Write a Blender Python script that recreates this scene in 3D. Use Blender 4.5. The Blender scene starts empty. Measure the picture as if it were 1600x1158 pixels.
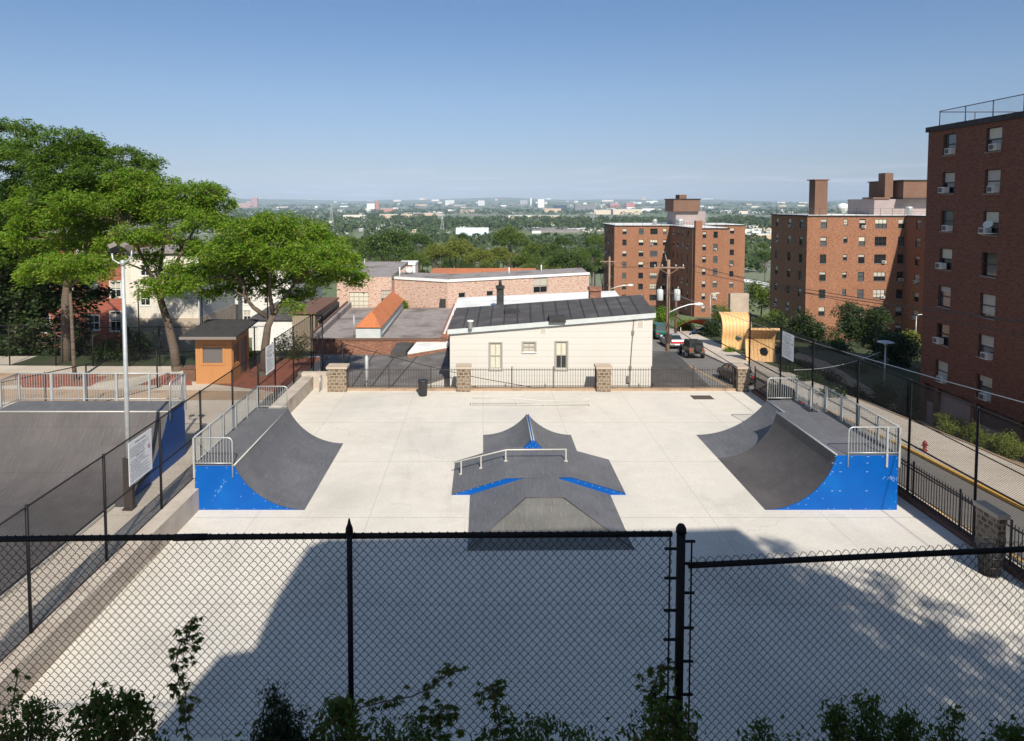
import bpy, math, random
import numpy as np
from mathutils import Vector, Matrix
R = math.radians
rnd = random.Random(7)
S = bpy.context.scene
COL = S.collection
# ---------------------------------------------------------------- camera, world, sun, exposure
F_PX, PITCH, CX, EYE = 1067.0, R(3.05), 755.0, 11.0
CY = 318 + F_PX * math.tan(PITCH)
cd = bpy.data.cameras.new('camera')
cam = bpy.data.objects.new('camera', cd); COL.objects.link(cam)
cam.location = (0, 0, EYE); cam.rotation_euler = (R(90) - PITCH, 0, 0)
cd.sensor_width = 36; cd.lens = F_PX / 1600 * 36
cd.shift_x = (800 - CX) / 1600; cd.shift_y = -(579 - CY) / 1600
cd.clip_start = 0.1; cd.clip_end = 40000
S.camera = cam
SUN_EL, SUN_AZ = R(40.5), math.atan2(.19, -1)      # azimuth from +Y towards +X
w = bpy.data.worlds.new('World'); S.world = w; w.use_nodes = True
wt = w.node_tree; bgn = wt.nodes['Background']
sky = wt.nodes.new('ShaderNodeTexSky'); sky.sky_type = 'NISHITA'; sky.sun_disc = False
sky.sun_elevation = SUN_EL; sky.sun_rotation = SUN_AZ
sky.altitude = 30; sky.air_density = 1.0; sky.dust_density = .35; sky.ozone_density = 4.5
# faint cloud streaks low over the horizon, part of the sky itself
_tc = wt.nodes.new('ShaderNodeTexCoord'); _mp = wt.nodes.new('ShaderNodeMapping'); _mp.inputs['Scale'].default_value = (5, 5, 75)
_nz = wt.nodes.new('ShaderNodeTexNoise'); _nz.inputs['Scale'].default_value = 1.6; _nz.inputs['Detail'].default_value = 7; _cr = wt.nodes.new('ShaderNodeValToRGB')
_cr.color_ramp.elements[0].position = .52; _cr.color_ramp.elements[1].position = .75
_sx = wt.nodes.new('ShaderNodeSeparateXYZ'); _mk = wt.nodes.new('ShaderNodeValToRGB'); _e = _mk.color_ramp.elements; _e[0].position = .0; _e[0].color = (0, 0, 0, 1); _e[1].position = .06; _e[1].color = (0, 0, 0, 1)
_x = _e.new(.02); _x.color = (1, 1, 1, 1); _x = _e.new(.034); _x.color = (.6, .6, .6, 1)
_mu = wt.nodes.new('ShaderNodeMath'); _mu.operation = 'MULTIPLY'; _m2 = wt.nodes.new('ShaderNodeMath'); _m2.operation = 'MULTIPLY'; _m2.inputs[1].default_value = .75
_mx = wt.nodes.new('ShaderNodeMix'); _mx.data_type = 'RGBA'; _mx.inputs[7].default_value = (11, 11, 11, 1)
wt.links.new(_tc.outputs['Generated'], _mp.inputs[0]); wt.links.new(_mp.outputs[0], _nz.inputs['Vector']); wt.links.new(_nz.outputs[0], _cr.inputs[0])
wt.links.new(_tc.outputs['Generated'], _sx.inputs[0]); wt.links.new(_sx.outputs[2], _mk.inputs[0]); wt.links.new(_cr.outputs[0], _mu.inputs[0]); wt.links.new(_mk.outputs[0], _mu.inputs[1])
wt.links.new(_mu.outputs[0], _m2.inputs[0]); wt.links.new(_m2.outputs[0], _mx.inputs[0]); wt.links.new(sky.outputs[0], _mx.inputs[6]); 
_gr = wt.nodes.new('ShaderNodeValToRGB'); _g = _gr.color_ramp.elements; _g[0].position = 0; _g[0].color = (.66, .66, .77, 1); _g[1].position = .55; _g[1].color = (1.6, 1.4, 1.2, 1)  # ramp also brightens and warms the sky overhead to lift the shaded ground
for _p, _c in ((.06, (.76, .70, .78)), (.155, (.92, .86, .87)), (.27, (.86, .9, .95)), (.36, (1.0, 1.0, 1.0))): _x = _g.new(_p); _x.color = (*_c, 1)
_ml = wt.nodes.new('ShaderNodeMix'); _ml.data_type = 'RGBA'; _ml.blend_type = 'MULTIPLY'; _ml.inputs[0].default_value = 1; _ml.clamp_result = False
wt.links.new(_sx.outputs[2], _gr.inputs[0]); wt.links.new(_mx.outputs[2], _ml.inputs[6]); wt.links.new(_gr.outputs[0], _ml.inputs[7]); wt.links.new(_ml.outputs[2], bgn.inputs[0]); bgn.inputs[1].default_value = .078
sl = bpy.data.lights.new('sun', 'SUN'); sl.energy = 4.3; sl.angle = R(.55); sl.color = (1, .93, .82)
so = bpy.data.objects.new('sun', sl); COL.objects.link(so)
so.rotation_euler = Vector((.19, -1, math.tan(SUN_EL) * math.hypot(.19, 1))).to_track_quat('Z', 'Y').to_euler()
S.view_settings.view_transform = 'Standard'; S.view_settings.look = 'None'
S.view_settings.exposure = .5; S.view_settings.gamma = 1

# ---------------------------------------------------------------- survey helpers: a sight line met with a level or a wall line
def ray(px, py):
    x = (px - CX) / F_PX; y = -(py - CY) / F_PX
    return (x, y * math.sin(PITCH) + math.cos(PITCH), y * math.cos(PITCH) - math.sin(PITCH))
def G(px, py, z=0):
    d = ray(px, py); t = (z - EYE) / d[2]; return (d[0] * t, d[1] * t)
def AY(px, py, Y):
    d = ray(px, py); t = Y / d[1]; return (d[0] * t, EYE + d[2] * t)
def AX(px, py, X):
    d = ray(px, py); t = X / d[0]; return (d[1] * t, EYE + d[2] * t)

# ---------------------------------------------------------------- materials
M = {}
def nd(t, kind, **kw):
    n = t.nodes.new(kind)
    for k, v in kw.items(): setattr(n, k, v)
    return n
def mat(name, c1, c2=None, scale=3.0, rough=.7, metal=0, detail=6, bump=0, bscale=None, stretch=None, lo=.35, hi=.65, third=None, tscale=.3, tlo=.5, thi=.7, spec=.5, coord='UV'):
    m = bpy.data.materials.new(name); m.use_nodes = True; t = m.node_tree; b = t.nodes['Principled BSDF']
    b.inputs['Roughness'].default_value = rough; b.inputs['Metallic'].default_value = metal
    b.inputs['Specular IOR Level'].default_value = spec
    c1 = (*c1, 1)
    if c2 is None and not bump: b.inputs['Base Color'].default_value = c1; M[name] = m; return m
    tc = nd(t, 'ShaderNodeTexCoord'); vec = tc.outputs[coord]
    if stretch:
        mp = nd(t, 'ShaderNodeMapping'); mp.inputs['Scale'].default_value = stretch
        t.links.new(vec, mp.inputs[0]); vec = mp.outputs[0]
    col = None
    if c2 is not None:
        n = nd(t, 'ShaderNodeTexNoise'); n.inputs['Scale'].default_value = scale; n.inputs['Detail'].default_value = detail
        n.inputs['Roughness'].default_value = .62
        t.links.new(vec, n.inputs['Vector'])
        r = nd(t, 'ShaderNodeValToRGB'); r.color_ramp.elements[0].position = lo; r.color_ramp.elements[1].position = hi
        r.color_ramp.elements[0].color = c1; r.color_ramp.elements[1].color = (*c2, 1)
        t.links.new(n.outputs[0], r.inputs[0]); col = r.outputs[0]
        if third:
            n2 = nd(t, 'ShaderNodeTexNoise'); n2.inputs['Scale'].default_value = tscale; n2.inputs['Detail'].default_value = 5
            t.links.new(tc.outputs[coord], n2.inputs['Vector'])
            r2 = nd(t, 'ShaderNodeValToRGB'); r2.color_ramp.elements[0].position = tlo; r2.color_ramp.elements[1].position = thi
            r2.color_ramp.elements[0].color = (0, 0, 0, 1); r2.color_ramp.elements[1].color = (1, 1, 1, 1)
            t.links.new(n2.outputs[0], r2.inputs[0])
            mx = nd(t, 'ShaderNodeMix', data_type='RGBA'); t.links.new(r2.outputs[0], mx.inputs[0])
            t.links.new(col, mx.inputs[6]); mx.inputs[7].default_value = (*third, 1); col = mx.outputs[2]
        t.links.new(col, b.inputs['Base Color'])
    else: b.inputs['Base Color'].default_value = c1
    if bump:
        nb = nd(t, 'ShaderNodeTexNoise'); nb.inputs['Scale'].default_value = bscale or scale * 4; nb.inputs['Detail'].default_value = 4
        t.links.new(vec, nb.inputs['Vector'])
        bp = nd(t, 'ShaderNodeBump'); bp.inputs['Strength'].default_value = bump; bp.inputs['Distance'].default_value = .02
        t.links.new(nb.outputs[0], bp.inputs['Height']); t.links.new(bp.outputs[0], b.inputs['Normal'])
    M[name] = m; return m
def brick(name, c1, c2, mortar, bw=.21, bh=.075, msize=.012, var=.5, stain=(.1, .05, .04), offset=.5, bump=.3, band=None):
    m = bpy.data.materials.new(name); m.use_nodes = True; t = m.node_tree; b = t.nodes['Principled BSDF']
    b.inputs['Roughness'].default_value = .9; b.inputs['Specular IOR Level'].default_value = .2
    tc = nd(t, 'ShaderNodeTexCoord'); k = nd(t, 'ShaderNodeTexBrick')
    k.inputs['Scale'].default_value = 1; k.inputs['Brick Width'].default_value = bw; k.inputs['Row Height'].default_value = bh
    k.inputs['Mortar Size'].default_value = msize; k.inputs['Mortar Smooth'].default_value = .2; k.offset = offset
    k.inputs['Color1'].default_value = (*c1, 1); k.inputs['Color2'].default_value = (*c2, 1); k.inputs['Mortar'].default_value = (*mortar, 1)
    t.links.new(tc.outputs['UV'], k.inputs['Vector'])
    n = nd(t, 'ShaderNodeTexNoise'); n.inputs['Scale'].default_value = .35; n.inputs['Detail'].default_value = 8; n.inputs['Roughness'].default_value = .65
    mp = nd(t, 'ShaderNodeMapping'); mp.inputs['Scale'].default_value = (1, .35, 1); t.links.new(tc.outputs['UV'], mp.inputs[0]); t.links.new(mp.outputs[0], n.inputs['Vector'])
    r = nd(t, 'ShaderNodeValToRGB'); r.color_ramp.elements[0].position = .42; r.color_ramp.elements[1].position = .78
    t.links.new(n.outputs[0], r.inputs[0])
    mm = nd(t, 'ShaderNodeMath', operation='MULTIPLY'); mm.inputs[1].default_value = var; t.links.new(r.outputs[0], mm.inputs[0])
    mx = nd(t, 'ShaderNodeMix', data_type='RGBA'); t.links.new(mm.outputs[0], mx.inputs[0]); t.links.new(k.outputs[0], mx.inputs[6]); mx.inputs[7].default_value = (*stain, 1)
    out = mx.outputs[2]
    if band:      # single dark bricks scattered through the wall
        n3 = nd(t, 'ShaderNodeTexNoise'); n3.inputs['Scale'].default_value = 6; n3.inputs['Detail'].default_value = 2
        mp3 = nd(t, 'ShaderNodeMapping'); mp3.inputs['Scale'].default_value = (.5, 1.8, 1); t.links.new(tc.outputs['UV'], mp3.inputs[0]); t.links.new(mp3.outputs[0], n3.inputs['Vector'])
        r3 = nd(t, 'ShaderNodeValToRGB'); r3.color_ramp.elements[0].position = .5; r3.color_ramp.elements[1].position = .68
        t.links.new(n3.outputs[0], r3.inputs[0])
        mx3 = nd(t, 'ShaderNodeMix', data_type='RGBA'); t.links.new(r3.outputs[0], mx3.inputs[0]); t.links.new(out, mx3.inputs[6]); mx3.inputs[7].default_value = (*band, 1); out = mx3.outputs[2]
    t.links.new(out, b.inputs['Base Color'])
    bp = nd(t, 'ShaderNodeBump'); bp.inputs['Strength'].default_value = bump; bp.inputs['Distance'].default_value = .01
    t.links.new(k.outputs['Fac'], bp.inputs['Height']); bp.invert = True; t.links.new(bp.outputs[0], b.inputs['Normal'])
    M[name] = m; return m
def leaf(name, cols, trans=.35, rough=.55):
    m = bpy.data.materials.new(name); m.use_nodes = True; t = m.node_tree; b = t.nodes['Principled BSDF']
    g = nd(t, 'ShaderNodeNewGeometry'); r = nd(t, 'ShaderNodeValToRGB')
    e = r.color_ramp.elements; e[0].color = (*cols[0], 1); e[1].color = (*cols[-1], 1)
    for i, c in enumerate(cols[1:-1]): x = e.new((i + 1) / (len(cols) - 1)); x.color = (*c, 1)
    t.links.new(g.outputs['Random Per Island'], r.inputs[0]); t.links.new(r.outputs[0], b.inputs['Base Color'])
    b.inputs['Roughness'].default_value = rough; b.inputs['Specular IOR Level'].default_value = .3
    tr = nd(t, 'ShaderNodeBsdfTranslucent'); t.links.new(r.outputs[0], tr.inputs[0])
    ms = nd(t, 'ShaderNodeMixShader'); ms.inputs[0].default_value = trans
    t.links.new(b.outputs[0], ms.inputs[1]); t.links.new(tr.outputs[0], ms.inputs[2]); t.links.new(ms.outputs[0], t.nodes['Material Output'].inputs[0])
    M[name] = m; return m
def siding(name, c, pitch, line=.55, c2=None, vert=0, rough=.6, dirt=(.3, .27, .22), dirt_amt=.35):
    m = bpy.data.materials.new(name); m.use_nodes = True; t = m.node_tree; b = t.nodes['Principled BSDF']
    b.inputs['Roughness'].default_value = rough
    tc = nd(t, 'ShaderNodeTexCoord'); sp = nd(t, 'ShaderNodeSeparateXYZ'); t.links.new(tc.outputs['UV'], sp.inputs[0])
    nz = nd(t, 'ShaderNodeTexNoise'); nz.inputs['Scale'].default_value = .8; t.links.new(tc.outputs['UV'], nz.inputs['Vector'])
    wob = nd(t, 'ShaderNodeMath', operation='MULTIPLY_ADD'); t.links.new(nz.outputs[0], wob.inputs[0]); wob.inputs[1].default_value = .02; t.links.new(sp.outputs[0 if vert else 1], wob.inputs[2])
    a = nd(t, 'ShaderNodeMath', operation='DIVIDE'); t.links.new(wob.outputs[0], a.inputs[0]); a.inputs[1].default_value = pitch
    fr = nd(t, 'ShaderNodeMath', operation='FRACT'); t.links.new(a.outputs[0], fr.inputs[0])
    r = nd(t, 'ShaderNodeValToRGB'); e = r.color_ramp.elements
    k = tuple(x * line for x in c)
    e[0].position = 0; e[0].color = (*k, 1); e[1].position = .13; e[1].color = (*c, 1)
    x = e.new(.05); x.color = (*k, 1); x = e.new(1); x.color = (*(c2 or c), 1)
    t.links.new(fr.outputs[0], r.inputs[0])
    n = nd(t, 'ShaderNodeTexNoise'); n.inputs['Scale'].default_value = .7; n.inputs['Detail'].default_value = 8
    mp = nd(t, 'ShaderNodeMapping'); mp.inputs['Scale'].default_value = (2.5, .5, 1); t.links.new(tc.outputs['UV'], mp.inputs[0]); t.links.new(mp.outputs[0], n.inputs['Vector'])
    rr = nd(t, 'ShaderNodeValToRGB'); rr.color_ramp.elements[0].position = .5; rr.color_ramp.elements[1].position = .85; t.links.new(n.outputs[0], rr.inputs[0])
    mm = nd(t, 'ShaderNodeMath', operation='MULTIPLY'); mm.inputs[1].default_value = dirt_amt; t.links.new(rr.outputs[0], mm.inputs[0])
    mx = nd(t, 'ShaderNodeMix', data_type='RGBA'); t.links.new(mm.outputs[0], mx.inputs[0]); t.links.new(r.outputs[0], mx.inputs[6]); mx.inputs[7].default_value = (*dirt, 1)
    t.links.new(mx.outputs[2], b.inputs['Base Color'])
    bp = nd(t, 'ShaderNodeBump'); bp.inputs['Strength'].default_value = .5; bp.inputs['Distance'].default_value = .015
    t.links.new(fr.outputs[0], bp.inputs['Height']); t.links.new(bp.outputs[0], b.inputs['Normal'])
    M[name] = m; return m
def slab_concrete(name, c1, c2, third, xs, ys, x0=0, y0=0):
    m = mat(name, c1, c2, 1.6, .85, lo=.3, hi=.7, third=third, tscale=.22, tlo=.48, thi=.75, bump=.15, bscale=30, spec=.25)
    t = m.node_tree; b = t.nodes['Principled BSDF']; src = b.inputs['Base Color'].links[0].from_socket
    tc = nd(t, 'ShaderNodeTexCoord'); sp = nd(t, 'ShaderNodeSeparateXYZ'); t.links.new(tc.outputs['UV'], sp.inputs[0])
    outs = []
    for i, (p, o) in enumerate(((xs, x0), (ys, y0))):
        s = nd(t, 'ShaderNodeMath', operation='SUBTRACT'); t.links.new(sp.outputs[i], s.inputs[0]); s.inputs[1].default_value = o
        pp = nd(t, 'ShaderNodeMath', operation='PINGPONG'); t.links.new(s.outputs[0], pp.inputs[0]); pp.inputs[1].default_value = p / 2
        l = nd(t, 'ShaderNodeMath', operation='LESS_THAN'); t.links.new(pp.outputs[0], l.inputs[0]); l.inputs[1].default_value = .011 if i == 0 else .02
        outs.append(l)
    mxm = nd(t, 'ShaderNodeMath', operation='MAXIMUM'); t.links.new(outs[0].outputs[0], mxm.inputs[0]); t.links.new(outs[1].outputs[0], mxm.inputs[1])
    k = nd(t, 'ShaderNodeMath', operation='MULTIPLY'); k.inputs[1].default_value = .34; t.links.new(mxm.outputs[0], k.inputs[0])
    mx = nd(t, 'ShaderNodeMix', data_type='RGBA'); t.links.new(k.outputs[0], mx.inputs[0]); t.links.new(src, mx.inputs[6]); mx.inputs[7].default_value = (.12, .11, .1, 1)
    # fine speckle and small dark spots
    n = nd(t, 'ShaderNodeTexNoise'); n.inputs['Scale'].default_value = 9; n.inputs['Detail'].default_value = 8; n.inputs['Roughness'].default_value = .75
    t.links.new(tc.outputs['UV'], n.inputs['Vector'])
    r = nd(t, 'ShaderNodeValToRGB'); r.color_ramp.elements[0].position = .3; r.color_ramp.elements[1].position = .7
    r.color_ramp.elements[0].color = (.86, .86, .86, 1); r.color_ramp.elements[1].color = (1.04, 1.04, 1.04, 1); t.links.new(n.outputs[0], r.inputs[0])
    mu = nd(t, 'ShaderNodeMix', data_type='RGBA', blend_type='MULTIPLY'); mu.inputs[0].default_value = 1
    t.links.new(mx.outputs[2], mu.inputs[6]); t.links.new(r.outputs[0], mu.inputs[7]); last = mu.outputs[2]
    # broad water stains, long wheel scuffs, hairline cracks
    for sc, st, lo_, hi_, dark, amt in ((.16, (1, 1, 1), .52, .72, (.8, .79, .77), .75), (.55, (1, .22, 1), .58, .74, (.8, .8, .79), .6), (3.2, (.25, 1, 1), .66, .78, (.72, .71, .7), .5), (26, (1, 1, 1), .73, .78, (.5, .48, .45), .8)):
        mp_ = nd(t, 'ShaderNodeMapping'); mp_.inputs['Scale'].default_value = st; t.links.new(tc.outputs['UV'], mp_.inputs[0])
        n_ = nd(t, 'ShaderNodeTexNoise'); n_.inputs['Scale'].default_value = sc; n_.inputs['Detail'].default_value = 6; n_.inputs['Roughness'].default_value = .6; n_.inputs['Distortion'].default_value = .8
        t.links.new(mp_.outputs[0], n_.inputs['Vector']); r_ = nd(t, 'ShaderNodeValToRGB'); r_.color_ramp.elements[0].position = lo_; r_.color_ramp.elements[1].position = hi_; t.links.new(n_.outputs[0], r_.inputs[0])
        k_ = nd(t, 'ShaderNodeMath', operation='MULTIPLY'); k_.inputs[1].default_value = amt; t.links.new(r_.outputs[0], k_.inputs[0])
        m_ = nd(t, 'ShaderNodeMix', data_type='RGBA', blend_type='MULTIPLY'); t.links.new(k_.outputs[0], m_.inputs[0]); t.links.new(last, m_.inputs[6]); m_.inputs[7].default_value = (*dark, 1); last = m_.outputs[2]
    v_ = nd(t, 'ShaderNodeTexVoronoi', feature='DISTANCE_TO_EDGE'); v_.inputs['Scale'].default_value = .11; nv = nd(t, 'ShaderNodeTexNoise'); nv.inputs['Scale'].default_value = 1.3; nv.inputs['Detail'].default_value = 6
    t.links.new(tc.outputs['UV'], nv.inputs['Vector']); av = nd(t, 'ShaderNodeMix', data_type='RGBA', blend_type='ADD'); av.inputs[0].default_value = .55; t.links.new(tc.outputs['UV'], av.inputs[6]); t.links.new(nv.outputs['Color'], av.inputs[7]); t.links.new(av.outputs[2], v_.inputs['Vector'])
    lt_ = nd(t, 'ShaderNodeMath', operation='LESS_THAN'); lt_.inputs[1].default_value = .0009; t.links.new(v_.outputs[0], lt_.inputs[0]); kk_ = nd(t, 'ShaderNodeMath', operation='MULTIPLY'); kk_.inputs[1].default_value = .2; t.links.new(lt_.outputs[0], kk_.inputs[0])
    m_ = nd(t, 'ShaderNodeMix', data_type='RGBA'); t.links.new(kk_.outputs[0], m_.inputs[0]); t.links.new(last, m_.inputs[6]); m_.inputs[7].default_value = (.2, .18, .16, 1); t.links.new(m_.outputs[2], b.inputs['Base Color'])
    return m
slab_concrete('park_concrete', (.63, .585, .51), (.69, .645, .57), (.55, .525, .475), 4.0, 5.2, 0, 23.4)
slab_concrete('walk_concrete', (.54, .47, .39), (.61, .54, .45), (.46, .4, .33), 2.2, 2.2)
mat('wall_concrete', (.42, .36, .3), (.5, .44, .37), 2, .9, third=(.27, .2, .15), tscale=.9, tlo=.5, thi=.8, bump=.3)
mat('asphalt', (.15, .14, .13), (.2, .19, .175), 1.2, .9, third=(.17, .155, .14), tscale=.15, bump=.3, bscale=40)
# skate surface: dark composite with fine scratches
def skate(name, base, scr, amt):
    m = mat(name, base, tuple(x * 1.22 for x in base), 1.1, .6, third=tuple(x * 1.5 for x in base), tscale=.5, tlo=.5, thi=.8, spec=.35)
    t = m.node_tree; b = t.nodes['Principled BSDF']; src = b.inputs['Base Color'].links[0].from_socket
    tc = nd(t, 'ShaderNodeTexCoord'); prev = src
    for ang, sc in ((.2, 14), (-.5, 18), (1.1, 16)):
        mp = nd(t, 'ShaderNodeMapping'); mp.inputs['Rotation'].default_value = (0, 0, ang); mp.inputs['Scale'].default_value = (1, .09, 1)
        t.links.new(tc.outputs['UV'], mp.inputs[0])
        n = nd(t, 'ShaderNodeTexNoise'); n.inputs['Scale'].default_value = sc; n.inputs['Detail'].default_value = 4; n.inputs['Roughness'].default_value = .8; n.inputs['Distortion'].default_value = .6
        t.links.new(mp.outputs[0], n.inputs['Vector'])
        r = nd(t, 'ShaderNodeValToRGB'); r.color_ramp.elements[0].position = .56; r.color_ramp.elements[1].position = .72; t.links.new(n.outputs[0], r.inputs[0])
        k = nd(t, 'ShaderNodeMath', operation='MULTIPLY'); k.inputs[1].default_value = amt; t.links.new(r.outputs[0], k.inputs[0])
        mx = nd(t, 'ShaderNodeMix', data_type='RGBA'); t.links.new(k.outputs[0], mx.inputs[0]); t.links.new(prev, mx.inputs[6]); mx.inputs[7].default_value = (*scr, 1); prev = mx.outputs[2]
    kb = nd(t, 'ShaderNodeTexBrick'); kb.inputs['Scale'].default_value = 1; kb.inputs['Brick Width'].default_value = 2.4; kb.inputs['Row Height'].default_value = 1.22; kb.inputs['Mortar Size'].default_value = .008; kb.offset = .5
    t.links.new(tc.outputs['UV'], kb.inputs['Vector']); k = nd(t, 'ShaderNodeMath', operation='MULTIPLY'); k.inputs[1].default_value = .45; t.links.new(kb.outputs['Fac'], k.inputs[0])
    mx = nd(t, 'ShaderNodeMix', data_type='RGBA'); t.links.new(k.outputs[0], mx.inputs[0]); t.links.new(prev, mx.inputs[6]); mx.inputs[7].default_value = (.04, .04, .04, 1); prev = mx.outputs[2]
    t.links.new(prev, b.inputs['Base Color']); return m
skate('skate_surface', (.105, .105, .112), (.27, .27, .27), .5)
skate('worn_surface', (.125, .122, .112), (.3, .28, .24), .6)
skate('brown_surface', (.078, .07, .068), (.19, .175, .165), .4)
mat('blue_panel', (.0, .075, .33), (.0, .09, .37), .8, .45, spec=.25, third=(.0, .12, .42), tscale=.5, tlo=.55, thi=.75)
mat('navy_panel', (.012, .05, .17), (.02, .07, .22), .8, .5)
mat('galvanised', (.42, .44, .44), (.52, .54, .53), 6, .45, .35)
mat('pale_steel', (.5, .48, .43), (.58, .56, .5), 4, .5, .2)
mat('black_paint', (.01, .009, .01), (.016, .014, .014), 8, .6, spec=.25)
mat('black_wire', (.012, .012, .013)); mat('black_iron', (.035, .026, .022), (.055, .04, .034), 8, .6)
mat('white_bolt', (.5, .58, .7)); mat('scuff_white', (.3, .45, .68))
mat('red_brick_dark', (.1, .05, .04)); 
brick('project_brick', (.4, .165, .085), (.22, .088, .046), (.4, .27, .18), .21, .076, .01, .45, (.22, .09, .05), band=(.17, .06, .035))
brick('brown_brick', (.21, .11, .07), (.14, .07, .045), (.24, .17, .13), .21, .076, .01, .4, (.11, .06, .04))
mat('pink_white', (.3, .245, .235), (.35, .29, .28), 1, .8)
brick('shade_brick', (.2, .082, .052), (.115, .044, .03), (.22, .135, .1), .21, .076, .01, .45, (.14, .055, .035), band=(.13, .045, .03))  # darker copy of the project brick, the near tower's shade put into its colour
brick('pink_brick', (.6, .42, .33), (.46, .28, .2), (.62, .53, .45), .21, .076, .012, .6, (.6, .46, .38), band=(.34, .16, .11))
brick('old_brick', (.26, .1, .06), (.18, .06, .035), (.3, .2, .15), .21, .076, .012, .5, (.12, .05, .035), band=(.38, .2, .13))
brick('rubble_stone', (.2, .145, .095), (.09, .062, .042), (.32, .26, .19), .27, .2, .035, .5, (.22, .17, .13), band=(.3, .25, .2), bump=1)
siding('white_panels', (.57, .548, .5), .395, .84, (.59, .568, .52), dirt=(.58, .51, .41), dirt_amt=.35)
siding('cream_siding', (.74, .68, .58), .2, .7); siding('grey_siding', (.4, .42, .42), .16, .6); siding('white_siding', (.75, .73, .69), .15, .8)
siding('red_siding', (.34, .095, .06), .3, .5, (.37, .11, .07)); siding('plank_wood', (.3, .24, .17), .22, .4, vert=1)
siding('orange_wood', (.43, .195, .07), .115, .55, (.47, .22, .08), vert=1, dirt=(.3, .12, .04), dirt_amt=.5)
siding('sculpture_wood', (.74, .44, .18), .36, .35, (.78, .47, .2), vert=1, dirt=(.6, .32, .1), dirt_amt=.2)
mat('tan_stucco', (.42, .34, .26), (.5, .41, .32), 1.5, .9, third=(.33, .27, .21), tscale=.4)
mat('pink_panel', (.36, .24, .21), (.4, .28, .24), 2, .8)
mat('membrane_dark', (.055, .05, .048), (.08, .073, .07), .9, .85, third=(.13, .12, .115), tscale=.5, tlo=.52, thi=.75)
mat('membrane_grey', (.23, .2, .19), (.31, .28, .265), 1.2, .9, third=(.13, .11, .1), tscale=.35, tlo=.52, thi=.7)
mat('membrane_white', (.72, .72, .7), (.8, .8, .78), .8, .7, third=(.55, .53, .5), tscale=.4, tlo=.55, thi=.75)
mat('membrane_mid', (.1, .092, .088), (.145, .133, .127), .9, .85, third=(.2, .185, .175), tscale=.4, tlo=.5, thi=.72)
mat('roof_seam', (.03, .028, .027)); mat('black_felt', (.025, .024, .024), (.05, .048, .047), 3, .9)
mat('orange_shingle', (.42, .13, .045), (.56, .2, .08), 7, .9, third=(.36, .13, .06), tscale=.8)
mat('light_trim', (.46, .5, .49), (.54, .57, .56), 2, .6); mat('white_paint', (.72, .72, .7), (.8, .8, .78), 3, .5)
mat('mulch', (.2, .055, .03), (.32, .1, .055), 12, .95, third=(.13, .06, .035), tscale=1.5, bump=.6)
mat('dirt', (.34, .23, .15), (.42, .3, .2), 5, .95, third=(.24, .17, .11), tscale=.8, bump=.4)
mat('grass', (.025, .04, .012), (.045, .065, .018), 6, .95, third=(.07, .055, .03), tscale=.6, bump=.6, bscale=60)
mat('bark', (.075, .055, .04), (.16, .125, .095), 9, .95, bump=.8, bscale=22)
mat('timber_pole', (.24, .15, .1), (.33, .22, .15), 5, .85, stretch=(1, .2, 1)); mat('dark_pole', (.12, .06, .04), (.17, .09, .06), 5, .85)
mat('frame_brown', (.03, .026, .023)); mat('frame_white', (.7, .69, .65)); mat('frame_grey', (.32, .3, .26))
mat('sill_grey', (.2, .17, .15)); mat('blind', (.4, .37, .31), (.5, .47, .4), 3, .8, stretch=(.2, 6, 1)); mat('curtain', (.5, .48, .36), (.62, .6, .5), 7, .9, stretch=(4, .3, 1))
mat('ac_white', (.62, .6, .55), (.68, .66, .6), 5, .5); mat('ac_grille', (.09, .09, .09))
mat('sign_white', (.74, .74, .74), (.8, .8, .8), 1.5, .5); mat('sign_ink', (.05, .05, .055)); mat('sign_red', (.3, .05, .06))
mat('yellow_paint', (.6, .33, .05), (.7, .4, .07), 4, .8); mat('hydrant_red', (.2, .02, .025)); mat('rubber', (.02, .02, .02))
mat('red_fabric', (.75, .1, .03)); mat('blue_fabric', (.03, .17, .62)); mat('teal', (.0, .28, .26)); mat('bin_black', (.02, .02, .022), (.03, .03, .032), 5, .5)
mat('tyre', (.015, .015, .016), rough=.9); mat('rim', (.4, .4, .4), rough=.35, metal=.7); mat('tail_red', (.5, .02, .02)); mat('head_lamp', (.7, .7, .7), rough=.2)
for n_, c_ in (('car_green', (.0, .1, .085)), ('car_silver', (.42, .42, .42)), ('car_khaki', (.13, .1, .06)), ('car_black', (.012, .012, .014)), ('car_red', (.42, .03, .025)), ('soft_top', (.02, .02, .02))):
    mat(n_, c_, rough=.28 if n_ != 'soft_top' else .8, metal=.2 if n_ == 'car_silver' else 0)
def glass(name, c, rough=.08):
    m = bpy.data.materials.new(name); m.use_nodes = True; b = m.node_tree.nodes['Principled BSDF']
    b.inputs['Base Color'].default_value = (*c, 1); b.inputs['Roughness'].default_value = rough; b.inputs['Specular IOR Level'].default_value = .9; M[name] = m
glass('glass_dark', (.016, .019, .022)); glass('glass_grey', (.09, .1, .105)); glass('car_glass', (.02, .03, .03)); glass('perspex', (.12, .11, .105), .3)
leaf('locust_leaf', [(.085, .18, .012), (.125, .25, .015), (.17, .31, .02), (.22, .35, .026), (.31, .3, .05)], .5)
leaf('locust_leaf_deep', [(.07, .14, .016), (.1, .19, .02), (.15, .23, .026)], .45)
leaf('oak_leaf', [(.08, .14, .018), (.12, .18, .024), (.17, .22, .036)], .35)
leaf('olive_leaf', [(.14, .18, .025), (.19, .23, .035), (.25, .24, .055)], .35)
leaf('dark_leaf', [(.05, .1, .018), (.075, .13, .022), (.11, .16, .03)], .3)
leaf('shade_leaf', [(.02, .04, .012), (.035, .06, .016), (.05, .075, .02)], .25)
leaf('hedge_leaf', [(.12, .17, .02), (.17, .21, .03), (.21, .24, .05)], .3)
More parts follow.
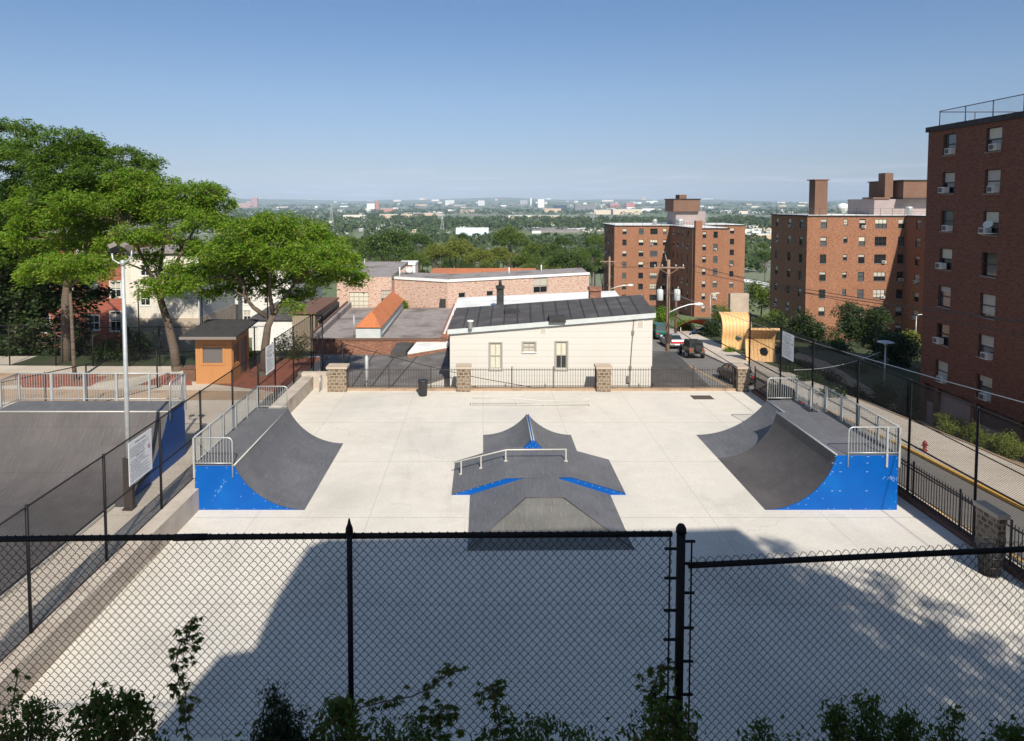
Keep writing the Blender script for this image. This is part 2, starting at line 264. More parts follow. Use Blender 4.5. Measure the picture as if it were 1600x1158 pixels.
leaf('creeper_leaf', [(.05, .11, .02), (.08, .15, .025), (.12, .18, .035), (.18, .12, .045)], .45)
leaf('conifer_leaf', [(.02, .04, .015), (.035, .055, .02)], .15)
leaf('far_leaf', [(.07, .11, .03), (.09, .13, .035), (.06, .095, .03), (.11, .15, .04)], .3)
# far plain: mottled green, fields and built-up ground
mat('plain', (.1, .14, .05), (.17, .19, .1), .004, .95, third=(.24, .23, .2), tscale=.0022, tlo=.52, thi=.6)
mat('hill_green', (.05, .085, .035), (.08, .11, .05), .004, .95)

# ---------------------------------------------------------------- mesh building
def uvs(me):
    n = len(me.polygons)
    if not n: return
    nl = len(me.loops)
    co = np.empty(len(me.vertices) * 3); me.vertices.foreach_get('co', co); co = co.reshape(-1, 3)
    vi = np.empty(nl, int); me.loops.foreach_get('vertex_index', vi)
    nr = np.empty(n * 3); me.polygons.foreach_get('normal', nr); nr = nr.reshape(-1, 3)
    lt = np.empty(n, int); me.polygons.foreach_get('loop_total', lt)
    N = np.repeat(nr, lt, axis=0); P = co[vi]
    hx = -N[:, 1]; hy = N[:, 0]; L = np.hypot(hx, hy) + 1e-9
    steep = np.abs(N[:, 2]) < .72
    u = np.where(steep, (P[:, 0] * hx + P[:, 1] * hy) / L, P[:, 0]); v = np.where(steep, P[:, 2], P[:, 1])
    l = me.uv_layers.new(name='UVMap'); l.data.foreach_set('uv', np.stack([u, v], 1).ravel())
class MB:
    def __init__(s): s.v = []; s.f = []; s.sm = []
    def face(s, pts, sm=False):
        b = len(s.v); s.v += [tuple(p) for p in pts]; s.f.append(tuple(range(b, b + len(pts)))); s.sm.append(sm)
    def box(s, x0, x1, y0, y1, z0, z1):
        b = len(s.v); s.v += [(x, y, z) for z in (z0, z1) for (x, y) in ((x0, y0), (x1, y0), (x1, y1), (x0, y1))]
        for q in ((0, 3, 2, 1), (4, 5, 6, 7), (0, 1, 5, 4), (1, 2, 6, 5), (2, 3, 7, 6), (3, 0, 4, 7)): s.f.append(tuple(b + i for i in q)); s.sm.append(False)
        return s
    def prism(s, poly, z0, z1):          # poly counter-clockwise; z0/z1 number or list per corner
        n = len(poly); z0 = z0 if hasattr(z0, '__len__') else [z0] * n; z1 = z1 if hasattr(z1, '__len__') else [z1] * n
        b = len(s.v); s.v += [(p[0], p[1], z) for p, z in zip(poly, z0)] + [(p[0], p[1], z) for p, z in zip(poly, z1)]
        s.f.append(tuple(b + i for i in reversed(range(n)))); s.f.append(tuple(b + n + i for i in range(n))); s.sm += [False, False]
        for i in range(n):
            j = (i + 1) % n; s.f.append((b + i, b + j, b + n + j, b + n + i)); s.sm.append(False)
        return s
    def extrude(s, poly, axis, a0, a1):  # poly in the other two axes; axis 0 (x) or 1 (y)
        n = len(poly); b = len(s.v)
        for a in (a0, a1):
            for p, q in poly: s.v.append((a, p, q) if axis == 0 else (p, a, q))
        s.f.append(tuple(b + i for i in range(n))); s.f.append(tuple(b + n + i for i in reversed(range(n)))); s.sm += [False, False]
        for i in range(n):
            j = (i + 1) % n; s.f.append((b + i, b + n + i, b + n + j, b + j)); s.sm.append(False)
        return s
    def tube(s, pts, r, n=6, caps=True):
        pts = [Vector(p) for p in pts]; m = len(pts); rr = r if hasattr(r, '__len__') else [r] * m
        t0 = (pts[1] - pts[0]).normalized(); ref = Vector((0, 0, 1)) if abs(t0.z) < .9 else Vector((1, 0, 0))
        a = t0.cross(ref).normalized(); b0 = len(s.v)
        for i, p in enumerate(pts):
            if i == 0: t = t0
            elif i == m - 1: t = (pts[i] - pts[i - 1]).normalized()
            else: t = ((pts[i] - pts[i - 1]).normalized() + (pts[i + 1] - pts[i]).normalized()).normalized()
            a = (a - t * a.dot(t)).normalized(); b = t.cross(a)
            for k in range(n):
                q = 2 * math.pi * (k + .5) / n; s.v.append(tuple(p + (a * math.cos(q) + b * math.sin(q)) * rr[i]))
        for i in range(m - 1):
            for k in range(n):
                k2 = (k + 1) % n; s.f.append((b0 + i * n + k, b0 + i * n + k2, b0 + (i + 1) * n + k2, b0 + (i + 1) * n + k)); s.sm.append(n > 4)
        if caps:
            s.f.append(tuple(b0 + k for k in reversed(range(n)))); s.f.append(tuple(b0 + (m - 1) * n + k for k in range(n))); s.sm += [False, False]
        return s
    def lathe(s, prof, c=(0, 0, 0), n=16, axis=2):   # prof: (r, h)
        b = len(s.v); m = len(prof)
        for r, h in prof:
            for k in range(n):
                q = 2 * math.pi * k / n; p = (r * math.cos(q), r * math.sin(q), h)
                if axis == 0: p = (h, p[0], p[1])
                if axis == 1: p = (p[1], h, p[0])
                s.v.append((p[0] + c[0], p[1] + c[1], p[2] + c[2]))
        for i in range(m - 1):
            for k in range(n):
                k2 = (k + 1) % n; s.f.append((b + i * n + k, b + i * n + k2, b + (i + 1) * n + k2, b + (i + 1) * n + k)); s.sm.append(True)
        s.f.append(tuple(b + k for k in reversed(range(n)))); s.f.append(tuple(b + (m - 1) * n + k for k in range(n))); s.sm += [False, False]
        return s
    def grid(s, P, sm=True):              # P[i][j] points
        b = len(s.v); a = len(P); c = len(P[0])
        for row in P: s.v += [tuple(p) for p in row]
        for i in range(a - 1):
            for j in range(c - 1): s.f.append((b + i * c + j, b + i * c + j + 1, b + (i + 1) * c + j + 1, b + (i + 1) * c + j)); s.sm.append(sm)
        return s
    def facade(s, O, ud, W, z0, z1, rects, dep=.14):   # wall with real openings and reveals; rects (u0,u1,za,zb)
        ud = Vector(ud); n = ud.cross(Vector((0, 0, 1))); O = Vector(O)
        us = sorted({0, W, *[r[0] for r in rects], *[r[1] for r in rects]}); zs = sorted({z0, z1, *[r[2] for r in rects], *[r[3] for r in rects]})
        P = lambda u, z, d=0: tuple(O + ud * u + Vector((0, 0, z)) - n * d)
        for i in range(len(us) - 1):
            for j in range(len(zs) - 1):
                cu = (us[i] + us[i + 1]) / 2; cz = (zs[j] + zs[j + 1]) / 2
                if any(r[0] < cu < r[1] and r[2] < cz < r[3] for r in rects): continue
                s.face([P(us[i], zs[j]), P(us[i + 1], zs[j]), P(us[i + 1], zs[j + 1]), P(us[i], zs[j + 1])])
        for a, b, c, d in rects:
            s.face([P(a, c), P(b, c), P(b, c, dep), P(a, c, dep)]); s.face([P(a, d, dep), P(b, d, dep), P(b, d), P(a, d)])
            s.face([P(a, c), P(a, c, dep), P(a, d, dep), P(a, d)]); s.face([P(b, c, dep), P(b, c), P(b, d), P(b, d, dep)])
        return s
    def mesh(s, name, m):
        me = bpy.data.meshes.new(name); me.from_pydata(s.v, [], s.f); me.update()
        me.polygons.foreach_set('use_smooth', s.sm)
        uvs(me); me.materials.append(M[m] if isinstance(m, str) else m); return me
    def build(s, name, m, parent=None, loc=None, rz=0):
        return ob(name, s.mesh(name, m), parent, loc, rz)
CH = {}
def ob(name, me, parent=None, loc=None, rz=0):
    o = bpy.data.objects.new(name, me); COL.objects.link(o)
    if parent: o.parent = parent; CH.setdefault(parent.name, []).append(o)
    if loc: o.location = loc
    o.rotation_euler.z = rz; return o
def tag(o, label, cat, group=None):
    o['label'] = label; o['category'] = cat
    if group: o['group'] = group
    return o
def thing(name, label, cat, loc=(0, 0, 0), rz=0, group=None):
    o = ob(name, None, None, loc, rz); o.empty_display_size = .1; return tag(o, label, cat, group)
def struct(o, kind='structure'): o['kind'] = kind; return o
def copy_tree(o, parent=None):
    c = o.copy(); COL.objects.link(c); c.parent = parent
    if parent: CH.setdefault(parent.name, []).append(c)
    for ch in CH.get(o.name, []): copy_tree(ch, c)
    return c
def dup(o, loc, rz=0, label=None, sc=None):
    c = copy_tree(o); c.location = loc; c.rotation_euler.z = rz
    if label: c['label'] = label
    if sc: c.scale = sc
    return c
# ---------------------------------------------------------------- terrain
ZR = [(-200, 6), (-20, 1.5), (0, 0), (20, -1.35), (28, -1.8), (36, -2.1), (50, -3.0), (69, -4.4), (85, -5.2), (107, -8.4), (170, -15.8), (260, -24), (450, -33), (700, -36), (30000, -36)]
def zr(Y): return float(np.interp(Y, [a for a, b in ZR], [b for a, b in ZR]))
def terr(X, Y):
    z = zr(Y) - .12
    if X < 16: z = min(z, -3.2) if Y > 0 else z
    if X < -11 and Y > 10:
        k = min(1, (-11 - X) / 2) * float(np.interp(Y, [10, 46, 62, 130], [1, 1, .35, 0]))
        z = z * (1 - k) + .1 * k
    if X > 26.3 and Y > 0: z -= min(2.1, (X - 26.3) * .36) * float(np.interp(Y, [0, 20, 50, 64], [1, 1, 1, 0]))
    if X > 36 and 40 < Y < 170: z += -2.2 * min(1, (X - 36) / 14) * float(np.interp(Y, [40, 70, 107, 170], [0, 1, 1, 0]))
    d = math.hypot(X, Y)
    if d > 5000:
        k = (d - 5000)
        z += 8 * math.sin(X / 900) * min(1, k / 3000) + min(1, k / 6500) * (100 + 28 * math.sin(X / 1500 + 1) + 22 * math.sin(X / 610 + 2) + 8 * math.sin(X / 270) + (30 if X < -1500 else 0))
    return z
xs = sorted({*np.arange(-60, 80, 2.0), *np.arange(-200, -60, 10.0), *np.arange(80, 220, 10.0), *[-s * x for s in (-1, 1) for x in (260, 320, 400, 500, 650, 800, 1000, 1300, 1600, 2000, 2500, 3000, 3600, 4300, 5000, 6000, 7000, 8500, 10000, 12000, 15000, 18000)]})
ys = [-60, -30, -10, -2, *np.arange(0, 180, 2.0), *np.arange(180, 400, 20.0), *np.arange(400, 1000, 75), *np.arange(1000, 14000, 400), 16000]
t = MB().grid([[(x, y, terr(x, y) if y < 13500 else terr(x, y) - 60) for x in xs] for y in ys], True)
struct(t.build('terrain', 'plain'))
# lawn and soil sheets near by
def sheet(name, m, x0, x1, y0, y1, f, off, n=14, kind='structure'):
    nx = max(2, int((x1 - x0) / 1.5)); ny = max(2, int((y1 - y0) / 1.5))
    o = MB().grid([[(x, y, f(x, y) + off) for x in np.linspace(x0, x1, nx)] for y in np.linspace(y0, y1, ny)]).build(name, m)
    return struct(o, kind)
road = lambda x, y: zr(y)
sheet('road', 'asphalt', 16.35, 22.5, 4, 190, road, 0)
o = MB(); 
for a in np.arange(4, 190, 3.0):
    b = a + 3; o.prism([(22.5, a), (22.75, a), (22.75, b), (22.5, b)], [zr(a) - .3, zr(a) - .3, zr(b) - .3, zr(b) - .3], [zr(a) + .14, zr(a) + .14, zr(b) + .14, zr(b) + .14])
struct(o.build('kerb', 'wall_concrete'))
o = MB()
for a in np.arange(17, 42, 3.0):
    b = a + 3; o.prism([(22.47, a), (22.62, a), (22.62, b), (22.47, b)], [zr(a) + .02, zr(a) + .02, zr(b) + .02, zr(b) + .02], [zr(a) + .15, zr(a) + .15, zr(b) + .15, zr(b) + .15])
struct(o.build('kerb_paint', 'yellow_paint'))
sheet('pavement', 'walk_concrete', 22.75, 26.2, 4, 120, road, .14)
sheet('side_pavement', 'asphalt', 14.6, 16.35, 42, 120, road, .03)
sheet('lawn', 'grass', 26.2, 60, 22, 106, lambda x, y: max(terr(x, y), -50), .16)
sheet('lawn_bed', 'dirt', 26.3, 31.9, 22, 48.5, lambda x, y: zr(y) - (x - 26.3) * .36, .14)
sheet('garden_path', 'dirt', 30.5, 32.5, 50, 100, lambda x, y: terr(x, y), .2)
# faded yellow centre lines and short crossing bars on the road
o = MB()
for x in (18.9,):
    for a in np.arange(14, 60, 3.0):
        b = a + 3; o.face([(x, a, zr(a) + .006), (x + .1, a, zr(a) + .006), (x + .1, b, zr(b) + .006), (x, b, zr(b) + .006)])
for i in range(4):
    x, y = 16.9 + i * .62, 21.9 + i * .12
    o.face([(x, y, zr(y) + .01), (x + .42, y + .06, zr(y) + .01), (x + .42, y + .5, zr(y + .45) + .01), (x, y + .44, zr(y + .44) + .01)])
struct(o.build('road_marking', 'yellow_paint'))

# ---------------------------------------------------------------- skate park floor, left terrace, near planting terrace
PX0, PX1 = -10.36, 16.3
struct(MB().prism([(PX0 - .3, 5.3), (PX1, 5.3), (PX1, 40.0), (PX0 - .3, 40.0)], -3.4, 0).build('park_floor', 'park_concrete'))
LZ = .74
struct(MB().prism([(-60, 8), (-10.98, 8), (-10.98, 45.5), (-60, 45.5)], -3, LZ).build('terrace', 'walk_concrete'))
tag(MB().prism([(-10.98, 8), (PX0, 8), (PX0 + .3, 39.9), (-10.98, 39.9)], -.5, LZ + .05).build('retaining_wall', 'wall_concrete'), 'low stained concrete retaining wall along the left edge of the park floor', 'retaining wall')
tag(MB().prism([(-10.98, 39.95), (-9.2, 39.95), (-9.2, 40.3), (-10.98, 40.3)], -.5, 1.0).build('end_wall', 'wall_concrete'), 'short concrete end wall in tree shade beside the far left stone pillar', 'wall')
struct(MB().prism([(-14, -6), (26, -6), (26, 4.9), (-14, 4.9)], -3, 6.2).build('planting_terrace', 'dirt'))
tag(MB().prism([(-14, 4.9), (26, 4.9), (26, 5.28), (-14, 5.28)], -3, 6.3).build('terrace_wall', 'wall_concrete'), 'high concrete wall holding the planting bed under the nearest fence', 'retaining wall')
# mulch beds, dirt strips on the left terrace
def flat(name, m, pts, z, kind='structure'):
    b = MB(); b.face([(x, y, z) for x, y in pts]); return struct(b.build(name, m), kind)
flat('dirt_strip', 'dirt', [G(0, 628, LZ), G(310, 625, LZ), G(440, 625, LZ), G(440, 612, LZ), G(300, 610, LZ), G(0, 608, LZ)], LZ + .006)
flat('dirt_bed', 'dirt', [G(-60, 604, LZ), G(140, 600, LZ), G(250, 583, LZ), G(-60, 583, LZ)], LZ + .006)
flat('mulch_bed', 'mulch', [G(216, 602, LZ), G(300, 602, LZ), G(298, 583, LZ), G(262, 583, LZ)], LZ + .01)
flat('mulch_bed', 'mulch', [G(35, 606, LZ), G(90, 606, LZ), G(160, 584, LZ), G(20, 586, LZ)], LZ + .012)
flat('mulch_bed', 'mulch', [G(90, 604, LZ), G(140, 604, LZ), G(170, 588, LZ), G(112, 588, LZ)], LZ + .014)
flat('mulch_bed', 'mulch', [(-16, 38.6), (-10.8, 36.5), (-10.8, 45), (-16, 45)], LZ + .012)
flat('grass_strip', 'grass', [(-30, 42.8), (-16, 42.8), (-16, 45.4), (-30, 45.4)], LZ + .02)
sheet('back_yard', 'grass', -40, -12, 45.6, 64, lambda x, y: terr(x, y), .1)
sheet('service_yard', 'asphalt', -11.8, 16.2, 41, 110, lambda x, y: terr(x, y), .1)

# ---------------------------------------------------------------- bolts and scuffs on a panel that faces the camera
def bolts(parent, pts, Y):
    b = MB()
    for x, z in pts: b.lathe([(.012, 0), (.012, .008)], (x, Y - .008, z), 6, axis=1)
    return b.build('bolt_heads', 'white_bolt', parent)
def arc(x_toe, x_cop, h, n=26):
    L = abs(x_cop - x_toe); Rr = (L * L + h * h) / (2 * h); sgn = 1 if x_cop > x_toe else -1
    a1 = math.asin(min(1, L / Rr)); return [(x_toe + sgn * Rr * math.sin(a1 * i / n), Rr * (1 - math.cos(a1 * i / n)), Rr * a1 * i / n) for i in range(n + 1)]
def skate_grid(curve, y0, y1, name, m, parent, flip=False, off=.012):
    b = MB(); ys_ = np.linspace(y0, y1, 5)
    P = [[(x, y, z + off) for y in (ys_ if not flip else ys_[::-1])] for x, z, s_ in curve]
    b.grid(P); return b.build(name, m, parent)
def guard(parent, p0, p1, zb, h, posts, name='guard_rail', round_end=None, drop=.0, flatpost=(), gap=.105, r=.026, zb2=None):
    """railing from p0 to p1: rails, pickets and posts as one part; round_end 1 = rounded corner at p1, 0 = at p0"""
    p0 = Vector((*p0, zb)); p1 = Vector((*p1, zb if zb2 is None else zb2)); d = p1 - p0; L = d.length; u = d / L; Z = Vector((0, 0, 1)); b = MB()
    at = lambda s_, z_: p0 + u * s_ + Z * z_
    c = .16; top = []
    if round_end == 0: top = [at(0, -drop), at(0, h - c)] + [at(c - c * math.cos(a), h - c + c * math.sin(a)) for a in np.linspace(.2, 1.57, 5)] + [at(L, h)]
    elif round_end == 1: top = [at(0, h)] + [at(L - c + c * math.sin(a), h - c + c * math.cos(a)) for a in np.linspace(0, 1.37, 5)] + [at(L, h - c), at(L, -drop)]
    else: top = [at(0, h), at(L, h)]
    b.tube(top, r, 7); b.tube([at(0, .1), at(L, .1)], r * .8, 6)
    o = b.build(name, 'galvanised', parent)
    b = MB(); n = max(1, int(L / gap))
    for i in range(1, n):
        s_ = L * i / n; zt = h
        if round_end == 0 and s_ < c: zt = h - c + math.sqrt(max(0, c * c - (c - s_) ** 2))
        if round_end == 1 and L - s_ < c: zt = h - c + math.sqrt(max(0, c * c - (c - (L - s_)) ** 2))
        b.tube([at(s_, .1), at(s_, zt)], .0095, 5, False)
    b.build('picket', 'galvanised', o)
    for s_ in posts: q = at(s_, 0); MB().box(q.x - .035, q.x + .035, q.y - .035, q.y + .035, q.z - drop, q.z + h).build('post', 'galvanised', o)
    return o

# ---- left quarter pipe
YN, YF = 24.0, 30.8; LX, LC, LT, LH = -10.34, -8.92, -6.42, 1.62
q = thing('quarter_pipe', 'grey quarter pipe with bright blue side panel against the low left wall', 'skate ramp', (0, 0, 0))
cur = arc(LT, LC, LH)
prof = [(LX, 0), (LX, LH)] + [(x, z) for x, z, _ in reversed(cur)]
prof = [(x, max(z, .0)) for x, z in prof]
MB().extrude(prof[::-1], 1, YN + .02, YF - .02).build('frame', 'blue_panel', q)
MB().extrude(prof[::-1], 1, YN - .005, YN + .015).build('side_panel', 'blue_panel', q)
skate_grid(cur, YN, YF, 'riding_surface', 'skate_surface', q, False)
MB().box(LX, LC - .03, YN, YF, LH, LH + .02).build('platform', 'skate_surface', q)
MB().tube([(LC, YN - .01, LH + .02), (LC, YF + .01, LH + .02)], .03, 8).build('coping', 'pale_steel', q)
pts = [(x - .02, z - .05) for x, z, _ in cur[4::4]] + [(LX + .05, z) for z in (.1, .55, 1.0, 1.45)] + [(x, .05) for x in np.arange(LX + .3, -7, .6)] + [(-9.6, .7), (-9.3, 1.1), (-8.7, .5), (-9.9, 1.55), (-9.2, 1.55)]
bolts(q, pts, YN)
b = MB()
for i in range(26):
    t_ = rnd.gauss(0, 1); x = -9.45 + t_ * .12 + rnd.uniform(-.05, .05); z = .78 + t_ * .16 + rnd.uniform(-.05, .05); a = rnd.uniform(.005, .018)
    b.face([(x, YN - .009, z), (x + a, YN - .009, z + a * .3), (x + a * 2.4, YN - .009, z + a * 3), (x + a, YN - .009, z + a * 2)])
b.build('scuff_mark', 'scuff_white', q)
guard(q, (LX, YN - .03), (LC - .05, YN - .03), LH, 1.03, [0], round_end=1, drop=.42)
guard(q, (LX, YN), (LX, YF), LH, 1.03, list(np.arange(0, 6.9, 1.36)))
guard(q, (LX, YF + .03), (LC - .05, YF + .03), LH, 1.03, [0], round_end=1, drop=.1)

# ---- right quarter pipe: tall near section, lower far section
q = thing('quarter_pipe', 'wide two level grey quarter pipe with bright blue end beside the right fence', 'skate ramp')
RXB, RT = 14.87, 10.14; c1 = arc(RT, 12.65, 2.0); YM = 29.0; YE = 31.95; c2 = arc(RT, 13.46, 1.66)
def rprof(c, h): return [(x, z) for x, z, _ in c] + [(RXB, h), (RXB, 0)]
MB().extrude(rprof(c1, 2.0), 1, YN + .02, YM).build('frame', 'navy_panel', q)
MB().extrude(rprof(c1, 2.0), 1, YN - .005, YN + .015).build('side_panel', 'blue_panel', q)
MB().extrude(rprof(c2, 1.66), 1, YM + .002, YE - .02).build('far_frame', 'navy_panel', q)
MB().extrude(rprof(c2, 1.66), 1, YE - .015, YE).build('end_panel', 'blue_panel', q)
skate_grid(c1, YN, YM, 'riding_surface', 'brown_surface', q, True)
skate_grid(c2, YM, YE, 'far_riding_surface', 'skate_surface', q, True)
MB().box(12.68, RXB, YN, YM, 2.0, 2.02).build('platform', 'skate_surface', q)
MB().prism([(13.49, YM + .55), (RXB, YM + .55), (RXB, YE), (13.49, YE)], 1.66, 1.68).build('far_platform', 'skate_surface', q)
b = MB(); b.face([(12.7, YM, 2.018), (RXB, YM, 2.018), (RXB, YM + .55, 1.683), (13.3, YM + .55, 1.683)][::-1]); b.face([(12.7, YM, 2.0), (13.3, YM + .55, 1.67), (13.46, YM + .4, 1.6), (12.9, YM, 1.4)]); b.build('platform_step', 'skate_surface', q)
MB().tube([(12.65, YN - .01, 2.02), (12.65, YM + .01, 2.02)], .032, 8).build('coping', 'galvanised', q)
MB().tube([(13.46, YM + .4, 1.68), (13.46, YE + .01, 1.68)], .03, 8).build('coping', 'galvanised', q)
pts = [(x + .03, z - .06) for x, z, _ in c1[6::3]] + [(x, .05) for x in (12.4, 12.6, 13.2, 13.75, 14.6)]
for z in (.7, 1.4, 1.72): pts += [(12.5, z), (12.54, z), (12.78, z), (12.82, z), (13.74, z), (13.78, z)]
pts += [(12.2, .42), (11.6, .2), (12.6, 1.95), (13.2, 1.95), (13.75, 1.95), (13.8, 1.95), (14.3, 1.95)] + [(14.82, z) for z in (.3, .7, 1.1, 1.5, 1.9)]
bolts(q, pts, YN)
b = MB()
for i in range(30):
    x = 14.6 + rnd.gauss(0, .1); z = 1.15 + rnd.gauss(0, .04); a = rnd.uniform(.008, .02)
    b.face([(x, YN - .009, z), (x + a, YN - .009, z), (x + a * 1.3, YN - .009, z + a * 2.2), (x + a * .2, YN - .009, z + a * 2)])
b.build('scuff_mark', 'scuff_white', q)
guard(q, (13.05, YN - .03), (RXB, YN - .03), 2.0, 1.03, [1.38, RXB - 13.05], round_end=0, drop=.42)
guard(q, (RXB, YN), (RXB, YM + .3), 2.0, 1.03, list(np.arange(0, 5.4, 1.3)))
guard(q, (RXB, YM + .3), (RXB, YE), 1.68, 1.0, [0, 1.3, 2.62])
guard(q, (13.5, YE + .03), (RXB, YE + .03), 1.68, 1.05, [RXB - 13.5], round_end=0, drop=.05)

# ---- far-left mini ramp on the terrace (faces the camera)
q = thing('mini_ramp', 'wide dark grey ramp with blue side and back railing on the left terrace', 'skate ramp')
MX0, MX1, MB_, MC, MZ = -18.95, -12.2, 27.5, 26.05, 2.93
h = MZ - LZ; cur = arc(22.6, MC, h)
poly = [(y, z + LZ) for y, z, _ in cur] + [(MB_, MZ), (MB_, LZ - .0)]
MB().extrude(poly, 0, MX0 + .02, MX1 - .02).build('frame', 'navy_panel', q)
MB().extrude(poly, 0, MX1 - .015, MX1).build('side_panel', 'blue_panel', q)
b = MB(); b.grid([[(x, y, z + LZ + .012) for x in np.linspace(MX0, MX1, 6)] for y, z, _ in cur]); b.build('riding_surface', 'brown_surface', q)
MB().box(MX0, MX1, MC + .03, MB_, MZ, MZ + .02).build('platform', 'skate_surface', q)
MB().tube([(MX0, MC, MZ + .02), (MX1, MC, MZ + .02)], .03, 8).build('coping', 'pale_steel', q)
MB().box(-26, MX1 - .3, 9, 22.6, LZ - .05, LZ + .014).build('flat_bottom', 'brown_surface', q)
MB().box(MX1 - .3, MX1 - .25, 9, 22.6, LZ - .05, LZ + .1).build('edge_trim', 'pale_steel', q)
guard(q, (MX0, MB_ + .02), (MX1, MB_ + .02), MZ, 1.15, list(np.arange(0, 6.8, 1.33)))
guard(q, (MX1 + .03, MB_), (MX1 + .03, MC + .1), MZ, 1.15, [0], round_end=1, drop=.35)
guard(q, (MX0, MC - .6), (MX0, MB_), MZ, 1.15, [1.0])

# ---- central fun box: front pyramid, cross banks, rear spine
q = thing('fun_box', 'grey cross shaped fun box with curved spine and blue side panels mid park', 'skate obstacle')
H5 = .64
FY0, FYB = 21.1, 25.25; FX0, FX1 = -.5, 4.8; TX0, TX1, TY = 1.5, 2.83, 23.55
b = MB()
b.face([(FX0, FY0, .012), (TX0, TY, H5), (TX0, FYB, H5), (FX0, FYB, .012)])
b.face([(FX1, FY0 + .05, .012), (FX1, FYB + .1, .012), (TX1, FYB + .1, H5), (TX1, TY, H5)])
b.face([(TX0, TY, H5), (TX1, TY, H5), (TX1, FYB + .1, H5), (TX0, FYB, H5)])
b.build('side_banks', 'skate_surface', q)
b = MB(); b.face([(FX0, FY0, .012), (FX1, FY0 + .05, .012), (TX1, TY, H5), (TX0, TY, H5)]); b.build('front_bank', 'worn_surface', q)
b = MB()
for p in (((FX0, FY0, .02), (TX0, TY, H5 + .006)), ((TX0, TY, H5 + .006), (TX1, TY, H5 + .006)), ((TX1, TY, H5 + .006), (FX1, FY0 + .05, .02))): b.tube(p, .022, 5)
b.build('hip_seam', 'brown_surface', q)
CY0, CY1 = FYB, 28.6; A0, A1, B0, B1 = -1.2, .85, 3.35, 5.4
MB().extrude([(A0, 0), (B1, 0), (B0, H5 - .012), (A1, H5 - .012)], 1, CY0 + .002, CY1).build('side_panel', 'blue_panel', q)
b = MB()
b.face([(A0, CY0, .012), (A1, CY0, H5), (A1, CY1, H5), (A0, CY1, .012)]); b.face([(B0, CY0 + .1, H5), (B1, CY0 + .15, .012), (B1, CY1 + .2, .012), (B0, CY1, H5)])
b.face([(A1, CY0 - .002, H5 + .002), (B0, CY0 + .1, H5 + .002), (B0, CY1, H5 + .002), (A1, CY1, H5 + .002)]); b.build('cross_banks', 'skate_surface', q)
bolts(q, [(A0 + .2 + i * .27, .05 + i * .081) for i in range(7)] + [(B1 - .2 - i * .27, .05 + i * .081) for i in range(7)], CY0)
# spine
SY0, SY1, SX, SH = 28.6, 31.95, 2.1, .98
sl_ = arc(0.0, SX - .05, SH, 14); sr_ = arc(4.17, SX + .05, SH, 14)
poly = [(x, z) for x, z, _ in sl_] + [(x, z) for x, z, _ in reversed(sr_)]
MB().extrude(poly[::-1], 1, SY0 - .2, SY1 - .02).build('spine_frame', 'blue_panel', q)
for c, fl in ((sl_, True), (sr_, False)):
    b = MB(); P = [[(x, y, z + .012) for y in ((SY0, SY1) if fl else (SY1, SY0))] for x, z, _ in c]; b.grid(P[::1]); b.build('spine_surface', 'skate_surface', q)
b = MB(); b.tube([(SX - .05, SY0 - .22, SH + .02), (SX - .05, SY1, SH + .02)], .025, 7); b.tube([(SX + .05, SY0 - .22, SH + .02), (SX + .05, SY1, SH + .02)], .025, 7); b.build('coping', 'galvanised', q)
bolts(q, [(SX, SH - .06), (SX - .12, SH - .2), (SX + .12, SH - .2), (SX - .24, H5 + .05), (SX + .24, H5 + .05), (SX, H5 + .05)], SY0 - .2)
# grind rail across the box
g = thing('grind_rail', 'white kinked grind rail standing on top of the fun box', 'grind rail')
RY = 27.0; b = MB()
pa = AY(709, 723, RY); pb = AY(791, 703, RY); pc = AY(885.5, 702.5, RY)
b.tube([(pa[0], RY, pa[1]), (pb[0], RY, pb[1]), (pc[0], RY + .02, pc[1])], .03, 7); b.build('rail', 'pale_steel', g)
for x_, zt in ((pa[0] + .3, None), (pa[0] + 1.1, None), (pb[0] - .02, pb[1]), (pc[0] - .03, pc[1])):
    if zt is None: k = (x_ - pa[0]) / (pb[0] - pa[0]); zt = pa[1] * (1 - k) + pb[1] * k
    zb = max(0, min(H5, (x_ - A0) / (A1 - A0) * H5))
    MB().box(x_ - .025, x_ + .025, RY - .025, RY + .025, zb, zt).box(x_ - .07, x_ + .07, RY - .07, RY + .07, zb - .06, zb + .02).build('post', 'pale_steel', g)
g = thing('grind_rail', 'long low kinked flat rail on the concrete before the far fence', 'grind rail')
RY = 36.6; P = [AY(a, b_, RY) for a, b_ in ((737, 622), (809, 622.6), (850, 626.5), (921.5, 627))]
MB().tube([(x, RY, z) for x, z in P], .022, 6).build('rail', 'pale_steel', g)
MB().tube([(P[0][0], RY, .1), (P[3][0], RY, .1)], .016, 5).build('lower_rail', 'pale_steel', g)
for x, z in P: MB().box(x - .02, x + .02, RY - .02, RY + .02, 0, z).box(x - .06, x + .06, RY - .2, RY + .1, 0, .02).build('post', 'pale_steel', g)
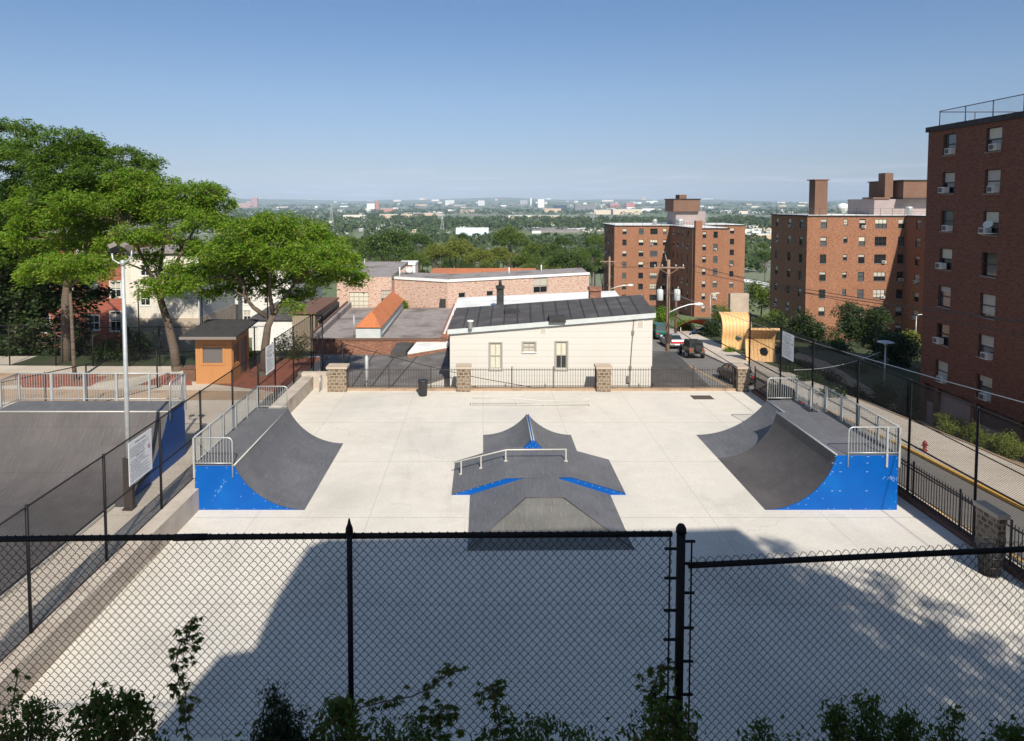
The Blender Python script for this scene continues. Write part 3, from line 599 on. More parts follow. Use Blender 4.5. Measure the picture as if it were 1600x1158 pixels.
# drain grate
g = thing('drain_grate', 'rusty brown rectangular drain grate set in the concrete near far right corner', 'drain')
gx0, gx1, gy0, gy1 = 11.85, 13.0, 37.85, 38.6
MB().box(gx0, gx1, gy0, gy0 + .05, .002, .02).box(gx0, gx1, gy1 - .05, gy1, .002, .02).box(gx0, gx0 + .05, gy0, gy1, .002, .02).box(gx1 - .05, gx1, gy0, gy1, .002, .02).build('frame', 'dark_pole', g)
b = MB(); [b.box(x, x + .05, gy0 + .05, gy1 - .05, .002, .016) for x in np.arange(gx0 + .1, gx1 - .05, .1)]; b.box(gx0 + .05, gx1 - .05, gy0 + .36, gy0 + .4, .002, .018); b.build('bars', 'bark', g)
b = MB(); b.face([(gx0, gy0, .003), (gx1, gy0, .003), (gx1, gy1, .003), (gx0, gy1, .003)]); b.build('pit_shade', 'glass_dark', g)  # flat dark sheet under the bars, standing in for the shade below them

# ---------------------------------------------------------------- pillars and iron fences
def pillar(x0, x1, y0, y1, zt, label, zb=-.02):
    p = thing('stone_pillar', label, 'pillar', ((x0 + x1) / 2, (y0 + y1) / 2, zb), group='rubble stone pillars of the iron fence')
    w_, d_ = (x1 - x0) / 2, (y1 - y0) / 2; hh = zt - zb
    b = MB(); n = 7
    for i in range(n):       # slightly uneven courses
        a, c = i * (hh - .14) / n, (i + 1) * (hh - .14) / n; e = rnd.uniform(-.012, .012); b.box(-w_ - e, w_ + e, -d_ - e, d_ + e, a, c - .004)
    b.build('shaft', 'rubble_stone', p); MB().box(-w_ - .06, w_ + .06, -d_ - .06, d_ + .06, hh - .14, hh).build('cap', 'tan_stucco', p)
FY = 39.75
for a, b_, lab in ((514, 543, 'wide stone pillar with pale cap at left end of the far iron fence'), (714, 735, 'narrow stone pillar at left corner of the white house wall'), (931, 953, 'narrow stone pillar in front of the right part of the white wall'), (1149, 1167, 'dark stone pillar at far right corner of the park')):
    x0, x1 = AY(a, 600, FY)[0], AY(b_, 600, FY)[0]; pillar(x0, x1, FY - .4, FY + .4, 1.5, lab)
pillar(15.76, 16.02, 20.4, 21.35, 1.5, 'shaded stone pillar in the near right fence behind the black bin')
def iron_fence(p0, p1, label, zb=.14, h=1.2, gap=.15):
    p0 = Vector((*p0, 0)); p1 = Vector((*p1, 0)); L = (p1 - p0).length; u = (p1 - p0) / L
    f = thing('iron_fence', label, 'fence', tuple(p0), math.atan2(u.y, u.x), group='black iron picket fences round the park')
    b = MB(); b.box(0, L, -.02, .02, zb + h - .14, zb + h - .11); b.box(0, L, -.02, .02, zb + .1, zb + .13); b.build('rails', 'black_iron', f)
    b = MB(); n = int(L / gap)
    for i in range(n + 1):
        x = L * i / n; b.box(x - .009, x + .009, -.009, .009, zb, zb + h)
    b.build('pickets', 'black_iron', f)
    for x in np.arange(0, L, 2.45): MB().box(x - .025, x + .025, -.025, .025, zb - .1, zb + h + .09).build('post', 'black_iron', f)
    return f
XX = lambda p: AY(p, 600, FY)[0]
iron_fence((XX(543), FY), (XX(714), FY), 'black iron picket fence left of the white house, behind the bin')
iron_fence((XX(735), FY), (XX(931), FY), 'black iron picket fence in front of the white house windows')
iron_fence((XX(953), FY), (XX(1149), FY), 'black iron picket fence between white house and far right pillar')
iron_fence((15.85, FY - .4), (15.85, 21.4), 'long black iron picket fence along the road side of the park', h=1.3, gap=.14)
iron_fence((15.85, 20.0), (15.85, 12), 'near end of the black iron fence right of the stone pillar', h=1.3, gap=.14)
struct(MB().box(-9, 15.6, FY - .15, FY + .25, -.01, .13).build('fence_kerb', 'dirt'))
struct(MB().box(15.66, 16.0, 12, FY - .4, -.01, .16).build('fence_kerb', 'dark_pole'))

# ---------------------------------------------------------------- chain link
def link_mesh(L, H_, cell=.0625, r=.0022, knuckle=True, sides=3, dens=1.0, slope=None):
    """woven wire panel in local x (0..L), z (0..H_): zigzag wires, each really a bent tube"""
    d = cell; nx = max(1, int(round(L / d * 2))); nz = max(1, int(round(H_ / (d / 2 * (1.12 if knuckle else 1))))); dx = L / nx; dz = H_ / nz
    V = []; Fc = []
    k = np.arange(nz + 1)
    for i in range(nx):
        # wire i swings between columns i-0.5 and i+0.5 and hooks its neighbours; wires round off at the hooks
        xs_ = []; zs_ = []; ysn = []
        for j in range(nz + 1):
            side = .5 if (j + i) % 2 else -.5
            pass
            x = (i + .5) * dx + side * dx; z = j * dz
            if knuckle:      # wires bow between the hooks; the strand falling to the right bulges more
                xs_ += [x]; zs_ += [z]; ysn += [.004 * (1 if side > 0 else -1)]
                if j < nz:
                    bow = .2 if side > 0 else -.04
                    for q_ in (.3, .62): xs_ += [x - 2 * side * dx * q_ + bow * dx * (1 - abs(q_ - .46) * 1.6)]; zs_ += [z + dz * q_ + bow * dz * (1 - abs(q_ - .46) * 1.6)]; ysn += [0]
            else: xs_ += [x]; zs_ += [z]; ysn += [0]
        V.append(np.stack([np.array(xs_), np.array(ysn), np.array(zs_)], 1))
    A = np.stack(V)                                # wires x points x 3
    if slope is not None: A[:, :, 2] += slope(A[:, :, 0])
    nw, npnt, _ = A.shape; ang = 2 * np.pi * np.arange(sides) / sides
    T = np.gradient(A, axis=1); T /= np.linalg.norm(T, axis=2, keepdims=True) + 1e-9
    yv = np.array([0, 1., 0]); s1 = np.cross(T, yv); s1 /= np.linalg.norm(s1, axis=2, keepdims=True) + 1e-9
    ring = A[:, :, None, :] + r * (np.cos(ang)[None, None, :, None] * s1[:, :, None, :] + np.sin(ang)[None, None, :, None] * yv)
    verts = ring.reshape(-1, 3)
    base = (np.arange(nw)[:, None, None] * npnt + np.arange(npnt - 1)[None, :, None]) * sides; kk = np.arange(sides)
    a = base + kk; b = base + (kk + 1) % sides
    q_ = np.stack([a, b, b + sides, a + sides], 3).reshape(-1, 4)
    return verts, q_
def npmesh(name, verts, quads, m, smooth=False):
    me = bpy.data.meshes.new(name); n = len(quads); k = quads.shape[1]
    me.vertices.add(len(verts)); me.vertices.foreach_set('co', np.asarray(verts, float).ravel())
    me.loops.add(n * k); me.loops.foreach_set('vertex_index', quads.ravel().astype(np.int32))
    me.polygons.add(n); me.polygons.foreach_set('loop_start', np.arange(0, n * k, k, dtype=np.int32)); me.polygons.foreach_set('loop_total', np.full(n, k, np.int32))
    me.update(calc_edges=True); me.materials.append(M[m]); return me
def link_fence(p0, p1, zb, zt, label, posts, mid=None, cell=.0625, r=.0022, knuckle=False, pr=.04, rr=.024, sides=3, cat='fence', low=None, zmesh=None):
    p0 = Vector((*p0, 0)); p1 = Vector((*p1, 0)); L = (p1 - p0).length; u = (p1 - p0) / L
    f = thing('chain_link_fence', label, 'fence', tuple(p0), math.atan2(u.y, u.x))
    v, q_ = link_mesh(L, zt - zb, cell, r, knuckle, sides); v[:, 2] += zb
    ob('wire_mesh', npmesh('wire_mesh', v, q_, 'black_wire'), f)
    MB().tube([(0, 0, zt), (L, 0, zt)], rr, 7).build('top_rail', 'black_paint', f)
    if mid: MB().tube([(0, 0, mid), (L, 0, mid)], rr * .9, 6).build('mid_rail', 'black_paint', f)
    MB().tube([(0, 0, zb + .04), (L, 0, zb + .04)], rr * .6, 5).build('bottom_rail', 'black_paint', f)
    for x in posts: MB().tube([(x, 0, zb - .1), (x, 0, zt + .05)], pr, 8).build('post', 'black_paint', f)
    return f
# left fence on the wall
ly = [15.73, 19.0, 22.34, 25.6, 28.92, 32.25]
link_fence((-10.76, 12.4), (-10.76, 34.9), LZ + .03, 3.86, 'long black chain link fence standing on the low left wall', [y - 12.4 for y in ly], mid=2.3, r=.0029, cell=.066)
link_fence((-10.76, 34.9), (-10.76, 42.4), LZ + .03, 4.02, 'black chain link fence continuing past the kiosk at the end of the left wall', [0, 3.4, 7.4], mid=2.3, cell=.09, r=.003)
link_fence((-10.7, 42.5), (-10.1, 42.5), .2, 4.0, 'narrow tall black fence panel behind the left end wall', [0, .6], cell=.09, r=.003)
# right fence along the road
pY = [40.9, 36.6, 33.0, 29.0, 25.4, 21.9, 18.4]
link_fence((16.12, 41.2), (16.12, 15), .15, 4.36, 'very tall black chain link fence between the right quarter pipe and the road', [41.2 - y for y in pY], mid=2.9, cell=.075, r=.0046, pr=.045)
# fences behind the left terrace
link_fence((-40, 43.2), (-24.6, 42.6), LZ, 3.3, 'black chain link fence behind the leftmost trees', [1, 4, 7, 10, 13, 15.4], cell=.1, r=.003)
link_fence((-24.6, 42.6), (-14.2, 42.6), LZ, 3.2, 'black chain link fence behind the second locust tree and the kiosk', [0, 2.3, 4.2, 7.0, 10.2], mid=None, cell=.1, r=.003)
link_fence((-24.2, 47.5), (-15.0, 47.5), .4, 5.0, 'tall black chain link fence in front of the cream house', [.05, 4.5, 9.1], mid=2.4, cell=.12, r=.003)
link_fence((-24, 26.5), (-18.0, 37.8), LZ, 2.9, 'black chain link fence crossing behind the mini ramp railing', [1.8, 3.5, 6.5, 8.5, 12.5], cell=.1, r=.003)

# near fence right in front of the camera: two spans and their posts
NF = 4.4
def near_span(x0, x1, za, zb_, label, cell, up=.03):
    f = thing('chain_link_fence', label, 'fence', (0, NF, 0)); L = x1 - x0
    sag = lambda x: za + (zb_ - za) * (x / L) - 8.0 + .02 * np.sin(x / L * 3.14)
    v, q_ = link_mesh(L, 1.4, cell, .0022, True, 5, slope=lambda x: sag(x)); v[:, 0] += x0; v[:, 2] += 8.0 - 1.4 + up
    ob('wire_mesh', npmesh('wire_mesh', v, q_, 'black_wire'), f)
    b = MB(); b.tube([(x, .012, 8.0 + float(sag(x - x0))) for x in np.linspace(x0, x1, 9)], .019, 10); b.build('top_rail', 'black_paint', f)
    return f
s1 = near_span(-9.0, 1.25, 8.69, 8.815, 'near chain link fence span left of the thick double post', .056)
MB().tube([(-.88, -.02, 7.2), (-.88, -.02, 8.86)], .019, 10).lathe([(.026, 8.84), (.024, 8.87), (.012, 8.9), (.006, 8.93), (.001, 8.94)], (-.88, -.02, 0), 10).build('post', 'black_paint', s1)
MB().tube([(-4.3, -.02, 7.0), (-4.3, -.02, 8.84)], .019, 10).build('post', 'black_paint', s1); MB().tube([(-7.6, -.02, 7.0), (-7.6, -.02, 8.8)], .019, 10).build('post', 'black_paint', s1)
b = MB(); b.tube([(1.235, 0, 7.2), (1.235, 0, 8.83)], .006, 6)
for z in (8.72, 8.52, 8.3, 8.1, 7.9, 7.7): b.tube([(1.2, 0, z), (1.31, 0, z)], .01, 5)
b.build('tension_bar', 'black_paint', s1)
b = MB(); b.tube([(-2.05, .012, 8.79), (-1.83, .012, 8.795)], .0225, 10); b.build('rail_sleeve', 'black_paint', s1)
s2 = near_span(1.36, 9.0, 8.60, 8.93, 'near chain link fence span right of the thick double post', .056, .062)
MB().tube([(1.307, 0, 7.2), (1.307, 0, 8.84)], .029, 12).lathe([(.036, 8.83), (.034, 8.86), (.02, 8.885), (.006, 8.89)], (1.307, 0, 0), 12).build('post', 'black_paint', s2)
MB().tube([(4.6, -.02, 7.0), (4.6, -.02, 8.84)], .019, 10).build('post', 'black_paint', s2); MB().tube([(7.8, -.02, 7.0), (7.8, -.02, 8.95)], .019, 10).build('post', 'black_paint', s2)
b = MB(); b.tube([(1.378, 0, 7.2), (1.378, 0, 8.78)], .006, 6)
for z in (8.77, 8.62, 8.42, 8.18, 7.95, 7.72): b.tube([(1.3, 0, z), (1.4, 0, z)], .01, 5)
b.build('tension_bar', 'black_paint', s2)

# ---------------------------------------------------------------- notice boards
def notice(name, y0, y1, zb, zt, X, face, label, rz):
    """flat board on a fence along Y; face +1 looks to +X, -1 to -X"""
    W = abs(y1 - y0); Hh = zt - zb
    s_ = thing('notice_board', label, 'sign', (X, (y0 + y1) / 2, zb), R(90) * face, group=None)
    MB().box(-W / 2, W / 2, -.012, .0, 0, Hh).build('board', 'sign_white', s_)
    r_ = random.Random(int(X * 10 + y0)); b = MB()
    def words(x0, x1, z, hh):
        x = x0
        while x < x1:
            wl = r_.uniform(.02, .07)
            if x + wl > x1: break
            n = max(1, int(wl / .012))
            for i in range(n): b.box(x + i * .012, x + i * .012 + r_.uniform(.005, .009), -.015, -.0125, z + r_.uniform(0, hh * .2), z + hh * r_.uniform(.7, 1))
            x += wl + .018
    words(-W * .22, W * .25, Hh * .9, .05)
    z = Hh * .82; i = 0
    while z > Hh * .06:
        if i == 6: words(-W * .2, W * .2, z, .045)
        elif i in (3, 8, 11): words(-W * .45, W * r_.uniform(-.1, .25), z, .026)
        else: words(-W * .45 + r_.choice((0, .03)), W * (r_.uniform(.2, .45) if not 2 < i < 6 else .2), z, .026)
        z -= .055 if i != 6 else .07; i += 1
    b.build('lettering', 'sign_ink', s_)
    b = MB(); cx_, cz_ = W * .36, Hh * .62
    b.tube([(cx_ + .06 * math.cos(a), -.015, cz_ + .06 * math.sin(a)) for a in np.linspace(0, 6.283, 17)], .008, 4); b.tube([(cx_ - .042, -.015, cz_ + .042), (cx_ + .042, -.015, cz_ - .042)], .008, 4); b.build('symbol', 'sign_red', s_)
    return s_
n1 = AX(200, 693, -10.66); n2 = AX(236, 672, -10.66)
notice('n', n1[0], n2[0], AX(200, 762, -10.66)[1], n1[1], -10.66, 1, 'large white rules notice with lettering and round symbol on the near left fence', 0)
n1 = AX(415, 543, -10.66); n2 = AX(428, 540, -10.66)
notice('n', n1[0], n2[0], AX(415, 587, -10.66)[1], n1[1], -10.66, 1, 'white rules notice on the fence beside the third locust tree trunk', 0)
n1 = AX(1223, 517, 16.05); n2 = AX(1241, 525, 16.05)
notice('n', n2[0], n1[0], AX(1223, 557, 16.05)[1], n1[1], 16.05, -1, 'white rules notice high on the tall right fence', 0)

# ---------------------------------------------------------------- bins, floodlight, kiosk, hydrant
def bin_(x, y, label, r=.28, h=.92):
    t_ = thing('trash_can', label, 'trash can', (x, y, 0))
    MB().lathe([(r * .78, 0), (r * .82, .02), (r, h - .1), (r, h - .08), (r * 1.06, h - .08), (r * 1.06, h - .02), (r * .96, h - .02), (r * .9, h - .05), (r * .7, h - .6), (.01, h - .62)], n=22).build('barrel', 'bin_black', t_)
    MB().lathe([(r * 1.08, h - .1), (r * 1.1, h - .04), (r * 1.02, h)], n=22).build('rim', 'bin_black', t_)
bin_(-3.45, 38.6, 'black round trash can in front of the far iron fence')
t_ = thing('trash_can', 'black wire basket trash can by the near right stone pillar', 'trash can', (15.05, 19.75, 0))
b = MB(); r = .34
for k in range(26): a = k / 26 * 6.283; b.tube([(r * .75 * math.cos(a), r * .75 * math.sin(a), .02), (r * math.cos(a), r * math.sin(a), .95)], .009, 4, False)
for z, k in ((.02, .75), (.3, .82), (.6, .91), (.95, 1.0)): b.tube([(r * k * math.cos(a), r * k * math.sin(a), z) for a in np.linspace(0, 6.283, 25)], .016, 5, False)
b.build('basket', 'bin_black', t_)
MB().lathe([(r * .7, .04), (r * .86, .8), (r * .6, .86), (.02, .82)], n=16).build('liner', 'bin_black', t_)
# floodlight mast
fx, fy = -11.9, 22.47
t_ = thing('floodlight_mast', 'tall slim galvanised mast with two grey floodlights by the left fence', 'light pole', (fx, fy, LZ))
MB().box(-.17, .17, -.17, .17, 0, .05).box(-.15, .15, -.09, .09, .05, 1.75).build('base_box', 'black_iron', t_)
MB().tube([(0, 0, 1.0), (0, 0, 4.0), (0, 0, 8.4)], [.085, .075, .055], 12).build('pole', 'galvanised', t_)
b = MB(); b.tube([(-.32, -.05, 8.62), (-.3, -.05, 8.42), (-.12, 0, 8.28), (0, 0, 8.3), (.14, 0, 8.35), (.3, .0, 8.5), (.3, 0, 8.75)], .03, 7); b.lathe([(.07, 8.2), (.07, 8.4)], n=10); b.build('bracket', 'galvanised', t_)
for x, rz_ in ((-.3, R(35)), (.2, R(-30))):
    h_ = MB(); h_.extrude([(-.2, -.05), (.2, -.12), (.22, .0), (.12, .14), (-.12, .16), (-.22, .04)], 0, -.15, .15)
    o = h_.build('flood_lamp', 'sill_grey', t_, (x * .9, -.05, 8.8), rz_); o.scale = (.8, .85, .85); o.rotation_euler.x = R(-28); o.rotation_euler.y = R(-24 if x < 0 else 12)
    l_ = MB(); l_.face([(-.17, -.19, -.058), (.17, -.19, -.058), (.17, .17, -.12), (-.17, .17, -.12)][::-1]); l_.build('lens', 'glass_grey', o)
# kiosk
kx0, kx1, ky0, ky1 = -16.35, -14.3, 38.4, 41.3; kz = LZ; kh = 2.75
t_ = thing('kiosk', 'small orange wooden kiosk with dark overhanging flat roof and clear windows', 'kiosk', (kx0, ky0, kz)); W_, D_ = kx1 - kx0, ky1 - ky0
b = MB(); b.facade((0, 0, 0), (1, 0, 0), W_, 0, kh, [(.42, 1.55, 1.2, 2.1)], .08); b.facade((W_, 0, 0), (0, 1, 0), D_, 0, kh + .1, [(.25, 1.2, 1.05, 2.2), (1.45, 2.5, .12, 2.3)], .08)
b.face([(0, D_, 0), (0, 0, 0), (0, 0, kh), (0, D_, kh)]); b.face([(W_, D_, 0), (0, D_, 0), (0, D_, kh), (W_, D_, kh)]); b.build('wall', 'orange_wood', t_)
wf = MB().box(.3, 1.67, -.03, .0, 1.08, 1.2).box(.3, 1.67, -.03, 0, 2.1, 2.22).box(.3, .42, -.03, 0, 1.2, 2.1).box(1.55, 1.67, -.03, 0, 1.2, 2.1).build('window', 'orange_wood', t_)
MB().box(.42, 1.55, .05, .07, 1.2, 2.1).build('pane', 'perspex', wf)
wf = MB().box(W_, W_ + .03, .15, .25, .95, 2.3).box(W_, W_ + .03, 1.2, 1.3, .95, 2.3).build('window', 'orange_wood', t_)
MB().box(W_ - .07, W_ - .05, .25, 1.2, 1.05, 2.2).build('pane', 'perspex', wf)
MB().box(W_ - .07, W_ - .05, 1.45, 2.5, .12, 2.3).build('door', 'sill_grey', t_)
MB().extrude([(-.75, kh - .02), (D_ + .3, kh + .32), (D_ + .3, kh + .42), (-.75, kh + .1)], 0, -.55, W_ + .55).build('roof', 'black_felt', t_)
MB().box(-.56, W_ + .56, -.79, -.755, kh - .05, kh + .1).build('roof_trim', 'sill_grey', t_)
tag(MB().box(-17.3, -16.6, 38.9, 39.5, LZ, LZ + .75).box(-17.35, -16.55, 38.85, 39.55, LZ + .75, LZ + .8).build('wooden_planter', 'dark_pole'), 'brown wooden box standing left of the orange kiosk', 'planter')
# hydrant
hx, hy = 23.05, None
hy = AX(1444, 725, 23.1)[0]
t_ = thing('fire_hydrant', 'small red fire hydrant on the pavement behind the right ramp', 'hydrant', (23.1, hy, zr(hy) + .14)); t_.scale = (.8, .8, .72)
MB().lathe([(.17, 0), (.17, .05), (.11, .07), (.11, .5), (.15, .52), (.15, .56), (.12, .62), (.06, .72), (.02, .76)], n=12).build('barrel', 'hydrant_red', t_)
MB().tube([(-.2, 0, .42), (.2, 0, .42)], .055, 8).build('nozzle', 'hydrant_red', t_)
# ---------------------------------------------------------------- windows
WC = {}
def win(parent, O, ud, u, z, w_, h_, dep=.1, kind='hung', frame='frame_brown', shade=None, ac=0, glassm='glass_dark'):
    ud = Vector(ud); p = Vector(O) + ud * u; rz = math.atan2(ud.y, ud.x); key = (round(w_, 2), round(h_, 2), kind, frame, dep)
    if key not in WC:
        b = MB(); t_ = .055; y0, y1 = dep - .05, dep - .005
        b.box(0.001, t_, y0, y1, .001, h_ - .001).box(w_ - t_, w_ - .001, y0, y1, .001, h_ - .001).box(t_, w_ - t_, y0, y1, .001, t_).box(t_, w_ - t_, y0, y1, h_ - t_, h_ - .001)
        if kind in ('hung', 'wide', 'two'): b.box(t_, w_ - t_, y0 - .01, y1, h_ * .5 - .03, h_ * .5 + .03)
        if kind == 'wide': b.box(w_ * .33 - .03, w_ * .33 + .03, y0, y1, t_, h_ - t_); b.box(w_ * .67 - .03, w_ * .67 + .03, y0, y1, t_, h_ - t_)
        if kind == 'two': b.box(w_ * .5 - .02, w_ * .5 + .02, y0 - .005, y1, t_, h_ - t_)
        if kind == 'grid':
            for i in (1, 2, 3): b.box(w_ * i / 4 - .03, w_ * i / 4 + .03, y0, y1, t_, h_ - t_); b.box(t_, w_ - t_, y0 - .004, y1 - .004, h_ * i / 4 - .025, h_ * i / 4 + .025)
        WC[key] = (b.mesh('window', frame),)
    o = ob('window', WC[key][0], parent, (p.x, p.y, z), rz)
    gk = ('g', round(w_, 2), round(h_, 2), glassm, dep)
    if gk not in WC: b = MB(); b.box(.03, w_ - .03, dep + .0, dep + .012, .03, h_ - .03); WC[gk] = b.mesh('pane', glassm)
    ob('pane', WC[gk], o)
    if shade:
        sk, a, c = shade; bk = ('b', round(w_, 2), round(h_, 2), sk, round(a, 1), round(c, 1), dep)
        if bk not in WC: b = MB(); b.box(.05, w_ - .05, dep - .022, dep - .008, h_ * a + .03, h_ * c - .03); WC[bk] = b.mesh('blind', sk)
        ob('blind', WC[bk], o)
    if ac:
        if 'ac' not in WC:
            WC['ac'] = MB().box(0, .62, -.3, .08, 0, .4).mesh('air_conditioner', 'ac_white')
            b = MB(); b.box(.04, .4, -.312, -.302, .05, .35); [b.box(.44, .58, -.31, -.302, z_, z_ + .02) for z_ in (.08, .14, .2, .26, .32)]; WC['acg'] = b.mesh('grille', 'ac_grille')
        a = ob('air_conditioner', WC['ac'], o, (.05 if ac == 1 else max(.05, w_ - .7), 0, .03)); ob('grille', WC['acg'], a)
    return o
def rshade(r_):
    k = r_.random()
    if k < .42: return None
    if k < .55: return ('blind', .5, 1)
    if k < .7: return ('blind', .7, 1)
    if k < .8: return ('blind', .1, 1)
    return ('curtain', .5, 1) if k < .9 else ('blind', .55, .9)
def wall_windows(b, par, O, ud, W, z0, z1, cols, ztop, pitch, rows, r_, dep=.12, acp=.3, h_=1.42, zcut=None, sill=None):
    rects = []
    for (u0, u1, kind, hh) in cols:
        for k in range(rows):
            zt = ztop - pitch * k; zb = zt - (hh or h_)
            if zb < z0 + .1: continue
            rects.append((u0, u1, zb, zt))
            o_ = win(par, (O[0], O[1], 0), ud, u0, zb, u1 - u0, zt - zb, dep, kind, shade=rshade(r_), ac=(r_.choice((1, 2)) if r_.random() < acp and (u1 - u0) > .85 else 0), glassm=r_.choice(('glass_dark', 'glass_dark', 'glass_grey')))
            sk_ = ('s', round(u1 - u0, 2)); WC.setdefault(sk_, None) or WC.update({sk_: MB().box(-.04, u1 - u0 + .04, -.05, -.001, -.09, -.002).mesh('sill', 'sill_grey')}); ob('sill', WC[sk_], o_)
    b.facade((O[0], O[1], 0), ud, W, z0, z1, rects, dep + .02)

# ---- near tower on the right
t_ = thing('brick_tower', 'tall dark brick apartment block in shade at the right edge with window air conditioners', 'building', group=None)
RB_X, RB_Y = 32.0, 49.4; r_ = random.Random(3); b = MB(); sl = MB()
cols = [(1.62, 2.9, 'hung', 1.45), (5.66, 7.0, 'hung', 1.5), (10.6, 11.9, 'hung', 1.45), (15.5, 16.8, 'hung', 1.45)]
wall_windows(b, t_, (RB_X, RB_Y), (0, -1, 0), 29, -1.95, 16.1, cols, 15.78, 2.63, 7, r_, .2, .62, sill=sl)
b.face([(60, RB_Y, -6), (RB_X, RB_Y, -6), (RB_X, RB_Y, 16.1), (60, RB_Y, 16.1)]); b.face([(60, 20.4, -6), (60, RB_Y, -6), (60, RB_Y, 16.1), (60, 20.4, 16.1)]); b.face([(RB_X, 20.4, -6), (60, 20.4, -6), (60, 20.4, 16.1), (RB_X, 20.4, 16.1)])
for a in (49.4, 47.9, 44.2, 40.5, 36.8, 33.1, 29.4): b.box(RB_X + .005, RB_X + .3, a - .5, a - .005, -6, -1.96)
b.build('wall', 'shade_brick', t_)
MB().box(RB_X + .2, RB_X + .4, 20.5, RB_Y - .02, -6, -3.3).box(RB_X + .22, RB_X + .4, 44.25, 47.4, -3.3, -2.2).build('ground_floor_panel', 'pink_panel', t_)
for y in (39.6, 38.3, 35.9, 34.6): w2 = MB().box(RB_X + .14, RB_X + .2, y - 1.1, y, -3.25, -2.05).build('window', 'frame_grey', t_); MB().box(RB_X + .12, RB_X + .138, y - 1.02, y - .08, -3.15, -2.15).build('pane', 'blind', w2)
MB().box(RB_X + .3, RB_X + .42, 20.5, RB_Y - .02, -3.3, -1.97).build('spandrel', 'red_brick_dark', t_)
MB().box(RB_X - .14, 60.1, 20.3, RB_Y + .14, 16.1, 16.45).build('roof_coping', 'black_felt', t_)
rf = MB(); ys_ = [49.0, 46.4, 43.9, 41.4, 38.9, 36.4, 33.9]
for y in ys_: rf.tube([(RB_X + .5, y, 16.45), (RB_X + .5, y, 17.55)], .035, 6)
rf.tube([(RB_X + .5, 49.0, 17.55), (RB_X + .5, 21, 17.55)], .03, 6); rf.tube([(RB_X + .5, 49.0, 17.5), (RB_X + 8, 49.0, 17.5)], .03, 6)
for x in (RB_X + 3, RB_X + 6): rf.tube([(x, 49.0, 16.45), (x, 49.0, 17.5)], .03, 6)
rf_o = rf.build('roof_fence', 'black_iron', t_)
v, q_ = link_mesh(28, 1.0, .1, .003); v = np.stack([np.full(len(v), RB_X + .5), 49.0 - v[:, 0], v[:, 2] + 16.5], 1); ob('wire_mesh', npmesh('wire_mesh', v, q_, 'black_wire'), rf_o)
# satellite dish on the third window of the second column
d = MB(); d.lathe([(.001, 0), (.14, .02), (.26, .07), (.28, .09)], n=14); o = d.build('satellite_dish', 'ac_white', t_, (RB_X - .25, 42.9, 9.65)); o.rotation_euler = (R(60), 0, R(-60))
MB().tube([(RB_X, 42.9, 9.2), (RB_X - .3, 42.9, 9.2), (RB_X - .3, 42.9, 9.6)], .02, 5).box(RB_X - .35, RB_X, 42.4, 43.7, 9.1, 9.15).build('dish_bracket', 'galvanised', t_)

# ---- middle-right tower
t_ = thing('brick_tower', 'sunlit brick apartment block with tall square chimney, middle of the three towers', 'building')
r_ = random.Random(5); b = MB(); Z0 = -14; ZT = 8.95; Y0, X0, X1 = 107, 50.8, 66.2; fx_ = lambda p, Y=107: AY(p, 400, Y)[0]
U = lambda p, Y=107, x=None: fx_(p, Y) - (X0 if x is None else x)
sl = MB()
wall_windows(b, t_, (X0, Y0), (1, 0, 0), X1 - X0, Z0, ZT, [(U(1281), U(1291), 'hung', None), (U(1317), U(1323.6), 'hung', .95), (U(1341), U(1351), 'hung', None), (U(1366), U(1384.3), 'wide', None), (U(1402), U(1412), 'hung', None)], 8.55, 2.77, 8, r_, sill=sl)
wall_windows(b, t_, (X0, 120.3), (0, -1, 0), 13.3, Z0, ZT, [(1.8, 2.9, 'hung', None), (6.5, 7.7, 'hung', None), (10.7, 11.9, 'hung', None)], 8.5, 2.77, 8, r_, sill=sl)
wall_windows(b, t_, (X1, Y0), (0, -1, 0), 17, Z0, ZT, [(2.6, 3.8, 'hung', None), (7, 8.2, 'hung', None), (12, 13.2, 'hung', None)], 8.5, 2.77, 8, r_, sill=sl)
b.face([(X1, 90, Z0), (84, 90, Z0), (84, 90, ZT), (X1, 90, ZT)]); b.face([(84, 90, Z0), (84, 122, Z0), (84, 122, ZT), (84, 90, ZT)]); b.face([(84, 120.3, Z0), (X0, 120.3, Z0), (X0, 120.3, ZT), (84, 120.3, ZT)])
b.build('wall', 'project_brick', t_)
MB().prism([(X0 - .15, 120.45), (X0 - .15, Y0 - .15), (X1 - .15, Y0 - .15), (X1 - .15, 89.85), (84, 89.85), (84, 120.45)], ZT, ZT + .18).build('roof_edge', 'black_felt', t_)
MB().prism([(X0 + .2, 120.1), (X0 + .2, Y0 + .2), (X1 + .2, Y0 + .2), (X1 + .2, 90.2), (83.8, 90.2), (83.8, 120.1)], ZT + .18, ZT + .24).build('roof', 'membrane_white', t_)
MB().box(fx_(1271, 109), fx_(1290.5, 109), 109, 111, ZT + .2, 14.7).box(fx_(1270, 109) - .1, fx_(1292, 109) + .1, 108.9, 111.5, 14.7, 14.85).build('chimney', 'brown_brick', t_)
MB().box(62.9, 75, 110, 118, ZT + .24, 11.7).build('penthouse_base', 'pink_white', t_); MB().box(62.6, 65.3, 109.8, 113, 11.71, 12.0).box(64.6, 65.9, 110.1, 112, 12.0, 15.9).build('stair_tower', 'brown_brick', t_)
MB().box(66.6, 76, 108.5, 118.2, 11.9, 14.6).build('penthouse', 'brown_brick', t_); MB().box(66.4, 76, 108.3, 118.4, 14.6, 14.75).box(66.4, 76, 108.3, 118.4, 11.68, 11.88).build('penthouse_trim', 'black_felt', t_)
b = MB(); 
for x in np.arange(X0, 84, 1.9): b.tube([(x, Y0, ZT + .2), (x, Y0, ZT + 1.25)], .03, 4) if x < X1 else None
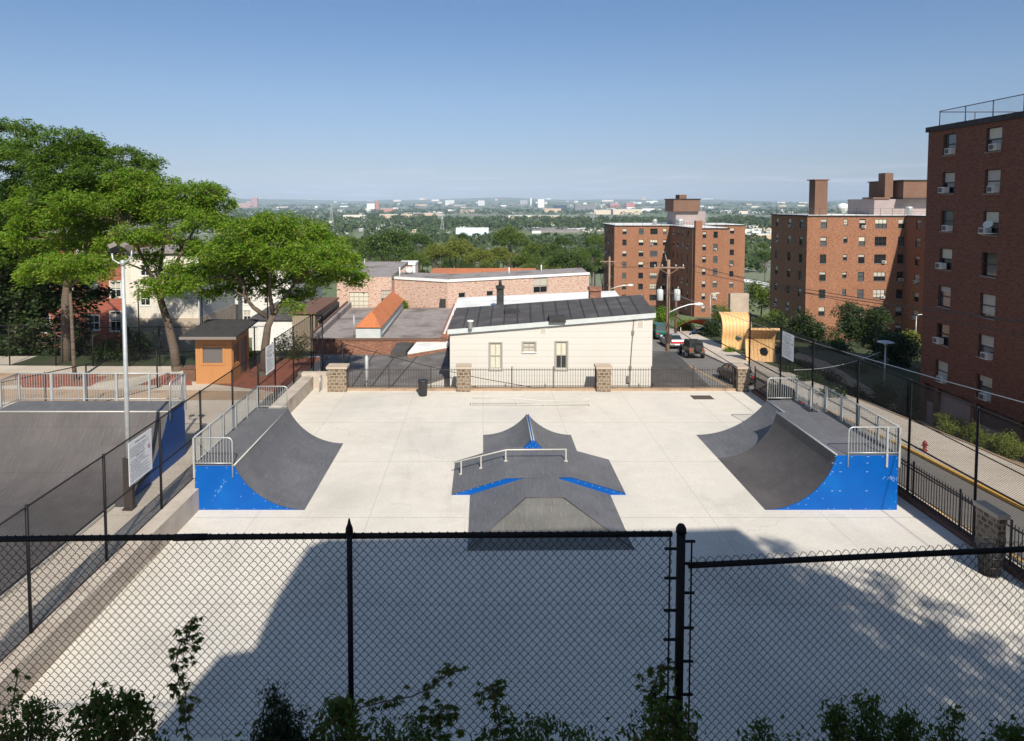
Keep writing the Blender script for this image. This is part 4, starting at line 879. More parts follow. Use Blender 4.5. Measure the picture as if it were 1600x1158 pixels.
for y in np.arange(Y0, 120.5, 1.9): b.tube([(X0, y, ZT + .2), (X0, y, ZT + 1.25)], .03, 4)
for z in (.45, .85, 1.25): b.tube([(X0, 120.3, ZT + z), (X0, Y0, ZT + z), (X1, Y0, ZT + z), (X1, 90, ZT + z)], .02, 4)
b.build('roof_railing', 'black_iron', t_)
MB().lathe([(.01, 0), (.45, 0), (.45, .8), (.6, .9), (.5, 1.25), (.01, 1.3)], (67.2, 107.9, ZT + .3), 10).build('roof_vent', 'galvanised', t_)

# ---- farther tower in the middle
t_ = thing('brick_tower', 'farthest sunlit brick apartment block behind the utility pole with rooftop bulkhead', 'building')
r_ = random.Random(9); b = MB(); Z0 = -17.5; sl = MB(); X0 = 32.7; XW = 46.7; X1 = 54.7; X2 = 66.8; YA, YB, YC = 170, 152, 174; ZT = 5.35
wc = lambda a, c, Y, x, k='hung': (fx_(a, Y) - x, fx_(c, Y) - x, k, None)
wall_windows(b, t_, (X0, YA), (1, 0, 0), XW - X0, Z0, ZT, [wc(972.3, 978.8, YA, X0), wc(997.7, 1005.2, YA, X0), wc(1015.6, 1027, YA, X0, 'wide'), wc(1035.4, 1041, YA, X0)], 4.75, 2.76, 8, r_, sill=sl)
wall_windows(b, t_, (X0, 184), (0, -1, 0), 14, Z0, ZT, [(2, 3.1, 'hung', None), (6, 7.1, 'hung', None), (10.5, 11.6, 'hung', None)], 4.75, 2.76, 8, r_, sill=sl)
wall_windows(b, t_, (XW, YA), (0, -1, 0), YA - YB, Z0, ZT, [(2, 3.1, 'hung', None), (6, 7.1, 'hung', None), (9.6, 10.7, 'hung', None), (14, 15.1, 'hung', None)], 4.75, 2.76, 8, r_, sill=sl)
wall_windows(b, t_, (XW, YB), (1, 0, 0), X1 - XW, Z0, ZT, [wc(1097.2, 1103, YB, XW), wc(1114.2, 1121, YB, XW)], 4.75, 2.76, 8, r_, sill=sl)
wall_windows(b, t_, (X1, YC), (1, 0, 0), X2 - X1, Z0, ZT, [wc(1140, 1146.6, YC, X1)], 4.75, 2.76, 8, r_, sill=sl)
b.face([(X1, YB, Z0), (X1, YC, Z0), (X1, YC, ZT), (X1, YB, ZT)]); b.face([(X2, YC, Z0), (X2, 190, Z0), (X2, 190, ZT), (X2, YC, ZT)]); b.face([(X0, 184, Z0), (X0, 184, ZT), (X2, 190, ZT), (X2, 190, Z0)])
b.build('wall', 'project_brick', t_)
MB().box(fx_(1086, 151), fx_(1096.5, 151), 150.9, 151.98, Z0, 7.2).build('chimney', 'project_brick', t_)
E_ = .2
MB().prism([(X0 - E_, 184), (X0 - E_, YA - E_), (XW - E_, YA - E_), (XW - E_, YB - E_), (X1 + E_, YB - E_), (X1 + E_, YC - E_), (X2 + E_, YC - E_), (X2 + E_, 190), (X0, 190)], ZT, ZT + .2).build('roof_edge', 'black_felt', t_)
MB().prism([(X0 + .2, 184), (X0 + .2, YA + .2), (XW + .2, YA + .2), (XW + .2, YB + .2), (X1 - .2, YB + .2), (X1 - .2, YC + .2), (X2 - .2, YC + .2), (X2 - .2, 189.5), (X0 + .2, 189.5)], ZT + .2, ZT + .27).build('roof', 'membrane_white', t_)
MB().box(48.5, 56, 172, 180, ZT + .27, 9.0).build('bulkhead_base', 'pink_white', t_)
MB().box(47.6, 54.2, 171, 179, 9.01, 12.0).box(49.2, 51.0, 171.5, 175, 12.2, 13.2).build('bulkhead', 'brown_brick', t_); MB().box(47.3, 54.4, 170.8, 179.2, 12.0, 12.2).build('bulkhead_trim', 'black_felt', t_)
b = MB()
for (a, c) in (((X0, 184), (X0, YA)), ((X0, YA), (XW, YA)), ((XW, YA), (XW, YB)), ((XW, YB), (X1, YB)), ((X1, YC), (X2, YC))):
    L = math.dist(a, c); n = int(L / 2.2)
    for i in range(n + 1): x = a[0] + (c[0] - a[0]) * i / n; y = a[1] + (c[1] - a[1]) * i / n; b.tube([(x, y, ZT), (x, y, ZT + 1.4)], .035, 4)
    for z in (.5, 1.0, 1.4): b.tube([(a[0], a[1], ZT + z), (c[0], c[1], ZT + z)], .022, 4)
b.build('roof_railing', 'black_iron', t_)
b = MB(); b.lathe([(.5, 0), (.5, .7), (.75, .9), (.4, 1.4), (.05, 1.5)], (43.5, 173, ZT + .3), 10).build('roof_vent', 'galvanised', t_); MB().lathe([(.9, 0), (.9, 1.0), (1.1, 1.2), (.5, 1.7), (.05, 1.8)], (48.4, 168, ZT + .3), 10).build('roof_vent', 'galvanised', t_)

# ---- white house behind the far fence
t_ = thing('white_house', 'long low white panelled house with sloping dark felt roof behind the far fence', 'building')
Y0 = 41.5; xl = AY(703, 560, Y0)[0]; xr = AY(1019, 560, Y0)[0]; zl, zrr = AY(703, 514, Y0)[1], AY(1020, 488, Y0)[1]; Wd = xr - xl
rc = []
for (a, c, d_, e) in ((765.5, 783, 536.5, 576), (817.5, 836, 535.5, 549), (868.5, 885.5, 534.5, 576)):
    u0, zt = AY(a, d_, Y0); u1, zb = AY(c, e, Y0); rc.append((u0 - xl, u1 - xl, zb, zt))
b = MB(); zflat = min(zl, zrr) - .15; b.facade((xl, Y0, 0), (1, 0, 0), Wd, -4, zflat, rc, .1)
b.face([(xl, Y0, zflat), (xr, Y0, zflat), (xr, Y0, zrr - .1), (xl, Y0, zl - .1)])
b.face([(xl, 49, -4), (xl, Y0, -4), (xl, Y0, zl - .1), (xl, 49, zl + .1)]); b.face([(xr, Y0, -4), (xr + 1.1, 49, -4), (xr + 1.1, 49, zrr + .1), (xr, Y0, zrr - .1)]); b.face([(xr + 1.1, 49, -4), (xl, 49, -4), (xl, 49, zl + .1), (xr + 1.1, 49, zrr + .1)])
b.build('wall', 'white_panels', t_)
zk = AY(711, 481, 49)[1], AY(1005, 460, 49)[1]
ro = MB().prism([(xl - .12, Y0 - .16), (xr + .12, Y0 - .16), (xr + 1.0, 48.9), (xl + .1, 48.9)], [zl - .1, zrr - .1, zk[1] - .12, zk[0] - .12], [zl, zrr, zk[1], zk[0]]).build('roof', 'membrane_dark', t_)
b = MB()
for i in range(1, 15):
    f_ = i / 15; x = xl + Wd * f_; z = zl + (zrr - zl) * f_; z2 = zk[0] + (zk[1] - zk[0]) * f_; x2 = xl + .1 + (xr + .9 - xl) * f_
    b.face([(x - .05, Y0 - .14, z + .006), (x + .03, Y0 - .14, z + .006), (x2 + .04, 48.85, z2 + .006), (x2 - .05, 48.85, z2 + .006)])
b.build('roof_seam', 'roof_seam', ro)
MB().prism([(xl - .14, Y0 - .2), (xr + .14, Y0 - .2), (xr + .14, Y0 - .165), (xl - .14, Y0 - .165)], [zl - .3, zrr - .3, zrr - .3, zl - .3], [zl - .01, zrr - .01, zrr - .01, zl - .01]).build('fascia', 'light_trim', t_)
for i, (u0, u1, zb, zt) in enumerate(rc):
    o = win(t_, (xl, Y0, 0), (1, 0, 0), u0, zb, u1 - u0, zt - zb, .09, 'two', 'frame_grey', ('curtain', 0, 1) if i == 0 else (('blind', 0, 1) if i == 1 else ('curtain', .5, 1)))
    MB().box(-.09, -.002, -.03, .02, -.06, zt - zb + .08).box(u1 - u0 + .002, u1 - u0 + .09, -.03, .02, -.06, zt - zb + .08).box(0, u1 - u0, -.03, .02, zt - zb + .002, zt - zb + .08).build('trim', 'frame_grey', o)
    MB().box(-.1, u1 - u0 + .1, -.08, .02, -.1, -.062).build('sill', 'frame_white', o)
for (a, c, d_, e) in ((843.5, 853.5, 511, 521), (995.5, 1005.5, 498, 511.5)):
    x0, z1 = AY(a, d_, Y0); x1, z0 = AY(c, e, Y0); o = MB().box(x0, x1, Y0 - .03, Y0 - .001, z0, z1).build('vent_cover', 'frame_white', t_); MB().box(x0 + .04, x1 - .04, Y0 - .04, Y0 - .031, z0 + .04, z1 - .04).build('louvre', 'blind', o)
b = MB(); P = [AY(p, q, Y0 - .06) for p, q in ((991, 494), (989, 520), (987, 545), (985, 575), (983, 605))]; b.tube([(x, Y0 - .05, z) for x, z in P], .03, 5)
for x, z in P[1:4:2]: b.box(x - .07, x + .07, Y0 - .1, Y0 - .01, z - .12, z + .12)
x, z = AY(982, 592, Y0); b.box(x - .12, x + .1, Y0 - .16, Y0 - .01, z - .2, z + .2); b.build('downpipe', 'sill_grey', t_)
x, y = G(735, 505, 3.75); MB().lathe([(.13, 0), (.13, .4), (.2, .42), (.2, .5), (.02, .52)], (x, y, zl + .1), 10).build('roof_vent', 'white_paint', t_)
for px_, py_ in ((800, 479), (870, 494)):
    x, y = G(px_, py_, 4.1); z = zl + (zrr - zl) * (x - xl) / Wd + .12; MB().box(x - .5, x + .5, y - .5, y + .5, z - .2, z + .12).build('roof_hatch', 'black_felt', t_)
# ---- white-roofed building behind it, with its chimneys
t_ = thing('row_building', 'white roofed building directly behind the dark felt roof, with two brick chimneys', 'building')
MB().prism([(-2.1, 49.3), (10.3, 49.3), (10.9, 56.5), (-2.0, 56.5)], -5, [2.8, 3.4, 3.55, 2.95]).build('wall', 'white_panels', t_)
MB().prism([(-2.2, 49.2), (10.4, 49.2), (11.0, 56.6), (-2.1, 56.6)], [2.81, 3.41, 3.56, 2.96], [3.0, 3.6, 3.75, 3.15]).build('roof', 'membrane_white', t_)
x = AY(781.5, 470, 50.6)[0]; MB().box(x - .26, x + .26, 50.3, 50.9, 3.0, 4.9).box(x - .33, x + .33, 50.2, 51, 4.7, 4.85).lathe([(.13, 4.9), (.1, 5.3)], (x, 50.6, 0), 8).build('chimney', 'black_felt', t_)
x = AY(929.5, 470, 50.0)[0]; MB().box(x - .4, x + .4, 49.7, 50.5, 3.6, 4.75).box(x - .46, x + .46, 49.6, 50.6, 4.6, 4.85).build('chimney', 'old_brick', t_)

# ---- long pink brick building
t_ = thing('brick_warehouse', 'long pinkish brick warehouse with grey roof and white coping behind the white house', 'building')
PT = [(-15.6, 72.4), (-9.75, 72.4), (-9.7, 74.4), (-3.7, 71.4), (12.3, 79.0), (12.6, 86.5), (-15.6, 88)]
b = MB(); z1 = 2.75
def seg(a, c, z0, z1, rects=(), dep=.15):
    a = Vector((*a, 0)); c = Vector((*c, 0)); u = (c - a); L = u.length; u.normalize(); b.facade(a, u, L, z0, z1, list(rects), dep); return a, u, L
a, u, L = seg(PT[0], PT[1], -6, 3.15, [(1.3, 3.35, -.35, 1.55), (4.7, 5.8, .1, 1.75)])
win(t_, a, u, 1.3, -.35, 2.05, 1.9, .12, 'grid', 'frame_grey', ('curtain', 0, 1)); win(t_, a, u, 4.7, .1, 1.1, 1.65, .12, 'grid', 'frame_grey', ('blind', .5, 1))
seg(PT[1], PT[2], -6, z1)
a, u, L = seg(PT[2], PT[3], -6, z1)
a, u, L = seg(PT[3], PT[4], -6, z1, [(1.2, 2.0, 1.0, 1.55), (4.5, 5.3, 1.0, 1.55), (10.3, 12.1, 1.0, 2.65)])
for u0 in (1.2, 4.5): win(t_, a, u, u0, 1.0, .8, .55, .1, 'plain', 'frame_grey')
win(t_, a, u, 10.3, 1.0, 1.8, 1.65, .1, 'two', 'frame_grey', ('blind', .4, 1))
seg(PT[4], PT[5], -6, z1); seg(PT[6], PT[0], -6, 3.15); b.build('wall', 'pink_brick', t_)
MB().prism([PT[2], PT[3], PT[4], PT[5], (-3.7, 79), (-9.7, 81)], z1 - .02, z1 + .1).build('roof', 'membrane_grey', t_)
MB().prism([(-15.6, 72.45), (-9.74, 72.45), (-9.72, 88), (-15.6, 88)], 3.1, [3.25, 3.25, 3.5, 3.5]).build('roof', 'membrane_grey', t_)
b = MB()
for p, q in ((PT[2], PT[3]), (PT[3], PT[4])):
    d_ = Vector((*q, 0)) - Vector((*p, 0)); n = d_.cross(Vector((0, 0, 1))).normalized() * .12
    b.prism([(p[0] + n.x, p[1] + n.y), (q[0] + n.x, q[1] + n.y), (q[0] - n.x, q[1] - n.y), (p[0] - n.x, p[1] - n.y)], z1 + .0, z1 + .27)
b.build('coping', 'white_paint', t_)
x, y = AY(694, 470, 72.3)[0], 72.2
MB().box(-4.55, -3.95, 71.2, 71.9, -.9, .95).build('door', 'frame_brown', t_)
MB().lathe([(.35, 0), (.5, .3), (.35, .6), (.05, .7)], (-8.6, 79, 2.9), 10).build('roof_vent', 'white_paint', t_)
for x, y in ((-15.0, 86), (-9.2, 74.9), (3, 79), (7, 82)): MB().tube([(x, y, 2.7), (x, y, 4.0 if x < -9 else 3.6)], .07, 6).build('roof_pipe', 'white_paint', t_)
t_ = thing('roof_house', 'small brick and white stair house beyond the left part of the grey roof', 'building')
x0, x1 = AY(625, 418, 96)[0], AY(649, 418, 96)[0]; MB().box(x0, x1 - .4, 96, 100, -6, AY(640, 414, 96)[1]).build('wall', 'pink_brick', t_); MB().box(x1 - .4, x1, 95.9, 100, -6, AY(640, 412, 96)[1]).box(x0 - .2, x1 + .05, 95.8, 100.1, AY(640, 414, 96)[1], AY(640, 412, 96)[1] + .1).build('parapet', 'white_paint', t_)
t_ = thing('orange_roof_house', 'long hall with a low orange shingle roof beyond the brick warehouse', 'building')
x0, x1 = AY(668, 424, 100)[0], AY(846, 424, 100)[0]; z0 = AY(700, 431, 100)[1]; z1_ = AY(740, 419, 106)[1]
MB().box(x0 + .5, x1 - .5, 100.3, 111.7, -9, z0).build('wall', 'pink_brick', t_)
b = MB(); e0 = z0; b.face([(x0, 100, e0), (x1, 100, e0), (x1 - 3, 106, z1_), (x0 + 5, 106, z1_)]); b.face([(x1, 112, e0), (x0, 112, e0), (x0 + 5, 106, z1_), (x1 - 3, 106, z1_)]); b.face([(x0, 112, e0), (x0, 100, e0), (x0 + 5, 106, z1_)]); b.face([(x1, 100, e0), (x1, 112, e0), (x1 - 3, 106, z1_)]); b.face([(x0, 112, e0 - .05), (x1, 112, e0 - .05), (x1, 100, e0 - .05), (x0, 100, e0 - .05)]); b.build('roof', 'orange_shingle', t_)

# ---- grey flat roof with orange-roofed lantern
t_ = thing('flat_roof_building', 'low brick building with wide grey flat roof under the orange roofed lantern', 'building')
MB().prism([(-13.7, 54.3), (-3.0, 54.3), (-2.6, 71.9), (-14.4, 71.9)], -5, -.02).build('wall', 'old_brick', t_)
MB().prism([(-13.4, 54.6), (-3.4, 54.6), (-3.0, 71.2), (-14.0, 71.2)], -.02, .04).build('roof', 'membrane_grey', t_)
MB().prism([(-13.75, 54.25), (-2.95, 54.25), (-2.95, 54.6), (-13.75, 54.6)], 0, .16).build('front_coping', 'dark_pole', t_)
MB().prism([(-13.75, 54.6), (-13.35, 54.6), (-13.95, 71.9), (-14.45, 71.9)], 0, .55).build('side_parapet', 'membrane_grey', t_)
MB().prism([(-13.8, 54.6), (-13.65, 54.6), (-14.3, 71.9), (-14.5, 71.9)], .55, .68).build('side_coping', 'dark_pole', t_)
MB().prism([(-3.4, 54.6), (-2.75, 54.6), (-2.4, 71.2), (-3.1, 71.2)], 0, .5).build('side_parapet', 'old_brick', t_); MB().prism([(-3.2, 54.6), (-3.05, 54.6), (-2.7, 71.2), (-2.9, 71.2)], .5, .58).build('side_coping', 'white_paint', t_)
t_ = thing('roof_lantern', 'long pale lantern with orange hipped shingle roof on the grey flat roof', 'roof lantern')
a0, a1, y0, y1, ze = -10.45, -8.25, 54.9, 71.0, .95; MB().box(a0 + .1, a1 - .1, y0 + .1, y1 - .1, .05, ze).build('wall', 'light_trim', t_)
xm = (a0 + a1) / 2; zr_ = 2.0; b = MB(); b.face([(a0, y0, ze), (a1, y0, ze), (xm, y0 + 2, zr_)]); b.face([(a1, y0, ze), (a1, y1, ze), (xm, y1 - 1, zr_), (xm, y0 + 2, zr_)]); b.face([(a0, y1, ze), (a0, y0, ze), (xm, y0 + 2, zr_), (xm, y1 - 1, zr_)]); b.face([(a1, y1, ze), (a0, y1, ze), (xm, y1 - 1, zr_)]); b.face([(a0, y0, ze - .03), (a0, y1, ze - .03), (a1, y1, ze - .03), (a1, y0, ze - .03)]); b.build('roof', 'orange_shingle', t_)
MB().tube([(a1 + .05, y0 + .3, .5), (a1 + .05, y1 - 1, .5)], .05, 5).tube([(a0 - .1, y0 + .4, 0.05), (a0 - .1, y0 + .4, 1.9)], .05, 5).build('pipe', 'galvanised', t_)
# ---- dark lean-to roofs behind the far fence
t_ = thing('dark_roof_shed', 'low shed with broad dark felt roof left of the white house', 'building')
P = [G(430, 604, -.9), G(640, 607, -.6), G(702, 588, -.4), G(700, 541, -.4), G(603, 555, -.6), G(440, 553, -.9)]; zz = [-.9, -.6, -.4, -.4, -.6, -.9]
MB().prism(P, -5, [z - .1 for z in zz]).build('wall', 'white_panels', t_); ro = MB().prism([(x, y) for x, y in P], [z - .09 for z in zz], zz).build('roof', 'membrane_mid', t_)
b = MB()
for i in range(1, 7):
    k = i / 7; p = [P[0][j] * (1 - k) + P[1][j] * k for j in (0, 1)]; q = [P[5][j] * (1 - k) + P[3][j] * k for j in (0, 1)]; z0 = -.9 + .3 * k; z2 = -.9 + .5 * k
    b.face([(p[0], p[1] + .2, z0 + .03), (p[0] + .07, p[1] + .2, z0 + .03), (q[0] + .07, q[1] - .2, z2 + .03), (q[0], q[1] - .2, z2 + .03)])
b.build('roof_seam', 'roof_seam', ro)
t_ = thing('shed', 'small shed with white and black roof beside the left end of the white house', 'building')
P = [G(637, 552, -.15), G(700, 541, -.1), G(704, 526, -.1), G(654, 531, -.1)]; MB().prism(P, -5, -.25).build('wall', 'old_brick', t_)
MB().prism(P, -.24, -.1).build('roof', 'membrane_white', t_)
P2 = [G(610, 551, -.15), G(634, 549, -.15), G(650, 531, -.1), G(622, 533, -.1)]; MB().prism(P2, -5, -.12).build('side_roof', 'membrane_dark', t_)
t_ = thing('garage', 'low garage with dark corrugated roof between white house and road', 'building')
P = [G(1020, 596, -1.35), G(1068, 604, -1.4), G(1122, 602, -1.5), G(1062, 549, -1.3), G(1020, 549, -1.25)]
P = [(10.75, 41.3), (13.9, 41.2), (14.2, 42.2), (14.8, 52.5), (11.6, 52.5)]
MB().prism(P, -5, [-.75, -.75, -.75, -.65, -.65]).build('wall', 'old_brick', t_); ro = MB().prism([(10.8, 41.0), (14.1, 40.9), (14.35, 42), (14.95, 52.8), (11.5, 52.8)], [-.74, -.74, -.74, -.64, -.64], [-.62, -.62, -.62, -.52, -.52]).build('roof', 'membrane_dark', t_)
MB().box(10.8, 13.8, 40.9, 40.98, -.8, -.58).build('gutter', 'white_paint', t_)
# ---- houses left, behind the locust trees
def house(label, x0, x1, y0, y1, z0, z1, wallm, wins, base=None, frame='frame_white', roof='membrane_grey', side=None, rh=.25, name='house'):
    t_ = thing(name, label, 'building'); b = MB(); rc = []
    for (u, z, w_, h_) in wins: rc.append((u, u + w_, z, z + h_))
    b.facade((x0, y0, 0), (1, 0, 0), x1 - x0, z0 if base is None else base, z1, rc, .1)
    for i, (u, z, w_, h_) in enumerate(wins):
        o = win(t_, (x0, y0, 0), (1, 0, 0), u, z, w_, h_, .08, 'two', frame, rshade(random.Random(int(x0 * 7 + u * 13))) )
        MB().box(-.08, -.002, -.03, .02, -.08, h_ + .08).box(w_ + .002, w_ + .08, -.03, .02, -.08, h_ + .08).box(0, w_, -.03, .02, h_ + .002, h_ + .08).box(0, w_, -.05, .02, -.08, -.002).build('trim', frame, o)
    b.face([(x0, y1, z0), (x0, y0, z0), (x0, y0, z1), (x0, y1, z1)]); b.face([(x1, y1, z0), (x0, y1, z0), (x0, y1, z1), (x1, y1, z1)])
    if side is None: b.face([(x1, y0, z0), (x1, y1, z0), (x1, y1, z1), (x1, y0, z1)])
    b.build('wall', wallm, t_)
    if base is not None: MB().box(x0, x1, y0 - .03, y0 + .1, z0, base).build('foundation', 'tan_stucco', t_)
    if side:
        sm, sw, sb = side; b = MB(); b.facade((x1, y0, 0), (0, 1, 0), y1 - y0, sb, z1, [(u, u + w_, z, z + h_) for u, z, w_, h_ in sw], .1); b.build('side_wall', sm, t_)
        MB().box(x1 - .1, x1 + .03, y0 - .03, y1, z0, sb).build('side_foundation', 'tan_stucco', t_)
        for u, z, w_, h_ in sw: win(t_, (x1, y0, 0), (0, 1, 0), u, z, w_, h_, .08, 'two', frame, ('blind', .5, 1))
    MB().box(x0 - .25, x1 + .25, y0 - .3, y1 + .2, z1, z1 + rh).build('roof', roof, t_)
    return t_
HY = 59.0; hx0 = AY(197, 500, HY)[0]; hx1 = AY(312, 500, HY)[0]
def WX(p, q, w_, h_, Y, x0): x, z = AY(p, q, Y); return (x - x0, z - h_, w_, h_)
zs = AY(220, 497, HY)[1]
ch = house('cream clapboard house with tan foundation and brown windows behind the second locust tree', hx0, hx1, HY, 67.5, -2.6, 6.7, 'cream_siding', [WX(219, 456, .85, 1.2, HY, hx0), WX(219, 414, .85, .95, HY, hx0), WX(265, 414, .85, .95, HY, hx0)], base=zs, side=('grey_siding', [(1.5, 1.95, 1.1, .9), (4.8, 2.3, 1.1, .8)], zs))
MB().tube([(hx1 + .02, HY - .15, -2), (hx1 + .02, HY - .15, 6.6)], .06, 6).build('downpipe', 'white_paint', ch)
o = win(ch, (hx1 + .06, HY, 0), (0, 1, 0), 1.5, .1, 1.1, .95, .08, 'two', 'frame_white', ('blind', .5, 1)); MB().box(-.08, 1.18, -.02, .07, -.08, -.002).build('trim', 'frame_white', o)
rx0, rx1 = AY(15, 480, 60)[0], AY(197, 480, 60)[0] - .3
house('red clapboard house in shade behind the leftmost trees', rx0, rx1, 60.2, 70, -2.6, 8.4, 'red_siding', [WX(172, 487, .95, 1.75, 60.2, rx0), WX(138, 493, .95, 1.3, 60.2, rx0), WX(172, 440, .95, 1.4, 60.2, rx0), WX(100, 440, 1.0, 1.5, 60.2, rx0), WX(135, 440, .95, 1.5, 60.2, rx0), WX(60, 440, 1.0, 1.5, 60.2, rx0), WX(60, 493, 1.0, 1.5, 60.2, rx0), WX(120, 380, 1.0, 1.4, 60.2, rx0), WX(165, 380, 1.0, 1.4, 60.2, rx0)])
hx0, hx1 = AY(372, 480, 72)[0], AY(392, 480, 72)[0]
house('narrow white house seen under the third locust crown', hx0, hx1 + 4.2, 72, 80, -5, 4.6, 'white_siding', [WX(380, 455, .8, 1.4, 72, hx0), WX(412, 455, .9, 1.3, 72, hx0), WX(380, 485, .8, 1.2, 72, hx0)])
house('grey house with small balcony roof between the locust crowns', -26, -21.8, 82, 92, -6, 5.2, 'grey_siding', [(1, 2.4, .9, 1.4), (3, 2.4, .9, 1.4)])
house('pale upper house glimpsed through the leaves left of the kiosk', -33, -27, 76, 88, -4, 5.6, 'white_siding', [(1, 3.5, 1, 1.4), (3.5, 3.5, 1, 1.4)])
t_ = thing('low_white_garage', 'low white garage with dark roof and plank side behind the third locust', 'building')
P = [G(392, 499, .6), G(500, 497, .6), G(507, 470, .6), G(430, 476, .6)]; x0, x1 = P[0][0], P[1][0]; y0 = P[0][1]
MB().box(x0, x1 - .3, y0 + .2, y0 + 8, -4, .5).build('wall', 'white_siding', t_); MB().box(x1 - .29, x1, y0 + .3, y0 + 9, -4, .45).build('side_wall', 'plank_wood', t_)
MB().prism([(x0 - .3, y0), (x1 + .1, y0), (x1 + .1, y0 + 8.6), (x0 - .3, y0 + 8.6)], .5, [.6, .6, .95, .95]).build('roof', 'membrane_dark', t_)
t_ = thing('wood_shed', 'plank walled shed between the low garage and the pink brick wall', 'building')
MB().box(-16.9, -14.9, 60, 69.5, -4, 1.25).build('wall', 'plank_wood', t_); MB().prism([(-17, 59.8), (-14.75, 59.8), (-14.75, 69.6), (-17, 69.6)], 1.26, 1.4).build('roof', 'dark_pole', t_)
# ---- tall building behind the camera whose shadow falls over the near half of the park
t_ = thing('corner_house', 'tall stepped pale house standing behind the viewpoint, shading the near concrete', 'building', (0, -2, 0), math.atan2(-.19, -1) + math.pi)
t_.rotation_euler.z = 0
prof = [(-4.6, -3), (-4.6, 11.6), (-3.83, 13.8), (-2.98, 15.75), (-2.2, 15.9), (-1.93, 17.6), (-1.2, 20.3), (-.6, 20.75), (6, 21.0), (13.3, 21.4), (13.1, -3)]
b = MB(); n = len(prof); A = [(x, 0, z) for x, z in prof]; B = [(x + .19 * 9, -9, z) for x, z in prof]
b.face(A); b.face(B[::-1])
for i in range(n): j = (i + 1) % n; b.face([A[i], B[i], B[j], A[j]])
b.build('wall', 'white_panels', t_)  # wall of the unseen house made pale to bounce light onto the shaded concrete
# ---- retaining / park details right: playground and wooden canopies
def canopy(label, px_, Y, w_, prof_, hole, rz=0):
    x, z = AY(px_, 550, Y); zb = terr(x, Y) + .1
    t_ = thing('wooden_canopy', label, 'play shelter', (x, Y, zb), rz, group='curved wooden play shelters')
    pr = [Vector((0, a, c)) for a, c in prof_]; pr2 = []
    for i in range(len(pr) - 1):
        for k in range(10):
            p0 = pr[max(0, i - 1)]; p1 = pr[i]; p2 = pr[i + 1]; p3 = pr[min(len(pr) - 1, i + 2)]; q = k / 10
            pr2.append(.5 * ((2 * p1) + (p2 - p0) * q + (2 * p0 - 5 * p1 + 4 * p2 - p3) * q * q + (3 * p1 - p0 - 3 * p2 + p3) * q ** 3))
    pr2.append(pr[-1]); nu = 44; th = .22; hc, hz, hr = hole; b = MB(); keep = set()
    nrm = []
    for i in range(len(pr2)): d_ = (pr2[min(i + 1, len(pr2) - 1)] - pr2[max(i - 1, 0)]).normalized(); nrm.append(Vector((0, d_.z, -d_.y)))
    for i in range(len(pr2) - 1):
        for j in range(nu):
            xa, xb = w_ * j / nu, w_ * (j + 1) / nu; zc = (pr2[i].z + pr2[i + 1].z) / 2
            if math.hypot((xa + xb) / 2 - hc, zc - hz) < hr: continue
            keep.add((i, j)); X = Vector((1, 0, 0))
            a, c = pr2[i], pr2[i + 1]; a2, c2_ = a + nrm[i] * th, c + nrm[i + 1] * th
            b.face([a + X * xa, a + X * xb, c + X * xb, c + X * xa]); b.face([c2_ + X * xa, c2_ + X * xb, a2 + X * xb, a2 + X * xa])
    for (i, j) in keep:
        X = Vector((1, 0, 0)); xa, xb = w_ * j / nu, w_ * (j + 1) / nu; a, c = pr2[i], pr2[i + 1]; a2, c2_ = a + nrm[i] * th, c + nrm[i + 1] * th
        if (i, j - 1) not in keep: b.face([a + X * xa, c + X * xa, c2_ + X * xa, a2 + X * xa])
        if (i, j + 1) not in keep: b.face([a + X * xb, a2 + X * xb, c2_ + X * xb, c + X * xb])
        if (i - 1, j) not in keep: b.face([a + X * xa, a2 + X * xa, a2 + X * xb, a + X * xb])
        if (i + 1, j) not in keep: b.face([c + X * xa, c + X * xb, c2_ + X * xb, c2_ + X * xa])
    b.build('shell', 'sculpture_wood', t_); return t_
ca = canopy('taller curved orange wooden play shelter arching backwards beside the road', 1128, 72, 3.0, [(.1, 0), (.1, 1.1), (-.1, 2.1), (.1, 2.95), (.8, 3.55), (1.8, 3.8)], (1.7, 1.25, .36), R(-6))
cb = canopy('nearer curved orange wooden play shelter with its lip curling forward', 1165, 64.5, 2.75, [(-.4, 0), (-.1, .8), (.1, 1.6), (.1, 2.2), (-.3, 2.85), (-1.1, 3.25)], (1.7, 1.0, .4), R(-4))
for p, c, h_, l in ((G(1085, 517, -5.2), 'red_fabric', .5, 'red canvas play canopy beside the road garden'), (G(1096, 524, -5.2), 'blue_fabric', .3, 'blue canvas play canopy next to the red one')):
    x, y = p; z = -5.9; t_ = thing('play_canopy', l, 'canopy', (x, y, z)); b = MB(); W2 = 2.3 if c == 'red_fabric' else 1.8
    b.grid([[(u * W2, v * 1.5 - abs(u) * .3, h_ + .5 + (1 - u * u) * .7 - v * .5 + (.25 if c == 'red_fabric' else 0)) for v in np.linspace(-1, 1, 5)] for u in np.linspace(-1, 1, 9)]); b.build('cover', c, t_)
    for u in (-1, 1):
        for v in (-1, 1): MB().tube([(u * W2 * .93, v * 1.35, 0), (u * W2 * .93, v * 1.35, h_ + .4 - v * .5)], .05, 5).build('post', 'galvanised', t_)
tag(MB().box(27, 38, 77.5, 77.8, -8, -4.7).build('garden_wall', 'old_brick'), 'low red brick garden wall behind the play canopies', 'wall')
tag(MB().box(*[AY(1141, 480, 112)[0], AY(1170, 480, 112)[0]], 112, 113, -12, AY(1150, 459, 112)[1]).build('blank_wall', 'tan_stucco'), 'tall blank cream wall behind the playground right of the far tower', 'wall')
